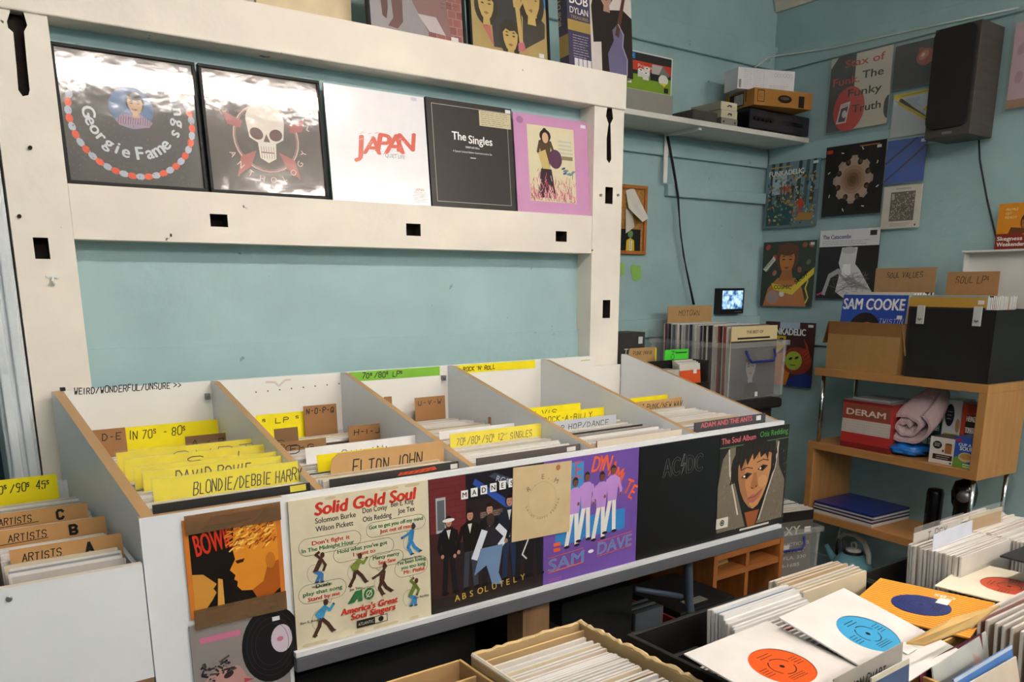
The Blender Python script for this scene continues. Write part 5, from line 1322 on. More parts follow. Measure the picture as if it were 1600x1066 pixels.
# loudspeaker
A, B, D, E_ = at(1452, 46, 'x', 2.985), at(1524, 36, 'x', 2.985), at(1454, 216, 'x', 2.985), at(1526, 209, 'x', 2.985)
sp = thing('loudspeaker', 'black bookshelf loudspeaker hung high on the right wall', 'loudspeaker')
yl, yr = (A.y+D.y)/2, (B.y+E_.y)/2
zt, zb = (A.z+B.z)/2, (D.z+E_.z)/2
mb = MB(); mb.box(2.985, yr, zb, XW-.024, yl, zt); mb.build('cabinet', M['speaker'], sp, bevel=.003)
g = []
def rr_(y0, y1, z0, z1, r):
    pts = []
    for cy, cz, a0 in ((y1-r, z1-r, 0), (y0+r, z1-r, 90), (y0+r, z0+r, 180), (y1-r, z0+r, 270)):
        for k in range(6): pts.append((cy+r*math.cos(R(a0+18*k)), cz+r*math.sin(R(a0+18*k))))
    return pts
mb = MB(); mb.prism([(2.985, y, z) for y, z in rr_(yr+.012, yl-.004, zb+.035, zt-.006, .03)], (-.012, 0, 0)); mb.build('grille', M['grille'], sp)
mb = MB(); mb.box(2.9835, (yl+yr)/2-.02, zb+.012, 2.985, (yl+yr)/2+.02, zb+.021); mb.build('badge', M['steel'], sp)
mb = MB(); mb.box(XW-.024, (yl+yr)/2-.03, zb+.08, XW-.0005, (yl+yr)/2+.03, zt-.08); mb.build('wall_bracket', M['black'], sp)
# cork board, papers, green tags, monitor
A, B = at(975, 288, 'y', YW-.022), at(1013, 291, 'y', YW-.022); zz0, zz1 = at(1009, 398, 'y', YW-.022).z, at(1013, 291, 'y', YW-.022).z
x0, x1 = 2.0, B.x
cb = thing('cork_board', 'small pine framed cork board on back wall beside the right timber post', 'notice board')
mb = MB(); mb.box(x0, YW-.012, zz0, x1, YW-.0005, zz1); mb.build('cork', M['cork'], cb)
mb = MB(); f_ = .016
for b in ((x0, YW-.022, zz0, x1, YW-.012, zz0+f_), (x0, YW-.022, zz1-f_, x1, YW-.012, zz1), (x0, YW-.022, zz0+f_, x0+f_, YW-.012, zz1-f_), (x1-f_, YW-.022, zz0+f_, x1, YW-.012, zz1-f_)): mb.box(*b)
mb.build('frame', M['pinframe'], cb, bevel=.002)
def pinned(pts, y, col, lab, name='note', curl=.02, cov=None):
    q = [at(px, py, 'y', y) for px, py in pts]
    n = len(q); mb = MB(); mb.ink(col)
    c = sum(q, Vector())/n
    qq = [Vector((p.x, y-(curl*((p.z-max(v.z for v in q))/-(.1))**2 if curl else 0), p.z)) for p in q]
    mb.prism(qq[::-1], (0, .0008, 0), c=col)
    o = mb.build(name, M['worn']); tag(o, lab, name.replace('_', ' ')); return o
pinned([(978, 298), (990, 293), (1004, 336), (1004, 342), (993, 348), (978, 326)], YW-.0145, '#dcd6cc', 'upper white paper note pinned on cork board')
pinned([(978, 326), (988, 332), (990, 355), (975, 365)], YW-.0145, '#d2cabc', 'lower curled white paper note pinned on cork board', curl=.01)
A = at(975, 393, 'y', YW-.0145); B = at(1001, 359, 'y', YW-.0145)
mb = MB(); mb.box(A.x-.05, YW-.0145, A.z, B.x, YW-.0125, B.z, c='#1c1c1c'); a = Art(mb, (A.x-.05, YW-.0145, A.z), (1, 0, 0), (0, 0, 1), B.x-A.x+.05, B.z-A.z); a.poly([(.4, 0), (.42, .5), (.58, .62), (.74, .5), (.76, 0)], '#d8b42a'); a.poly([(.54, 0), (.54, .5), (.64, .5), (.64, 0)], '#e8e4da'); a.ell(.58, .78, .11, .16, '#6a8a5a'); a.line([(.59, .5), (.59, .1)], .003, '#1c1c1c')
tag(mb.build('postcard', M['printg']), 'dark postcard of a figure in yellow jacket at the bottom of cork board', 'postcard')
pinned([(987, 414), (1001, 416), (1002, 434), (996, 440), (989, 437), (986, 426)], YW-.002, '#8fbf5a', 'light green paper tag hanging on wall below the cork board', 'paper_tag', 0)
pinned([(970, 410), (976, 412), (975, 430), (970, 432)], YW-.002, '#9cc860', 'green paper tag partly hidden by the right timber post', 'paper_tag', 0)
mn = thing('monitor', 'small black security monitor with blue picture on the back wall', 'monitor')
A, B, D = at(1126, 452, 'y', .265), at(1164, 449, 'y', .265), at(1127, 491, 'y', .265)
mb = MB(); mb.box(A.x, .265, D.z, B.x, YW-.0005, (A.z+B.z)/2); mb.build('casing', M['black'], mn, bevel=.003)
m_, nt, b = nodes('monitor picture')
tc = nt.nodes.new('ShaderNodeTexCoord'); vo = nt.nodes.new('ShaderNodeTexNoise'); vo.inputs['Scale'].default_value = 30; nt.links.new(tc.outputs['Object'], vo.inputs[0])
cr = nt.nodes.new('ShaderNodeValToRGB'); cr.color_ramp.elements[0].position = .38; cr.color_ramp.elements[0].color = lin('#1d4f86'); cr.color_ramp.elements[1].position = .62; cr.color_ramp.elements[1].color = lin('#b9dff2')
nt.links.new(vo.outputs[0], cr.inputs[0]); nt.links.new(cr.outputs[0], b.inputs['Emission Color']); b.inputs['Emission Strength'].default_value = .75; b.inputs['Base Color'].default_value = (.01, .01, .02, 1); b.inputs['Roughness'].default_value = .15
mb = MB(); mb.box(A.x+.018, .2635, D.z+.025, B.x-.014, .265, (A.z+B.z)/2-.012); mb.build('screen', m_, mn.children[0])
for i in range(4): mb = MB(); mb.box(B.x-.07+i*.014, .2635, D.z+.008, B.x-.062+i*.014, .265, D.z+.013); mb.build('button', M['steel'], mn.children[0])

# ------------------------------------------------------------------ counter in the corner with crates and boxes
ct = thing('corner_counter', 'black topped counter in the corner behind the browser', 'counter')
mb = MB(); mb.box(1.63, -.30, .955, 2.64, .28, 1.0); mb.build('counter_top', M['blackcase'], ct, bevel=.012)
mb = MB(); mb.box(1.63, -.27, .60, 2.60, .27, .955); mb.build('body', M['blackcase'], ct)
for x in (1.65, 2.17): mb = MB(); mb.box(x, -.25, 0, x+.04, .25, .6); mb.build('side_panel', M['chip'], ct)
mb = MB(); mb.box(1.69, -.25, .30, 2.17, .25, .325); mb.build('shelf', M['chip'], ct)
mb = MB(); mb.box(1.92, -.25, .325, 1.945, .25, .6); mb.build('partition', M['chip'], ct)
mb = MB(); mb.box(1.69, -.25, .06, 2.17, .25, .085); mb.build('shelf', M['chip'], ct)
mb = MB(); mb.box(2.56, .20, 0, 2.60, .26, .6); mb.build('leg', M['chip'], ct)
lu = thing('shelf_unit', 'low orange brown shelf unit behind the trestle table legs', 'shelf unit')
for x in (1.80, 2.20): mb = MB(); mb.box(x, -.66, 0, x+.022, -.34, .50); mb.build('side_panel', M['chip'], lu)
for z in (.03, at(1105, 905, 'y', -.62).z, .478): mb = MB(); mb.box(1.822, -.655, z, 2.20, -.34, z+.022); mb.build('shelf', M['chip'], lu)
mb = MB(); mb.box(2.0, -.65, .052, 2.02, -.34, .478); mb.build('partition', M['chip'], lu)
def clear_crate(x0, y0, z0, x1, y1, z1, label, handle_side='x0', rz=0, loc=None):
    """tapered see-through storage box with thick rim and a blue bail handle on the -y side"""
    w_, d_, h_ = x1-x0, y1-y0, z1-z0
    t = thing('storage_crate', label, 'storage crate', loc or ((x0+x1)/2, (y0+y1)/2, z0), rz)
    mb = MB(); i = .012; th = .003
    lo = [(-w_/2+i, -d_/2+i), (w_/2-i, -d_/2+i), (w_/2-i, d_/2-i), (-w_/2+i, d_/2-i)]
    up = [(-w_/2+.004, -d_/2+.004), (w_/2-.004, -d_/2+.004), (w_/2-.004, d_/2-.004), (-w_/2+.004, d_/2-.004)]
    for k in range(4):
        j = (k+1) % 4
        mb.face([(*lo[k], 0), (*lo[j], 0), (*up[j], h_-.02), (*up[k], h_-.02)])
    mb.face([(*lo[k], .002) for k in range(4)])
    mb.build('tub', M['crate'], t)
    mb = MB()
    for b in ((-w_/2-.006, -d_/2-.006, h_-.022, w_/2+.006, -d_/2+.006, h_), (-w_/2-.006, d_/2-.006, h_-.022, w_/2+.006, d_/2+.006, h_), (-w_/2-.006, -d_/2+.006, h_-.022, -w_/2+.006, d_/2-.006, h_), (w_/2-.006, -d_/2+.006, h_-.022, w_/2+.006, d_/2-.006, h_)): mb.box(*b)
    mb.build('rim', M['crate'], t)
    for k, (x, y) in enumerate(((-w_/2+.012, -d_/2+.01), (w_/2-.012, -d_/2+.01), (-w_/2+.012, d_/2-.01), (w_/2-.012, d_/2-.01))):
        mb = MB(); mb.tube([(x, y, .004), (x, y, h_-.022)], .006, 8); mb.build('corner_rib', M['crate'], t)
    mb = MB(); hx = w_*.24; zz = h_-.035
    mb.tube([(-hx, -d_/2-.004, zz), (-hx+.004, -d_/2-.016, zz-.03), (-hx+.02, -d_/2-.02, zz-.05), (hx-.02, -d_/2-.02, zz-.05), (hx-.004, -d_/2-.016, zz-.03), (hx, -d_/2-.004, zz)], .0055, 8); mb.build('handle', M['bluehandle'], t, smooth=True)
    mb = MB(); mb.box(-.012, -d_/2+.002, .012, .006, -d_/2+.0035, .032, c='#e8e6e2'); mb.build('price_sticker', M['worn'], t)
    return t
clear_crate(2.30, -.262, 1.0008, 2.70, .215, 1.255, 'clear plastic crate of records with blue handle in the back corner under the monitor')
MT = [LPM[0], LPM[2], LPM[4], LPM[9], LPM[10], LPM[13], LPM[14], LPM[15], LPM[3], LPM[12]]
SPM = []
for c in ('#cfc8bc', '#d8d2c8', '#3a3c5a', '#8a3a38', '#2f2c2c', '#b8a070', '#6a7484', '#c9c2b8', '#a86a60', '#e0dcd6'):
    mb = MB(); mb.box(-.1575, 0, 0, .1575, .0072, .315, c=c); mb.c[-1] = lin('#cfcac4'); SPM.append(mb.build('record_sleeve', M['sleeve'], mesh_only=True))
fill(SPM, [4, 4, 1.6, 1.4, 2, 1.5, 1.8, 4, 1.2, 4], 'record_sleeve', 'record sleeve', 'record packed in the clear crate in the back corner', 'records in the corner clear crate', 2.495, frange(-.21, .17, .0118), 1.323, .315, lean=.02, xj=.004, zj=.003)
def cov_best(a):
    a.rect(0, 0, 1, 1, '#3c3a40'); a.rect(0, .80, 1, 1, '#d8c496'); a.text('THE BEST OF', .32, .90, .04, K, fit=.36, bold=.02); a.lines(.14, .83, .86, .835, 1, K, .008); a.face(.45, .42, .34, '#8a8488', '#2a282c'); a.poly([(.3, 0), (.34, .2), (.6, .2), (.7, 0)], '#2c2a30')
o = sleeve(cov_best, .315, .315, .004, '#cdbc96', 'printg'); tag(o, 'front record of the corner clear crate with cream title band', 'record sleeve'); place(o, 2.495, -.236, 1.0075, 0, .01)
card((1044, 479), (1113, 477), .195, CRD, 'tall brown card with one underlined word at back of the corner clear crate', 'MOTOWN', .24, .024, fit=.46, h=.33, tz=.022, wd=.0028, lean=0.0)
# TEA box, cards and disc boxes left of the crate
def f_tea(a): a.rect(0, 0, 1, 1, '#3b3836'); a.hand('TEA', .55, .62, .035, '#e6e4e0', .004); a.hand('ERA', .50, .26, .035, '#e6e4e0', .004); a.rect(.86, .82, .95, .93, '#e0dee2')
A, B = at(960, 515, 'y', .14), at(1008, 520, 'y', .14)
carton('archive_box', A.x-.10, .14, 1.0008, B.x, .26, at(985, 520, 'y', .14).z, '#3b3836', 'dark box with white chalky lettering on the corner counter behind the post', f_tea, m='worn')
card((984, 546), (1024, 541), -.06, CRD, 'brown card with two words beside the dark chalk lettered box', 'PUNK INVIR', .14, .016, fit=.72, h=.22, tz=.014, adv=.72, lean=0)
card((1014, 545), (1026, 543), -.02, YEL, 'narrow yellow card just behind the brown two word card', '', h=.225, lean=0)
def f_green(a): a.rect(0, 0, 1, 1, '#4bd83a'); a.ring(.33, .45, .07, .2, .002, K); a.line([(.33, .62), (.36, .86), (.26, .88), (.40, .9)], .002, K); a.line([(.36, .8), (.5, .84)], .002, K)
A, B = at(1039, 549, 'y', -.14), at(1076, 545, 'y', -.14)
w_ = B.x-A.x
mb = MB(); mb.box(-w_/2, 0, 0, w_/2, .001, .20, c='#4bd83a'); a = Art(mb, (-w_/2, 0, .145), (1, 0, 0), (0, 0, 1), w_, .055); f_green(a); a.lines(.46, .68, .94, .74, 1, K, .005)
o = mb.build('divider_card', M['worn']); tag(o, 'bright green card with a drawn symbol among the boxes in the corner', 'divider card'); place(o, (A.x+B.x)/2, -.14, B.z-.20, 0, 0)
A = at(1079, 567, 'y', -.27)
bx = thing('disc_box', 'black open box of discs on the corner counter below the green card', 'box', (A.x-.05, -.27, 1.0008))
mb = MB()
for b in ((-.16, 0, 0, .17, .008, .10), (-.16, .105, 0, .17, .113, .19), (-.16, .008, 0, -.152, .105, .19), (.162, .008, 0, .17, .105, .19), (-.152, .008, 0, .162, .105, .006)): mb.box(*b)
mb.build('case', M['black'], bx)
mb = MB(); mb.box(-.10, -.0012, .012, .16, -.0004, .088, c='#2a2a2c'); a = Art(mb, (-.10, -.0012, .012), (1, 0, 0), (0, 0, 1), .26, .076)
a.text('eba', .50, .3, .5, '#8a2c44', fit=.45, bold=.03); a.lines(.03, .3, .45, .8, 3, '#b8bcc4', .003, 5); mb.build('label_tape', M['printg'], bx)
def cov_dvd(a): a.rect(0, 0, 1, 1, '#d8572c'); a.rect(0, .82, 1, 1, '#d8d2c8'); a.poly([(.06, 0), (.1, .4), (.22, .3), (.2, 0)], '#8c5a3c'); a.ell(.16, .5, .08, .07, '#c89a78'); a.line([(.2, .3), (.8, .36)], .002, '#7a2a18'); a.rect(.66, .72, .82, .84, '#e6e2e0')
for i, (c, lab) in enumerate(((cov_dvd, 'orange disc case at the front of the black disc box'), (cov_blank('#cfcac2'), 'pale disc case behind the orange one'), (cov_blank('#b8b2aa'), 'grey disc case second behind the orange one'), (cov_blank('#c9c2b6'), 'rearmost pale disc case in the black disc box'))):
    o = sleeve(c, .125, .15, .010, '#d6d0c6', 'printg', 'disc_case'); tag(o, lab, 'disc case'); place(o, A.x+.035+.008*i, -.252+.018*i, 1.03+.004*i, 0, .12)
o = sleeve(cov_blank('#bdb6aa'), .15, .15, .06, '#c2bbae', 'printg', 'disc_case_bundle'); o['category'] = 'discs'; o['label'] = 'block of pale sleeves at the left end of the black disc box'; place(o, A.x-.115, -.245, 1.01, 0, .0)

# lower clear crate on a low plinth, right of the browser
N, RR = at(1172, 838, 'z', .45), at(1285, 830, 'z', .45)
yaw = R(-14)
mb = MB(); mb.box(-.19, -.10, 0, .23, .34, .205); o = mb.build('plinth_box', M['chip']); tag(o, 'low brown plinth under the lower clear crate', 'plinth')
ctr = N + Vector((math.cos(yaw)*.195 - math.sin(yaw)*.18, math.sin(yaw)*.195 + math.cos(yaw)*.18, 0))
o.location = (ctr.x-.0, ctr.y-.12, 0); o.rotation_euler = (0, 0, yaw)
cr2 = clear_crate(-.195, -.18, 0, .195, .18, .245, 'lower clear plastic crate of records right of the browser near the floor', rz=yaw, loc=(ctr.x, ctr.y, .206))
mc = Matrix.Translation((ctr.x, ctr.y, .2125)) @ Matrix.Rotation(yaw, 4, 'Z')
def cov_tk(a):
    a.rect(0, 0, 1, 1, '#5a544e'); a.rect(0, .86, 1, 1, '#1d1b1b'); L_ = '#b9b2a4'
    a.text('FOXY', .28, .66, .13, L_, fit=.5, bold=.02); a.text('T.K. PRODUCTIONS', .06, .50, .05, L_, fit=.9, bold=.02); a.text('495 S.E. 10TH CT', .06, .40, .05, L_, fit=.84, bold=.02); a.text('HIALEAH, FLA. 330', .04, .30, .05, L_, fit=.88, bold=.02); a.text('305 888-1685', .16, .19, .05, L_, fit=.66, bold=.02)
    a.rect(.36, .42, .62, .52, '#cfc8c4'); a.poly([(.12, .8), (.26, .9), (.2, .98), (.08, .9)], '#c8402c'); a.rect(.86, .68, .97, .76, '#e0dcd8')
o = sleeve(cov_tk, .315, .315, .004, '#4a4540', 'printg'); tag(o, 'front grey record with stencilled address in the lower clear crate', 'record sleeve'); o.matrix_world = mc @ Matrix.Translation((0, -.160, 0))
for i in range(20):
    me = rnd.choices(LPM, WTS)[0]; o = bpy.data.objects.new('record_sleeve', me); COL.objects.link(o)
    tag(o, 'record packed behind the grey stencilled sleeve in the lower clear crate', 'record sleeve', 'records in the lower clear crate')
    o.matrix_world = mc @ Matrix.Translation((rnd.uniform(-.004, .004), -.148+i*.0142, rnd.uniform(0, .006))) @ Matrix.Rotation(R(rnd.uniform(-.4, .4)), 4, 'Z')
o = sleeve(lambda a: (a.rect(0, 0, 1, 1, '#c8642c'), a.lines(.02, .93, .98, .98, 2, '#3a2a20', .004)), .315, .315, .004, '#d8803c', 'printg'); tag(o, 'orange topped record standing tall at the back of the lower clear crate', 'record sleeve'); o.matrix_world = mc @ Matrix.Translation((.0, .152, .005))
# ================================================================== oak bookcase on the right wall
BZ = 1.127
TH = R(4)
fr = at(1545, 602, 'z', BZ)
e_ = Vector((-math.sin(TH), -math.cos(TH), 0)); d_ = Vector((math.cos(TH), -math.sin(TH), 0))
BW, BD = .80, .29
fl = fr - e_*BW
BM = Matrix(((e_.x, d_.x, 0, fl.x), (e_.y, d_.y, 0, fl.y), (0, 0, 1, 0), (0, 0, 0, 1)))
BI = BM.inverted()
BYAW = math.atan2(e_.y, e_.x)
def bk(px, py, yl=0.0):
    """pixel -> bookcase coordinates (x right, y depth, z up) on its plane y = yl"""
    d = _f + _r2*((px-800)/FPX) - _u2*((py-PY)/FPX)
    o = BI @ CAMP; dl = BI.to_3x3() @ d
    return o + dl*((yl-o.y)/dl.y)
bc = thing('bookcase', 'oak veneer open bookcase with chrome posts against the right wall', 'bookcase', fl.to_3d() * 1, BYAW)
bc.location = (fl.x, fl.y, 0)
zm = bk(1283, 692).z; zm = (zm + bk(1531, 740).z)/2
zl = bk(1277, 803).z
T_ = .034
def bb(name, m, *b, bev=.0015):
    mb = MB(); mb.box(*b); return mb.build(name, m, bc, bevel=bev)
bb('top_board', M['oak'], 0, 0, BZ-T_, BW, BD, BZ)
bb('shelf_board', M['oak'], 0, 0, zm-T_, BW, BD, zm)
bb('shelf_board', M['oak'], 0, 0, zl-T_, BW, BD, zl)
bb('shelf_board', M['oak'], 0, 0, .04, BW, BD, .04+T_)
bb('side_panel', M['oak'], BW-T_, 0, zm, BW, BD, BZ-T_)
bb('side_panel', M['oak'], 0, 0, zl, T_, BD, zm-T_)
bb('side_panel', M['oak'], BW-T_, 0, .04+T_, BW, BD, zl-T_)
def post(x, y, z0, z1):
    mb = MB(); mb.tube([(x, y, z0), (x, y, z1)], .0095, 14); mb.build('chrome_post', M['chrome'], bc, smooth=True)
for y in (.02, BD-.03): post(.04, y, zm, BZ-T_)
for y in (.02, BD-.03): post(BW-.02, y, zl, zm-T_)
for y in (.02, BD-.03): post(.02, y, .04+T_, zl-T_)
for x in (.05, BW-.05):
    for y in (.04, BD-.04): mb = MB(); mb.lathe([(.018, 0), (.018, .04)], x, y, 12); mb.build('foot', M['black'], bc)
def put(o, x, y, z, yaw=0, lean=0):
    o.matrix_world = BM @ Matrix.Translation((x, y, z)) @ Matrix.Rotation(yaw, 4, 'Z') @ Matrix.Rotation(-lean, 4, 'X'); return o
# cardboard box of records on the top board
a0, a1, a2 = bk(1290, 569, .02), bk(1401, 582, .02), bk(1293, 502, .02)
x0, x1, hb = a0.x, a1.x, a2.z-BZ
tb_ = thing('cardboard_box', 'open brown cardboard box of records at left end of bookcase top', 'box'); put(tb_, x0, .02, BZ+.0006)
wb, db = x1-x0, .245
for nm, b in (('front_wall', (0, 0, .003, wb, .003, hb)), ('back_wall', (0, db-.003, .003, wb, db, hb)), ('side_wall', (0, .003, .003, .003, db-.003, hb)), ('side_wall', (wb-.003, .003, .003, wb, db-.003, hb)), ('bottom', (0, 0, 0, wb, db, .003))):
    mb = MB(); mb.box(*b, c='#a9814f')
    if nm == 'front_wall': a = Art(mb, (0, 0, 0), (1, 0, 0), (0, 0, 1), wb, hb); a.rect(0, .74, 1, 1, '#8a6038'); [a.line([(q, 0), (q+.01, .74)], .0012, '#9a7446') for q in (.2, .38, .62, .8)]
    mb.build(nm, M['cardboard'], tb_)
mb = MB(); mb.prism([(-.002, .0, hb), (-.002, db*.6, hb), (-.035, db*.5, hb-.10), (-.04, .02, hb-.10)], (-.003, 0, 0), c='#8f6840'); mb.build('flap', M['cardboard'], tb_)
mb = MB(); mb.prism([(wb+.002, -.002, hb-.005), (wb+.002, .1, hb-.005), (wb+.028, .09, hb-.12), (wb+.028, .0, hb-.13)], (.003, 0, 0), c='#b08a58'); mb.build('flap', M['cardboard'], tb_)
def cov_cooke(a):
    a.rect(0, 0, 1, 1, '#2a4aa8'); a.text('SAM COOKE', .02, .80, .15, '#ecebee', fit=.95, bold=.03)
    for q in (.85, .865): a.line([(.02, q), (.97, q)], .0008, '#b8604a')
    a.ell(.40, .52, .25, .24, '#231a18'); a.ell(.44, .45, .16, .18, '#b06a44'); a.ell(.46, .50, .08, .05, '#d8986a')
    a.hand('TWISTIN', .62, .62, .02, '#d8dcec', .0016); a.hand('THE NIGHT', .62, .50, .02, '#d8dcec', .0016, adv=.8); a.rect(.88, .68, .96, .73, '#e2e0e6')
A, B = bk(1316, 458, .075), bk(1420, 464, .075)
o = sleeve(cov_cooke, .315, .315, .004, '#24408f', 'printg'); tag(o, 'blue record sleeve with bold white name in the cardboard box', 'record sleeve')
SCX = (A.x+B.x)/2; SZ = (A.z+B.z)/2
put(o, SCX, .052, SZ-.314, R(0), .09)
for i in range(13):
    me = rnd.choices(LPM, WTS)[0]; o = bpy.data.objects.new('record_sleeve', me); COL.objects.link(o); tag(o, 'record packed behind the blue sleeve in the cardboard box', 'record sleeve', 'records in the bookcase cardboard box')
    put(o, SCX+.012+rnd.uniform(-.006, .006)+i*.001, .064+i*.0105, SZ-.308+rnd.uniform(0, .006), R(rnd.uniform(-.4, .4)), .09)
def bcard(TL, TR, yl, col, lab, txt, tx, sz, h):
    A, B = bk(*TL, yl), bk(*TR, yl); w = B.x-A.x
    mb = MB(); mb.box(-w/2, 0, 0, w/2, .002, h, c=col); a = Art(mb, (-w/2, 0, 0), (1, 0, 0), (0, 0, 1), w, h); a.hand(txt, tx, (h-.02-sz)/h, sz, wd=.0024, adv=.8)
    o = mb.build('divider_card', M['cardboard']); tag(o, lab, 'divider card'); put(o, (A.x+B.x)/2, yl, (A.z+B.z)/2-h, 0, 0)
bcard((1369, 417), (1464, 420), .235, '#a98560', 'brown lettered card at back of the bookcase cardboard box', 'SOUL VALUES', .2, .022, .30)
# black record case with the white lined lid
a0, a1, a2, a3 = bk(1413, 583, .012), bk(1543, 598, .012), bk(1420, 480, .012), bk(1548, 487, .012)
x0, x1, hc = a0.x, min(a1.x, BW-.002), (a2.z+a3.z)/2-BZ
cs = thing('record_case', 'black record carrying case with open white lined lid on bookcase top', 'record case'); put(cs, x0, .012, BZ+.0006)
wc, dc = x1-x0, .265
mb = MB()
for b in ((0, 0, 0, wc, .008, hc), (0, dc-.008, 0, wc, dc, hc), (0, .008, 0, .008, dc-.008, hc), (wc-.008, .008, 0, wc, dc-.008, hc), (.008, .008, 0, wc-.008, dc-.008, .005)): mb.box(*b)
mb.build('case_body', M['blackcase'], cs)
for px in (1439, 1528):
    q = bk(px, 491, .012).x-x0
    mb = MB(); mb.box(q-.017, -.004, hc-.062, q+.017, -.0003, hc+.012); la = mb.build('latch', M['latch'], cs, bevel=.002)
    mb = MB(); mb.tube([(q-.007, -.005, hc-.04), (q, -.007, hc-.045), (q+.007, -.005, hc-.04)], .003, 6); mb.build('latch_ring', M['steel'], la)
# lid: tray standing open behind, leaning back
L = bk(1478, 405, dc+.02); Lr = bk(1606, 404, dc+.02); Lb = bk(1462, 455, dc+.02)
mb = MB(); lw0, lw1 = .04, wc+.03; lh = L.z-BZ-hc+.03
for b in ((lw0, dc+.03, hc-.03, lw1, dc+.036, hc+lh), (lw0, dc-.02, hc+lh-.008, lw1, dc+.03, hc+lh), (lw0, dc-.0, hc+.0, lw0+.008, dc+.03, hc+lh-.008), (lw1-.008, dc-.0, hc+.0, lw1, dc+.03, hc+lh-.008)): mb.box(*b)
mb.build('lid', M['white'], cs, bevel=.002)
def cov_dusic(a): a.rect(0, 0, 1, 1, '#3a2a26'); a.rect(0, .88, 1, 1, '#b98f3a'); [a.line([(.14+q*.07, .70), (.18+q*.07, .83)], .006, '#b8442c') for q in range(7)]; a.text('VOL.', .72, .78, .06, '#ece6d8', fit=.22, bold=.02); a.rect(.9, .92, .98, .97, '#e0dcd6')
A, B = bk(1431, 462, .03), bk(1533, 468, .03)
cx = (A.x+B.x)/2; rz_ = (A.z+B.z)/2
o = sleeve(cov_dusic, .315, .315, .004, '#b08a40', 'printg'); tag(o, 'gold topped record sleeve at the front of the black record case', 'record sleeve'); put(o, cx, .027, rz_-.315)
for i in range(17):
    me = rnd.choices(LPM, [1 if k not in (9, 10, 14, 15, 12, 13) else 3 for k in range(len(LPM))])[0]; o = bpy.data.objects.new('record_sleeve', me); COL.objects.link(o); tag(o, 'record packed behind the gold topped sleeve in the black record case', 'record sleeve', 'records in the black record case')
    put(o, cx+rnd.uniform(-.003, .003), .037+i*.0125, rz_-.315+rnd.uniform(0, .008), R(rnd.uniform(-.4, .4)))
bcard((1481, 424), (1563, 425), .254, '#ad8258', 'brown card lettered for soul records standing in the black record case', 'SOUL LPs', .18, .026, .26)
# middle shelf: red record box, towel and bag, grocery boxes
zs = zm+.0006
a0, a1, a2 = bk(1313, 690, .02), bk(1388, 702, .02), bk(1316, 623, .02)
wd_ = a1.x-a0.x; hd = a2.z-zm
rb = thing('record_box', 'red and white record box on the middle shelf of bookcase', 'record box'); put(rb, a0.x, .02, zs)
mb = MB(); mb.box(0, 0, 0, wd_, .20, hd-.012, c='#9c2a26'); a = Art(mb, (0, 0, 0), (1, 0, 0), (0, 0, 1), wd_, hd-.012)
a.rect(0, .64, 1, 1, '#a84232'); a.rect(.06, .68, .96, .97, '#8c4a36'); a.text('DERAM', .08, .74, .13, '#e2d4c2', fit=.80, bold=.04); a.rect(0, .34, 1, .64, '#cfc6bc'); a.rect(0, .12, 1, .34, '#b4302c'); a.rect(0, 0, 1, .12, '#7c201e')
rr = random.Random(4); k0 = a.k
for i in range(26):
    for q in range(5): a.line([(.01+i*.038, .36+q*.055), (.03+i*.038, .39+q*.055)], .0016, '#a39a92'); a.k = k0
a.k += 1; a.text('...', .48, .22, .02, '#5a1614')
mb.build('box_body', M['worn'], rb)
mb = MB(); mb.box(-.002, -.002, hd-.012, wd_+.002, .202, hd, c='#7e2826', top='#8d8a8c'); mb.build('lid', M['printg'], rb)
for i, (c, lab) in enumerate((('#8a8890', 'grey record laid on the red record box, lower'), ('#b0aeb4', 'pale record laid on the red record box, upper'))):
    mb = MB(); mb.box(-.09, -.08, 0, .09, .08, .004, c=c); o = mb.build('single_sleeve', M['sleeve']); tag(o, lab, 'record sleeve'); put(o, wd_/2+a0.x, .12, zs+hd+.0006+i*.0046, R(2*i))
# towel: rolled fold standing, drawn as a soft lump
def lump(name, prof, m, label, cat, loc, seed, sub=2, amp=.012):
    bm = bmesh.new(); bmesh.ops.create_icosphere(bm, subdivisions=4, radius=1)
    rs = random.Random(seed); ph = [rs.uniform(0, 6) for _ in range(6)]
    for v in bm.verts:
        x, y, z = v.co; f = prof(x, y, z)
        n = amp*(math.sin(9*x+ph[0])*math.sin(7*z+ph[1])+.7*math.sin(14*z+11*y+ph[2])+.4*math.sin(23*x+17*z+ph[3]))
        v.co = Vector(f)*(1)+v.normal*n
    me = bpy.data.meshes.new(name); bm.to_mesh(me); bm.free(); me.materials.append(m)
    me.polygons.foreach_set('use_smooth', [True]*len(me.polygons))
    o = bpy.data.objects.new(name, me); COL.objects.link(o); tag(o, label, cat); o.matrix_world = loc
    return o
q0, q1, qt, qb = bk(1391, 670, .08), bk(1454, 670, .08), bk(1432, 626, .08), bk(1400, 712, .06)
tx = (q0.x+q1.x)/2; tw = q1.x-q0.x
mb = MB()
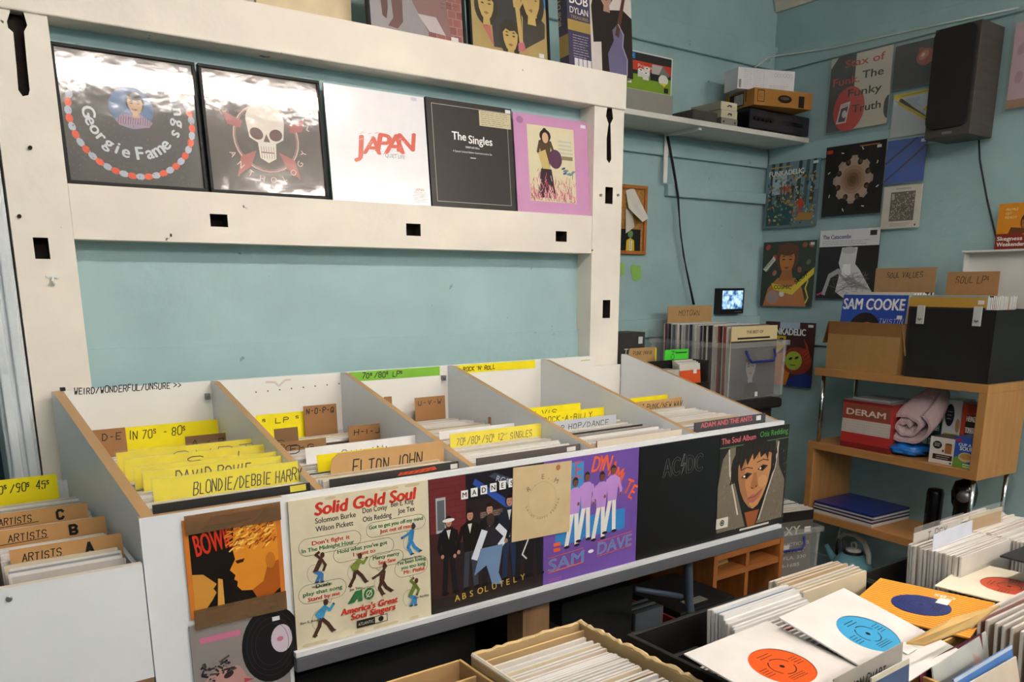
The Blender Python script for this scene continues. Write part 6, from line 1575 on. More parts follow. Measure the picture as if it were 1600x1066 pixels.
# spiral-folded towel: extruded spiral section leaning over the bag
def ribbon(pts, thick, depth, mat4):
    n = len(pts); L_, R_ = [], []
    for i, p in enumerate(pts):
        a_ = Vector(pts[max(0, i-1)]); b_ = Vector(pts[min(n-1, i+1)]); t_ = (b_-a_).normalized(); nn = Vector((-t_.y, t_.x))*thick/2
        L_.append(Vector(p)+nn); R_.append(Vector(p)-nn)
    loop = L_+R_[::-1]
    return loop
sp = []
for i in range(46):
    a_ = i*.30; r_ = .012+.0017*i
    sp.append((math.cos(a_)*r_*1.35, math.sin(a_)*r_*.85))
loop = ribbon(sp, .013, .14, None)
NS = 9; vs = []; n = len(loop)
for k in range(NS):
    t = k/(NS-1); up = .115*t**.9
    for p in loop: vs.append((p.x*(1-.42*t*t)+.05*t, .11*t, p.y*(1+.12*t)+up+.006*math.sin(7*p.x*20+4*t)))
fs = [(k*n+i, k*n+(i+1) % n, (k+1)*n+(i+1) % n, (k+1)*n+i) for k in range(NS-1) for i in range(n)]
mb.mesh(vs, fs)
# end caps as quads between the two sides of the ribbon
half = n//2
for k in (0, NS-1):
    mb.mesh(vs, [(k*n+i, k*n+i+1, k*n+n-2-i, k*n+n-1-i) for i in range(half-1)])
tw_o = mb.build('towel', M['towel'], smooth=True); sb = tw_o.modifiers.new('soft', 'SUBSURF'); sb.levels = 1; sb.render_levels = 1
tag(tw_o, 'pale pink towel rolled up on the middle shelf of bookcase', 'towel'); put(tw_o, tx-.005, .05, zm+.125)
lump('carrier_bag', lambda x, y, z: (x*tw*.50, y*.085, z*.034+.034 if z > -.55 else .034*(-.55)+.034+.001*z), M['bag'], 'crumpled blue plastic bag under the pink towel', 'bag', BM @ Matrix.Translation((tx-.015, .11, zs-.010)), 3, amp=.006)
def grocery(px0, py0, px1, py1, yl, depth, z, cov, label, c, name='food_box', h=None):
    A, B = bk(px0, py0, yl), bk(px1, py1, yl); w_ = B.x-A.x; h_ = h or (A.z-z)
    mb = MB(); mb.box(0, 0, 0, w_, depth, h_, c=c); a = Art(mb, (0, 0, 0), (1, 0, 0), (0, 0, 1), w_, h_); cov(a)
    o = mb.build(name, M['printg']); tag(o, label, 'box'); put(o, A.x, yl, z); return A.x, w_, h_
def g_coffee(a): a.rect(0, 0, 1, 1, '#ddd6d0'); a.ell(.30, .70, .19, .15, '#26221f'); a.lines(.18, .66, .42, .76, 3, '#d8d2cc', .0016); a.rect(.62, .42, .90, .78, '#a86a3c'); a.ell(.76, .78, .14, .03, '#6a3a20'); a.ell(.55, .50, .04, .05, '#5a3020'); a.rect(.15, .16, .95, .36, '#3a2620'); a.lines(.3, .22, .85, .30, 2, '#d8cfc8', .0018); a.ell(.9, .08, .05, .035, '#4a4440')
def g_soup(a): a.rect(0, 0, 1, 1, '#2f56b0'); a.poly([(0, 0), (1, 0), (1, .12), (.5, .2), (.2, .36), (0, .3)], '#6a9a3c'); a.text('CUP A', .2, .72, .09, '#eef0f6', fit=.6, bold=.03); a.text('SOUP', .28, .58, .12, '#eef0f6', fit=.62, bold=.03); a.ell(.6, .36, .36, .16, '#cbb084'); a.ell(.6, .38, .28, .10, '#b98a4a'); a.ell(.2, .9, .16, .06, '#b83a44'); a.lines(.5, .05, .9, .12, 2, '#e8eef0', .003)
def g_wash(a): a.rect(0, 0, 1, 1, '#24483c'); a.ell(.38, .82, .3, .08, '#3a6454'); a.text('COMPACT', .1, .60, .1, '#dfe8e2', fit=.74, bold=.02); a.text('WASH', .14, .46, .1, '#dfe8e2', fit=.66, bold=.02); a.rect(.08, .2, .3, .32, '#dfe8e2'); a.rect(0, 0, 1, .14, '#cdb8a2'); a.ell(.7, .28, .16, .1, '#4f8a72')
def g_pod(a): a.rect(0, 0, 1, 1, '#cfd3d8'); a.ell(.36, .74, .26, .19, '#20232a'); a.lines(.22, .68, .5, .8, 3, '#c8ccd0', .0016); a.rect(.1, .10, .9, .44, '#d8c63a'); a.rect(.2, .30, .6, .42, '#3a3a34'); a.ell(.85, .58, .12, .12, '#b88a5a')
def g_tom(a): a.rect(0, 0, 1, 1, '#c4482c'); a.poly([(.22, 1), (.4, .82), (1, .82), (1, 1)], '#a83a24'); a.poly([(.25, .80), (.9, .82), (.9, .36), (.25, .36)], '#2c2622'); a.text('HEINZ', .30, .70, .09, '#efe6da', fit=.56, bold=.03); a.text('TOMATO', .28, .50, .10, '#efe6da', fit=.62, bold=.03); a.rect(.25, .38, .9, .44, '#b09040'); a.ell(.56, .18, .26, .13, '#d86a2c'); a.ell(.56, .2, .18, .08, '#c8502a'); a.rect(0, 0, .2, .4, '#e2dcd6')
_x, _w, h1 = grocery(1455, 681, 1493, 688, .03, .10, zs, g_coffee, 'white coffee pod carton with brown top in front on bookcase middle shelf', '#4a342a')
grocery(1493, 682, 1526, 686, .03, .10, zs, g_soup, 'blue and green soup carton in front at the right of bookcase middle shelf', '#2c4f9c')
hz = bk(1456, 624, .15).z-zs
grocery(1456, 624, 1476, 627, .15, .09, zs, g_wash, 'dark green washing powder carton at back of bookcase middle shelf', '#1f3f34')
grocery(1477, 624, 1505, 627, .15, .09, zs, g_pod, 'white and yellow coffee carton at back of bookcase middle shelf', '#c2c6ca', h=hz+.008)
grocery(1506, 627, 1532, 629, .15, .09, zs, g_tom, 'red tomato soup carton at back right of bookcase middle shelf', '#b03c26', h=hz)
# lower shelf: flat pile of records, dark bottle and grinder
zs2 = zl+.0006
A, B = bk(1281, 800, .02), bk(1380, 831, .02)
pile = ['#cfccd0', '#d8d4d2', '#3a3038', '#c8c6d0', '#2a2640', '#d0ced6', '#262a58', '#1f2f86']
labs = ['lowest white sleeve in flat record pile on bookcase lower shelf', 'second white sleeve from the bottom of the flat pile', 'lower dark sleeve among the white ones of the flat pile', 'pale sleeve in the middle of the flat record pile', 'dark purple sleeve in the middle of the flat record pile', 'third pale sleeve from top of the flat record pile', 'navy sleeve second from top of the flat record pile', 'blue record sleeve on top of the flat pile on bookcase lower shelf']
z = zs2
for i, c in enumerate(pile):
    hh = .0075 if i != 7 else .004
    mb = MB(); mb.box(-.157, -.135, 0, .157, .135, hh-.0006, c=c); a = None
    if i == 7:
        a = Art(mb, (-.157, -.135, hh-.0006), (1, 0, 0), (0, 1, 0), .314, .27); a.rect(.02, .02, .98, .98, '#20308c'); a.ell(.52, .55, .2, .2, '#253894')
    o = mb.build('record_sleeve', M['sleeve']); tag(o, labs[i], 'record sleeve'); put(o, .205+.002*(i % 3), .15, z, R(rnd.uniform(-1.5, 1.5))); z += hh
q0, q1 = bk(1437, 830, .12), bk(1460, 830, .12); qt = bk(1450, 763, .12)
hbt = max(.12, qt.z-zl); rb_ = (q1.x-q0.x)/2
mb = MB(); mb.lathe([(rb_*.95, 0), (rb_*1.05, .01), (rb_*1.05, hbt*.9), (rb_*.9, hbt*.98), (rb_*.4, hbt)], 0, 0, 20); o = mb.build('speaker_bottle', M['blackgloss'], smooth=True); o.name = 'flask'; tag(o, 'tall black flask standing on bookcase lower shelf beside the record pile', 'flask'); put(o, (q0.x+q1.x)/2, .15, zs2)
q0, q1, qt = bk(1486, 790, .14), bk(1524, 790, .14), bk(1505, 748, .14)
km = thing('coffee_machine', 'black pod coffee machine with silver cap at the right of bookcase lower shelf', 'coffee machine'); put(km, (q0.x+q1.x)/2, .14, zs2)
r0 = (q1.x-q0.x)/2; H_ = min(zm-T_-zl-.008, qt.z-zl)
mb = MB(); mb.lathe([(r0*1.1, 0), (r0*1.1, .015), (r0*.75, .03), (r0*.7, H_*.55), (r0*.9, H_*.62), (r0*1.0, H_*.8), (r0*.8, H_*.95), (r0*.2, H_)], 0, 0, 24); mb.build('body', M['blackgloss'], km, smooth=True)
mb = MB(); mb.lathe([(r0*.55, 0), (r0*.5, .012), (r0*.3, .02)], 0, 0, 20, m=Matrix.Translation((r0*.35, -r0*.70, H_*.76)) @ Matrix.Rotation(PI/2, 4, 'X')); mb.build('cap', M['steel'], km, smooth=True)
# kettle on a black stool-like box in front of the bottom of the bookcase
q0, q1, qt = bk(1292, 880, .10), bk(1352, 880, .10), bk(1320, 828, .10)
rk = (q1.x-q0.x)/2
kt = thing('kettle', 'pale blue enamel kettle with white arched handle under the bookcase lower shelf', 'kettle'); kz = bk(1320, 905, .10).z
put(kt, (q0.x+q1.x)/2, .15, kz)
mb = MB(); mb.lathe([(rk*.95, 0), (rk*1.02, .012), (rk*.98, .04), (rk*.80, .085), (rk*.55, .115), (rk*.42, .122)], 0, 0, 28); mb.build('body', M['kettle'], kt, smooth=True)
mb = MB(); mb.lathe([(rk*.46, .118), (rk*.44, .128), (rk*.2, .138)], 0, 0, 24); mb.build('collar', M['black'], kt, smooth=True)
mb = MB(); mb.lathe([(rk*.36, .1305), (rk*.33, .140), (rk*.15, .146)], 0, 0, 24); kl = mb.build('lid', M['white'], kt, smooth=True)
mb = MB(); mb.tube([(.014*math.cos(t*.52), 0, .160+.014*math.sin(t*.52)) for t in range(12)], .004, 8, closed=True); mb.build('lid_ring', M['white'], kl, smooth=True)
mb = MB(); mb.tube([(-rk*.78, 0, .175), (-rk*.5, 0, .205), (0, 0, .212), (rk*.5, 0, .19), (rk*.78, 0, .14), (rk*.85, 0, .09)], [.010, .011, .012, .013, .013, .011], 10); mb.build('handle', M['white'], kt, smooth=True)
mb = MB(); mb.tube([(-rk*.62, 0, .10), (-rk*.70, 0, .165)], .004, 8); mb.tube([(-rk*.5, .0, .11), (-rk*.58, 0, .185)], .004, 8); mb.build('handle_wire', M['steel'], kt, smooth=True)
mb = MB(); mb.tube([(-rk*.9, 0, .05), (-rk*1.35, 0, .10), (-rk*1.5, 0, .12)], [.022, .014, .012], 12); mb.build('spout', M['kettle'], kt, smooth=True)
mb = MB(); mb.box(-.13, -.10, 0, .13, .10, kz-.0006-(.04+T_)); o = mb.build('base_box', M['blackcase']); o.name = 'storage_box'; tag(o, 'black box under the pale blue kettle', 'box'); put(o, (q0.x+q1.x)/2, .15, .04+T_)
# edge of something dark beyond the case, on the wall at the photo's right edge
mb = MB(); mb.tube([at(1594, 640, 'x', XW-.03), at(1600, 628, 'x', XW-.03), at(1606, 640, 'x', XW-.03), at(1600, 646, 'x', XW-.03)], .008, 8, closed=True); tag(mb.build('wall_hook', M['steel'], smooth=True), 'small metal hook on the right wall at the photo edge', 'hook')
# ================================================================== boxes of singles on the near table
TZ = .815
nt_ = thing('display_table', 'black display table in the foreground carrying crates of singles', 'table')
mb = MB(); mb.box(-.45, -2.48, TZ-.03, 1.75, -1.66, TZ); mb.build('tabletop', M['blackcase'], nt_)
for x in (-.40, 1.66):
    for y in (-2.44, -1.74): mb = MB(); mb.box(x, y, 0, x+.04, y+.04, TZ-.03); mb.build('leg', M['black'], nt_)
RZ = .985
def tray(name, label, x0, y0, x1, y1, z0, z1, th, c, m, parts=(), back=True, worn=0):
    t = thing(name, label, 'box', ((x0+x1)/2, (y0+y1)/2, z0))
    ox, oy = (x0+x1)/2, (y0+y1)/2
    def wall(nm, b, cc=None):
        mb = MB(); mb.box(b[0]-ox, b[1]-oy, b[2]-z0, b[3]-ox, b[4]-oy, b[5]-z0, c=cc or c, top=worn or None); return mb.build(nm, m, t, bevel=.0012)
    wall('bottom', (x0, y0, z0, x1, y1, z0+.004))
    wall('side_wall', (x0, y0, z0+.004, x0+th, y1, z1)); wall('side_wall', (x1-th, y0, z0+.004, x1, y1, z1))
    wall('end_wall', (x0+th, y0, z0+.004, x1-th, y0+th, z1))
    if back: wall('end_wall', (x0+th, y1-th, z0+.004, x1-th, y1, z1))
    for b in parts: wall('partition', b)
    return t
# tan cardboard trays
q0, q1 = at(737, 1022, 'z', RZ-.005), at(905, 975, 'z', RZ-.005)
TX0, TX1, TYB = q0.x-.004, q1.x+.006, (q0.y+q1.y)/2
tr = tray('cardboard_tray', 'tan cardboard tray of singles with scuffed rim at the bottom of the photo', TX0, TYB-.42, TX1, TYB, TZ+.0006, RZ-.005, .0045, '#b79a70', M['cardboard'], parts=((TX0+.0045, TYB-.016, TZ+.005, TX1-.0045, TYB-.0125, RZ-.012),), worn='#c9ab78')
# frayed paper edge along the right rim
mb = MB(); rr = random.Random(3); ox, oy = (TX0+TX1)/2, TYB-.21
pts = [(TX1-.002-ox+rr.uniform(-.002, .002), TYB-.002-i*.008-oy, RZ-.005-TZ+rr.uniform(-.0015, .002)) for i in range(52)]
mb.ink('#cbb183'); mb.tube(pts, [.0035+rr.uniform(-.001, .0015) for _ in pts], 6); mb.build('frayed_rim', M['cardboard'], tr)
mb = MB(); mb.ink('#c6ab7c'); pts = [(TX0-ox+.002+(TX1-TX0)*i/24, TYB-.002-oy+rr.uniform(-.001, .001), RZ-.005-TZ+rr.uniform(-.001, .0015)) for i in range(25)]; mb.tube(pts, [.003+rr.uniform(-.0006, .001) for _ in pts], 6); mb.build('frayed_rim', M['cardboard'], tr)
mb = MB(); mb.ink('#cfc4b4'); mb.tube([(TX0-ox+.002, TYB-oy-.002-.02*i, RZ-.005-TZ) for i in range(20)], .0036, 6); mb.build('rim_tape', M['worn'], tr)
S7s = mk7(T7, .176, .144)
fill(S7s, W7, 'single_sleeve', 'record sleeve', 'single in clear plastic packed in the right tan cardboard tray', 'singles in the right cardboard tray', (TX0+TX1)/2, frange(TYB-.33, TYB-.03, .0072), lambda y: RZ-.018, .144, lean=.06, xj=.003, zj=.003, yj=.4)
UX1 = TX0-.003; q0 = at(620, 1060, 'z', RZ-.022)
UYB = at(731, 1026, 'z', RZ-.018).y
tray('cardboard_tray', 'left tan cardboard tray of singles with lower rim at bottom of the photo', UX1-.20, UYB-.40, UX1, UYB, TZ+.0006, RZ-.018, .0045, '#b08c60', M['cardboard'], parts=((UX1-.1955, UYB-.05, TZ+.005, UX1-.0045, UYB-.046, RZ-.024),), worn='#c9a56c')
fill(S7s, W7, 'single_sleeve', 'record sleeve', 'single in clear plastic packed in the left tan cardboard tray', 'singles in the left cardboard tray', UX1-.10, frange(UYB-.30, UYB-.062, .0105), lambda y: RZ-.038, .144, lean=.06, xj=.003, zj=.003, yj=.6)
# two black crates
b0, bj = at(974, 993, 'z', RZ), at(1050, 1022, 'z', RZ)
m1, m2 = at(1290, 893, 'z', RZ), at(1590, 965, 'z', RZ)
BX0, BX1, BYB = (b0.x+bj.x)/2, (m1.x*.6+m2.x*.4)-.004, b0.y
tray('black_crate', 'black crate of singles with white sleeves lying across it, left of the pair', BX0, -2.048, BX1, BYB, TZ+.0006, RZ, .008, '#1a1817', M['black'], parts=((BX0+.008, bj.y-.004, TZ+.005, BX0+.062, bj.y+.004, RZ-.004),))
CX0, CX1 = BX1+.004, BX1+.535
CYB = at(1350, 893, 'z', RZ).y
cy2 = at(1412, 893, 'z', RZ-.02)
tray('black_crate', 'black crate of singles at the right edge, right of the pair', CX0, -2.048, CX1, CYB, TZ+.0006, RZ, .007, '#1c1a19', M['black'])
GR7 = ['#e0dedc', '#d4d2d0', '#cbc8c6', '#e6e4e2', '#c4c0bc', '#d0c8c0']
SG = mk7(GR7, .182, .18)
SB = mk7(['#c9b89a', '#b89c74', '#d6c6a8', '#a8865e', '#cdbfae', '#8a6a54', '#c08a78', '#d8d0c4'], .18, .182)
SBL = mk7(['#a9c0d2', '#9ab4c8', '#b8c8d2', '#8fa6b8'], .178, .15)
RD = mk7(['#b8404a', '#6a7a94', '#a8b4be', '#8a94a4', '#c8c0bc', '#5a8a9a'], .182, .18)
s0, s1 = at(1115, 955, 'z', 1.02), at(1210, 905, 'z', 1.02)
gx, gy = (s0.x+s1.x)/2, (s0.y+s1.y)/2
L1 = 'single in clear plastic in the pale block of left black crate'
yr = frange(gy-.12, gy-.004, .0062)
fill(SG+RD, [5, 5, 5, 5, 4, 4, .8, .8, .8, .8, 1, .6], 'single_sleeve', 'record sleeve', L1, 'pale block of singles in the left black crate', gx, yr, lambda y: 1.018-max(0, gy-.03-y)*.5, .18, lean=.06, xj=.003, zj=.002, yj=.4)
r0, r1 = at(1232, 918, 'z', 1.01), at(1330, 878, 'z', 1.01)
gx2 = BX1-.105
fill(SB, [4, 3, 4, 2, 3, 1, 1, 3], 'single_sleeve', 'record sleeve', 'brown paper single in right column of left black crate', 'brown paper singles in the left black crate', gx2, frange(BYB-.085, BYB-.02, .0066), 1.008, .182, lean=.06, xj=.004, zj=.003, yj=.5)
fill(SBL, [3, 3, 3, 2], 'single_sleeve', 'record sleeve', 'bluish single showing in the gap between the two white flat sleeves', 'bluish singles under the flat sleeves', gx2-.06, frange(-2.0, BYB-.145, .009), .972, .15, lean=.06, xj=.002, zj=.002, yj=.8)
fill(S7s, W7, 'single_sleeve', 'record sleeve', 'tan edged single at the near left corner of the left black crate', 'tan singles in the left black crate', BX0+.103, frange(-2.01, bj.y-.03, .0105), RZ-.010, .144, lean=.06, xj=.002, zj=.002, yj=.5)
# sleeves lying flat on top
def flat(corners, z, lab, cover, lab2, hole_txt=None, art=None, size=.18, tilt=(0, 0), price=None, world=None):
    """corners: pixels of far-left, far-right corner (the far edge) of a sleeve lying flat at height z"""
    s_ = size
    if world:
        yaw = world[2]; c = Vector((world[0]-math.sin(yaw)*s_/2, world[1]+math.cos(yaw)*s_/2, z))
    else:
        A, B = at(*corners[0], 'z', z), at(*corners[1], 'z', z)
        c = (A+B)/2; yaw = math.atan2(B.y-A.y, B.x-A.x)
    t = thing('single_sleeve', lab, 'record sleeve')
    t.matrix_world = Matrix.Translation((c.x, c.y, z)) @ Matrix.Rotation(yaw, 4, 'Z') @ Matrix.Rotation(tilt[0], 4, 'X') @ Matrix.Rotation(tilt[1], 4, 'Y') @ Matrix.Translation((0, -s_/2, 0))
    mb = MB(); n = 32; r_ = .044
    # paper with its centre hole, thin
    outer = [(-s_/2, -s_/2), (s_/2, -s_/2), (s_/2, s_/2), (-s_/2, s_/2)]
    for zz, flip in ((.0022, False), (0, True)):
        for k in range(n):
            a0, a1 = 2*PI*k/n, 2*PI*(k+1)/n
            def sq(a):
                m_ = max(abs(math.cos(a)), abs(math.sin(a))); return (math.cos(a)/m_*s_/2, math.sin(a)/m_*s_/2, zz)
            q = [(math.cos(a0)*r_, math.sin(a0)*r_, zz), sq(a0), sq(a1), (math.cos(a1)*r_, math.sin(a1)*r_, zz)]
            mb.face(q[::-1] if flip else q, cover)
    for k in range(4):
        p, q = outer[k], outer[(k+1) % 4]; mb.face([(*p, 0), (*q, 0), (*q, .0022), (*p, .0022)], cover)
    if art: a = Art(mb, (-s_/2, -s_/2, .0022), (1, 0, 0), (0, 1, 0), s_, s_); art(a)
    mb.build('paper_sleeve', M['worn'], t)
    mb = MB(); lz = .0034 if art else .0012; mb.lathe([(.0445, .0002), (.0445, lz)], 0, 0, 36, c=lab2); a = Art(mb, (-.045, -.045, lz), (1, 0, 0), (0, 1, 0), .09, .09)
    dk = '#1e1a1c'
    a.ring(.5, .5, .20, .20, .0016, dk, a0=10, a1=100, n=12); a.ring(.5, .5, .20, .20, .0016, dk, a0=120, a1=220, n=12); a.ring(.5, .5, .20, .20, .0016, dk, a0=240, a1=340, n=12); a.ell(.5, .5, .04, .04, dk)
    for (tx_, ty_, x_, y_, n_) in ((.32, .18, .68, .26, 3), (.08, .42, .25, .58, 4), (.76, .42, .93, .58, 4), (.36, .78, .64, .84, 2)): a.lines(tx_, ty_, x_, y_, n_, dk, .0011, 3)
    if hole_txt: a.arc(hole_txt, .5, .5, .36, 215, 325, .09, '#c8ccd8', inside=True)
    mb.build('record_label', M['printg'], t)
    if price:
        mb = MB(); mb.box(price[0]-.014, price[1]-.009, .0042, price[0]+.014, price[1]+.009, .0048, c='#eeecf0'); a = Art(mb, (price[0]-.014, price[1]-.009, .0048), (1, 0, 0), (0, 1, 0), .028, .018); a.lines(.3, .4, .8, .6, 2, '#8a8890', .0008); mb.build('price_tag', M['paper'], t)
    return t
flat([(1073, 1022), (1195, 974)], 1.019, 'white paper single with orange label lying on the left black crate', '#d6d2ce', '#d8561c', tilt=(.10, 0))
flat([(1222, 964), (1313, 923)], 1.036, 'white paper single with sky blue label lying on the left black crate', '#d7d3d0', '#3d9ac8', tilt=(.225, 0), price=(.012, -.05))
def a_str(a):
    for i in range(20): a.rect(i/20, 0, i/20+.018, 1, '#c9761a'); a.k -= 1
    a.k += 1; a.text('CBS', .90, .30, .075, '#f2e2c4', rot=PI/2, bold=.03)
t = flat(None, .989, 'orange striped single sleeve with navy label lying between the crates', '#eca53a', '#2c3570', None, art=a_str, price=(.035, -.025), world=(.749, -1.969, R(14)))
# second crate: blocks of clear plastic singles with cards
g0, g1 = at(1413, 850, 'z', 1.03), at(1505, 806, 'z', 1.03)
hx, hy = (g0.x+g1.x)/2, g1.y
hx = at(1413, 850, 'z', 1.03).x+.094
PK = mk7(['#dcd4cc', '#d2c6be', '#cbbcb2', '#e0d9d2', '#c0b0a6', '#a87a70', '#d8cabc'], .182, .195)
LB = 'single in clear plastic beside white lettered card in right black crate'
fill(PK, [5, 5, 4, 5, 3, .6, 4], 'single_sleeve', 'record sleeve', LB, 'singles in the near column of right black crate', hx, frange(-1.945, -1.845, .0062), lambda y: 1.03, .195, lean=.05, xj=.003, zj=.002, yj=.4)
fill(PK, [5, 5, 4, 5, 3, .6, 4], 'single_sleeve', 'record sleeve', 'single in clear plastic in the far column of the right black crate', 'singles in the far column of right black crate', hx+.197, frange(-2.02, -1.80, .0066), lambda y: 1.028, .195, lean=.05, xj=.003, zj=.003, yj=.4)
PK2 = mk7(['#d8d0ca', '#cfc6be', '#c6bab0', '#dcd6d0'], .178, .150)
fill(PK2, [3, 3, 3, 3], 'single_sleeve', 'record sleeve', 'single in clear plastic in low front block of right black crate', 'front singles of right black crate', CX0+.150, frange(-2.03, -1.96, .0092), lambda y: .975, .150, lean=.05, xj=.003, zj=.003, yj=1.0)
def c7(TL, TR, z, lab, col, txt='', tx=.15, sz=.018, h=.23, clearw=True, top=None, fit=None):
    A, B = at(*TL, 'z', z), at(*TR, 'z', z); w_ = (B-A).length
    mb = MB(); mb.box(-w_/2, 0, 0, w_/2, .0012, h-.012 if clearw else h, c=col); a = Art(mb, (-w_/2, 0, 0), (1, 0, 0), (0, 0, 1), w_, h-.012)
    if txt: a.hand(txt, tx, (h-.012-.006-sz)/(h-.012), sz, wd=.0022, fit=fit)
    if top: a.rect(.02, 1-.055/h, .98, 1-.008/h, top)
    o = mb.build('divider_card', M['worn']); tag(o, lab, 'divider card')
    if clearw: mb = MB(); mb.box(-w_/2-.003, -.0018, 0, w_/2+.003, -.0012, h); mb.build('plastic_sleeve', M['poly'], o)
    return top_edge(o, h, TL, TR, .05, z=z)
c7((1429, 824), (1503, 801), 1.062, 'white lettered card in clear sleeve at the back of right black crate', '#ded6cc', 'T.REX', .28, .017)
c7((1459, 836), (1520, 813), 1.058, 'bluish white blank card in front of the white lettered card', '#d2d4e0', clearw=False, h=.22)
c7((1516, 797), (1567, 783), 1.070, 'clear sleeve with tan card inset, rightmost card of right black crate', '#cbbb98', top='#b08546', clearw=True)
flat([(1463, 915), (1513, 881)], .993, 'cream single sleeve with orange red label lying on the right black crate', '#e9dfc8', '#d0512c')
mb = MB(); mb.box(-.09, -.09, 0, .09, .09, .003, c='#2c2a2c'); a = Art(mb, (-.09, -.09, .003), (1, 0, 0), (0, 1, 0), .18, .18); a.line([(.05, .5), (.2, .6), (.6, .56)], .002, '#d8d8d8')
o = mb.build('single_sleeve', M['printg']); tag(o, 'black single sleeve with white line at the right edge on the right black crate', 'record sleeve'); q = at(1572, 878, 'z', 1.04); o.location = (q.x+.10, q.y-.075, 1.042)
# nearest cardboard box with facing sleeves
DZ = .985
dx0, dw, dx1, dyb = .295, .527, .747, -2.052
tray('cardboard_tray', 'cardboard box of facing singles at bottom right corner of the photo', dx0, -2.40, dx1, dyb, TZ+.0006, DZ, .004, '#b48c52', M['cardboard'], parts=((dw-.003, -2.396, TZ+.005, dw+.003, dyb-.004, DZ-.002),), worn='#c99f5e')
fm = at(1488, 968, 'z', 1.036)
f0, f1, f2, f3 = at(1416, 1007, 'z', 1.034), at(1562, 948, 'z', 1.034), at(1519, 981, 'z', 1.021), at(1444, 1010, 'z', 1.021)
mb = MB(); mb.prism([f0, f3, f2, f1, fm], (0, 0, .003), c='#c3a067'); tag(mb.build('cardboard_flap', M['cardboard']), 'loose tan cardboard strip lying across the back rim of nearest cardboard box', 'cardboard strip')
def face7(cov, TL, TR, z, lab, lean=.30, h=.175, base='#c8c4be'):
    A, B = at(*TL, 'z', z), at(*TR, 'z', z); w_ = min((B-A).length, .184)
    o = sleeve(cov, w_, h, .002, base, 'worn', 'single_sleeve'); tag(o, lab, 'record sleeve'); return top_edge(o, h, TL, TR, lean, z=z)
def cv_lib(a): a.rect(0, 0, 1, 1, '#4a78b8'); a.text('LIBERTY', .06, .66, .22, '#e6e6e4', fit=.90, bold=.02); a.rect(0, .97, 1, 1, '#b8c4d4'); a.ell(.5, .2, .24, .24, '#35609a')
def cv_mgm(a): a.rect(0, 0, 1, 1, '#c2c4be'); a.text('M-G-M', .06, .62, .17, '#8c7a78', fit=.62, bold=.02); a.poly([(.7, .9), (.86, .8), (.92, .5), (.8, .55)], '#cfa79c')
def cv_fid(a): a.rect(0, 0, 1, 1, '#4c5f86'); a.text('fido', .30, .70, .16, '#d5d8de', fit=.5, bold=.02); a.rect(0, .96, 1, 1, '#d8cfb8')
def cv_mar(a): a.rect(0, 0, 1, 1, '#6a2438'); [a.ring(.5, .4, q, q, .0012, '#9a6a74') for q in (.3, .36, .42, .48)]
face7(cv_mar, (1436, 1040), (1534, 990), 1.0, 'maroon single sleeve with pale rings behind the grey green one in nearest box', base='#5a2030', lean=.2)
face7(cv_mgm, (1457, 1043), (1541, 987), .998, 'grey green single sleeve with three faded capitals in nearest box', lean=.22)
face7(cv_lib, (1490, 1062), (1581, 1008), 1.0, 'blue single sleeve with large white capitals in nearest box', lean=.24, base='#5a82b8')
face7(cov_blank('#cfc2b0'), (1496, 1078), (1588, 1026), .992, 'cream single sleeve edge just in front of the blue capitals sleeve', lean=.25)
face7(cv_fid, (1362, 1060), (1421, 1029), 1.033, 'blue single sleeve with white lower case name beside the tan partition', lean=.08, h=.18)
o = c7((1303, 1062), (1411, 1004), 1.04, 'grey lettered card standing at the back left of nearest box', '#a9a39b', 'NON CHART', .24, .0125, fit=.5, h=.20, clearw=False)
for i in range(9):
    me = rnd.choices(S7s, W7)[0]; o = bpy.data.objects.new('single_sleeve', me); COL.objects.link(o); tag(o, 'single in clear plastic packed at the front of nearest cardboard box', 'record sleeve', 'singles in the nearest cardboard box'); place(o, .637, -2.28-.011*i, .83, 0, .1)
# pale sleeves standing right of the nearest box
for i in range(12):
    me = rnd.choices(PK, [5, 5, 4, 5, 3, .6, 4])[0]; o = bpy.data.objects.new('single_sleeve', me); COL.objects.link(o); tag(o, 'pinkish single in clear plastic standing right of the nearest cardboard box', 'record sleeve', 'singles right of the nearest box'); place(o, .815+rnd.uniform(-.003, .003), -2.075-.0115*i, .8165, R(rnd.uniform(-1, 1)), .06)
# ------------------------------------------------------------------ things in the dark under the trestle table
def dark_box(label, x0, y0, x1, y1, z0, z1, m='blackcase', name='storage_box', latch=None):
    t = thing(name, label, 'box', ((x0+x1)/2, (y0+y1)/2, z0))
    mb = MB(); mb.box((x0-x1)/2, (y0-y1)/2, 0, (x1-x0)/2, (y1-y0)/2, z1-z0); mb.build('body', M[m], t, bevel=.004)
    if latch is not None:
        mb = MB(); mb.box(latch-.022, (y0-y1)/2-.004, (z1-z0)*.52, latch+.022, (y0-y1)/2, (z1-z0)*.52+.05); mb.build('latch', M['pine'], t)
        mb = MB(); mb.box(latch-.009, (y0-y1)/2-.006, (z1-z0)*.52+.014, latch+.009, (y0-y1)/2-.004, (z1-z0)*.52+.036); mb.build('latch_slot', M['black'], t)
    return t
q = at(970, 955, 'y', -.72)
dark_box('black flight case with tan latch under the trestle table', .95, -.80, 1.245, -.45, 0.0005, .56, latch=at(970, 960, 'y', -.80).x-1.0975)
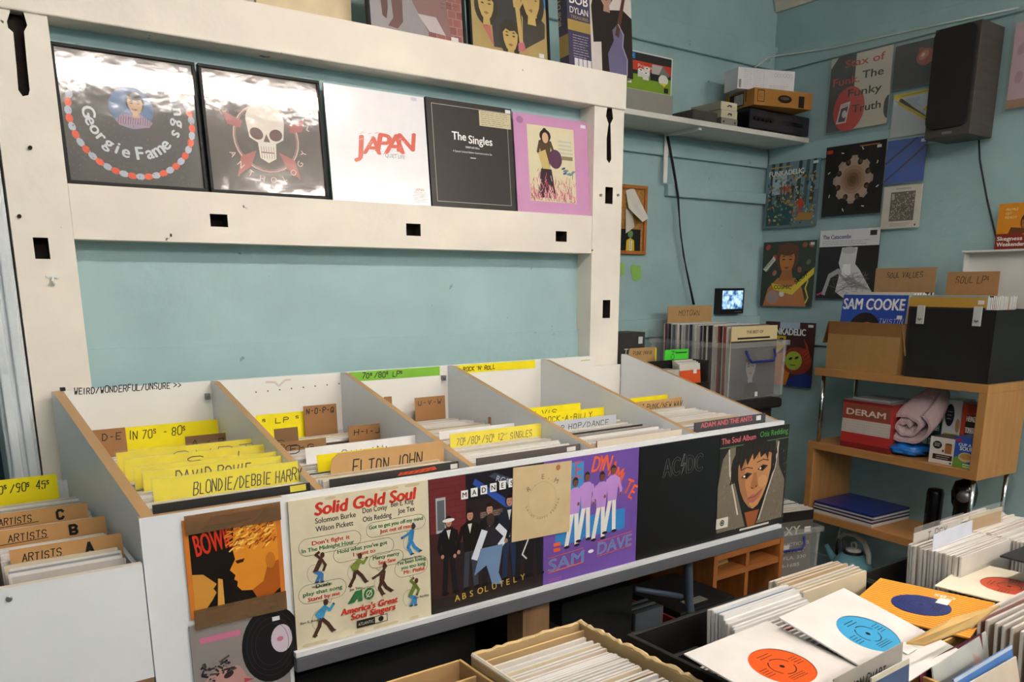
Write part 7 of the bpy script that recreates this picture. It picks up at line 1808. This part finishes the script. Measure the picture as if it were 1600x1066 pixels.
# red plastic crate with openwork sides
rc = thing('plastic_crate', 'red openwork plastic crate under the trestle table', 'crate', (1.356, -.68, 0.0))
rz1 = at(1030, 977, 'y', -.80).z; w2 = .10
mb = MB()
for s_ in (-1, 1):
    mb.box(-w2, s_*.12-.005, rz1-.05, w2, s_*.12+.005, rz1); mb.box(-w2, s_*.12-.005, 0.001, w2, s_*.12+.005, .05)
    mb.box(s_*w2-.005, -.12, rz1-.05, s_*w2+.005, .12, rz1); mb.box(s_*w2-.005, -.12, .001, s_*w2+.005, .12, .05)
    for k in range(5): mb.box(-w2+k*w2/2-.010, s_*.12-.004, .05, -w2+k*w2/2+.010, s_*.12+.004, rz1-.05)
    for k in range(4): mb.box(s_*w2-.004, -.12+k*.08-.010, .05, s_*w2+.004, -.12+k*.08+.010, rz1-.05)
mb.box(-w2, -.12, .001, w2, .12, .006); mb.build('lattice', M['red'], rc)
A = at(1040, 938, 'y', -.80)
for i, c in enumerate(('#5a6066', '#3a3c40', '#6a6e72', '#2a2c2e', '#54585c')):
    mb = MB(); mb.box(-.065, 0, 0, .065, .012, .125, c=c); o = mb.build('disc_case', M['sleeve']); tag(o, 'grey disc case standing in the red openwork crate', 'disc case', 'disc cases in the red crate'); o.location = (1.365, -.76+.018*i, .0075+max(0, rz1-.09)); 
mb = MB(); mb.box(-.085, -.10, 0, .085, .10, max(.02, rz1-.092), c='#222222'); o = mb.build('inner_box', M['black']); tag(o, 'black inner box filling the red openwork crate', 'box'); o.location = (1.356, -.68, .0065)
q = at(1105, 945, 'y', -.80)
bbx = dark_box('black record box with grey tab behind the bluish table leg', 1.475, -.80, 1.76, -.50, 0.0005, q.z)
mb = MB(); p = at(1100, 945, 'z', q.z+.002); mb.box(-.05, -.02, 0, .05, .02, .0015, c='#8a847c'); a = Art(mb, (-.05, -.02, .0015), (1, 0, 0), (0, 1, 0), .1, .04); a.lines(.3, .3, .9, .7, 2, '#3a3632', .002); o = mb.build('card_tab', M['worn'], bbx); o.location = (-.02, -.1, q.z)
# papers and a brown paper bag on the low corner shelves
bz = at(1105, 905, 'y', -.62).z+.0228
mb = MB(); rr = random.Random(5)
for (x, y, s_) in ((1.91, -.5, .08),):
    mb.prism([(x-.07, y-.09, bz), (x+.07, y-.08, bz), (x+.075, y+.07, bz), (x-.065, y+.08, bz)], (0, .02, .11), c='#b8925c')
tag(mb.build('paper_bag', M['cardboard']), 'crumpled tan paper bag on the low shelf in the corner', 'paper bag')

dark_box('long black filler box added for the shade under left half of trestle table', .05, -.86, .60, -.46, .0005, .60)  # this box and the next are added to darken the space under the table
dark_box('black filler box added for the shade beside the tan leg under trestle table', .76, -.86, .93, -.46, .0005, .50)
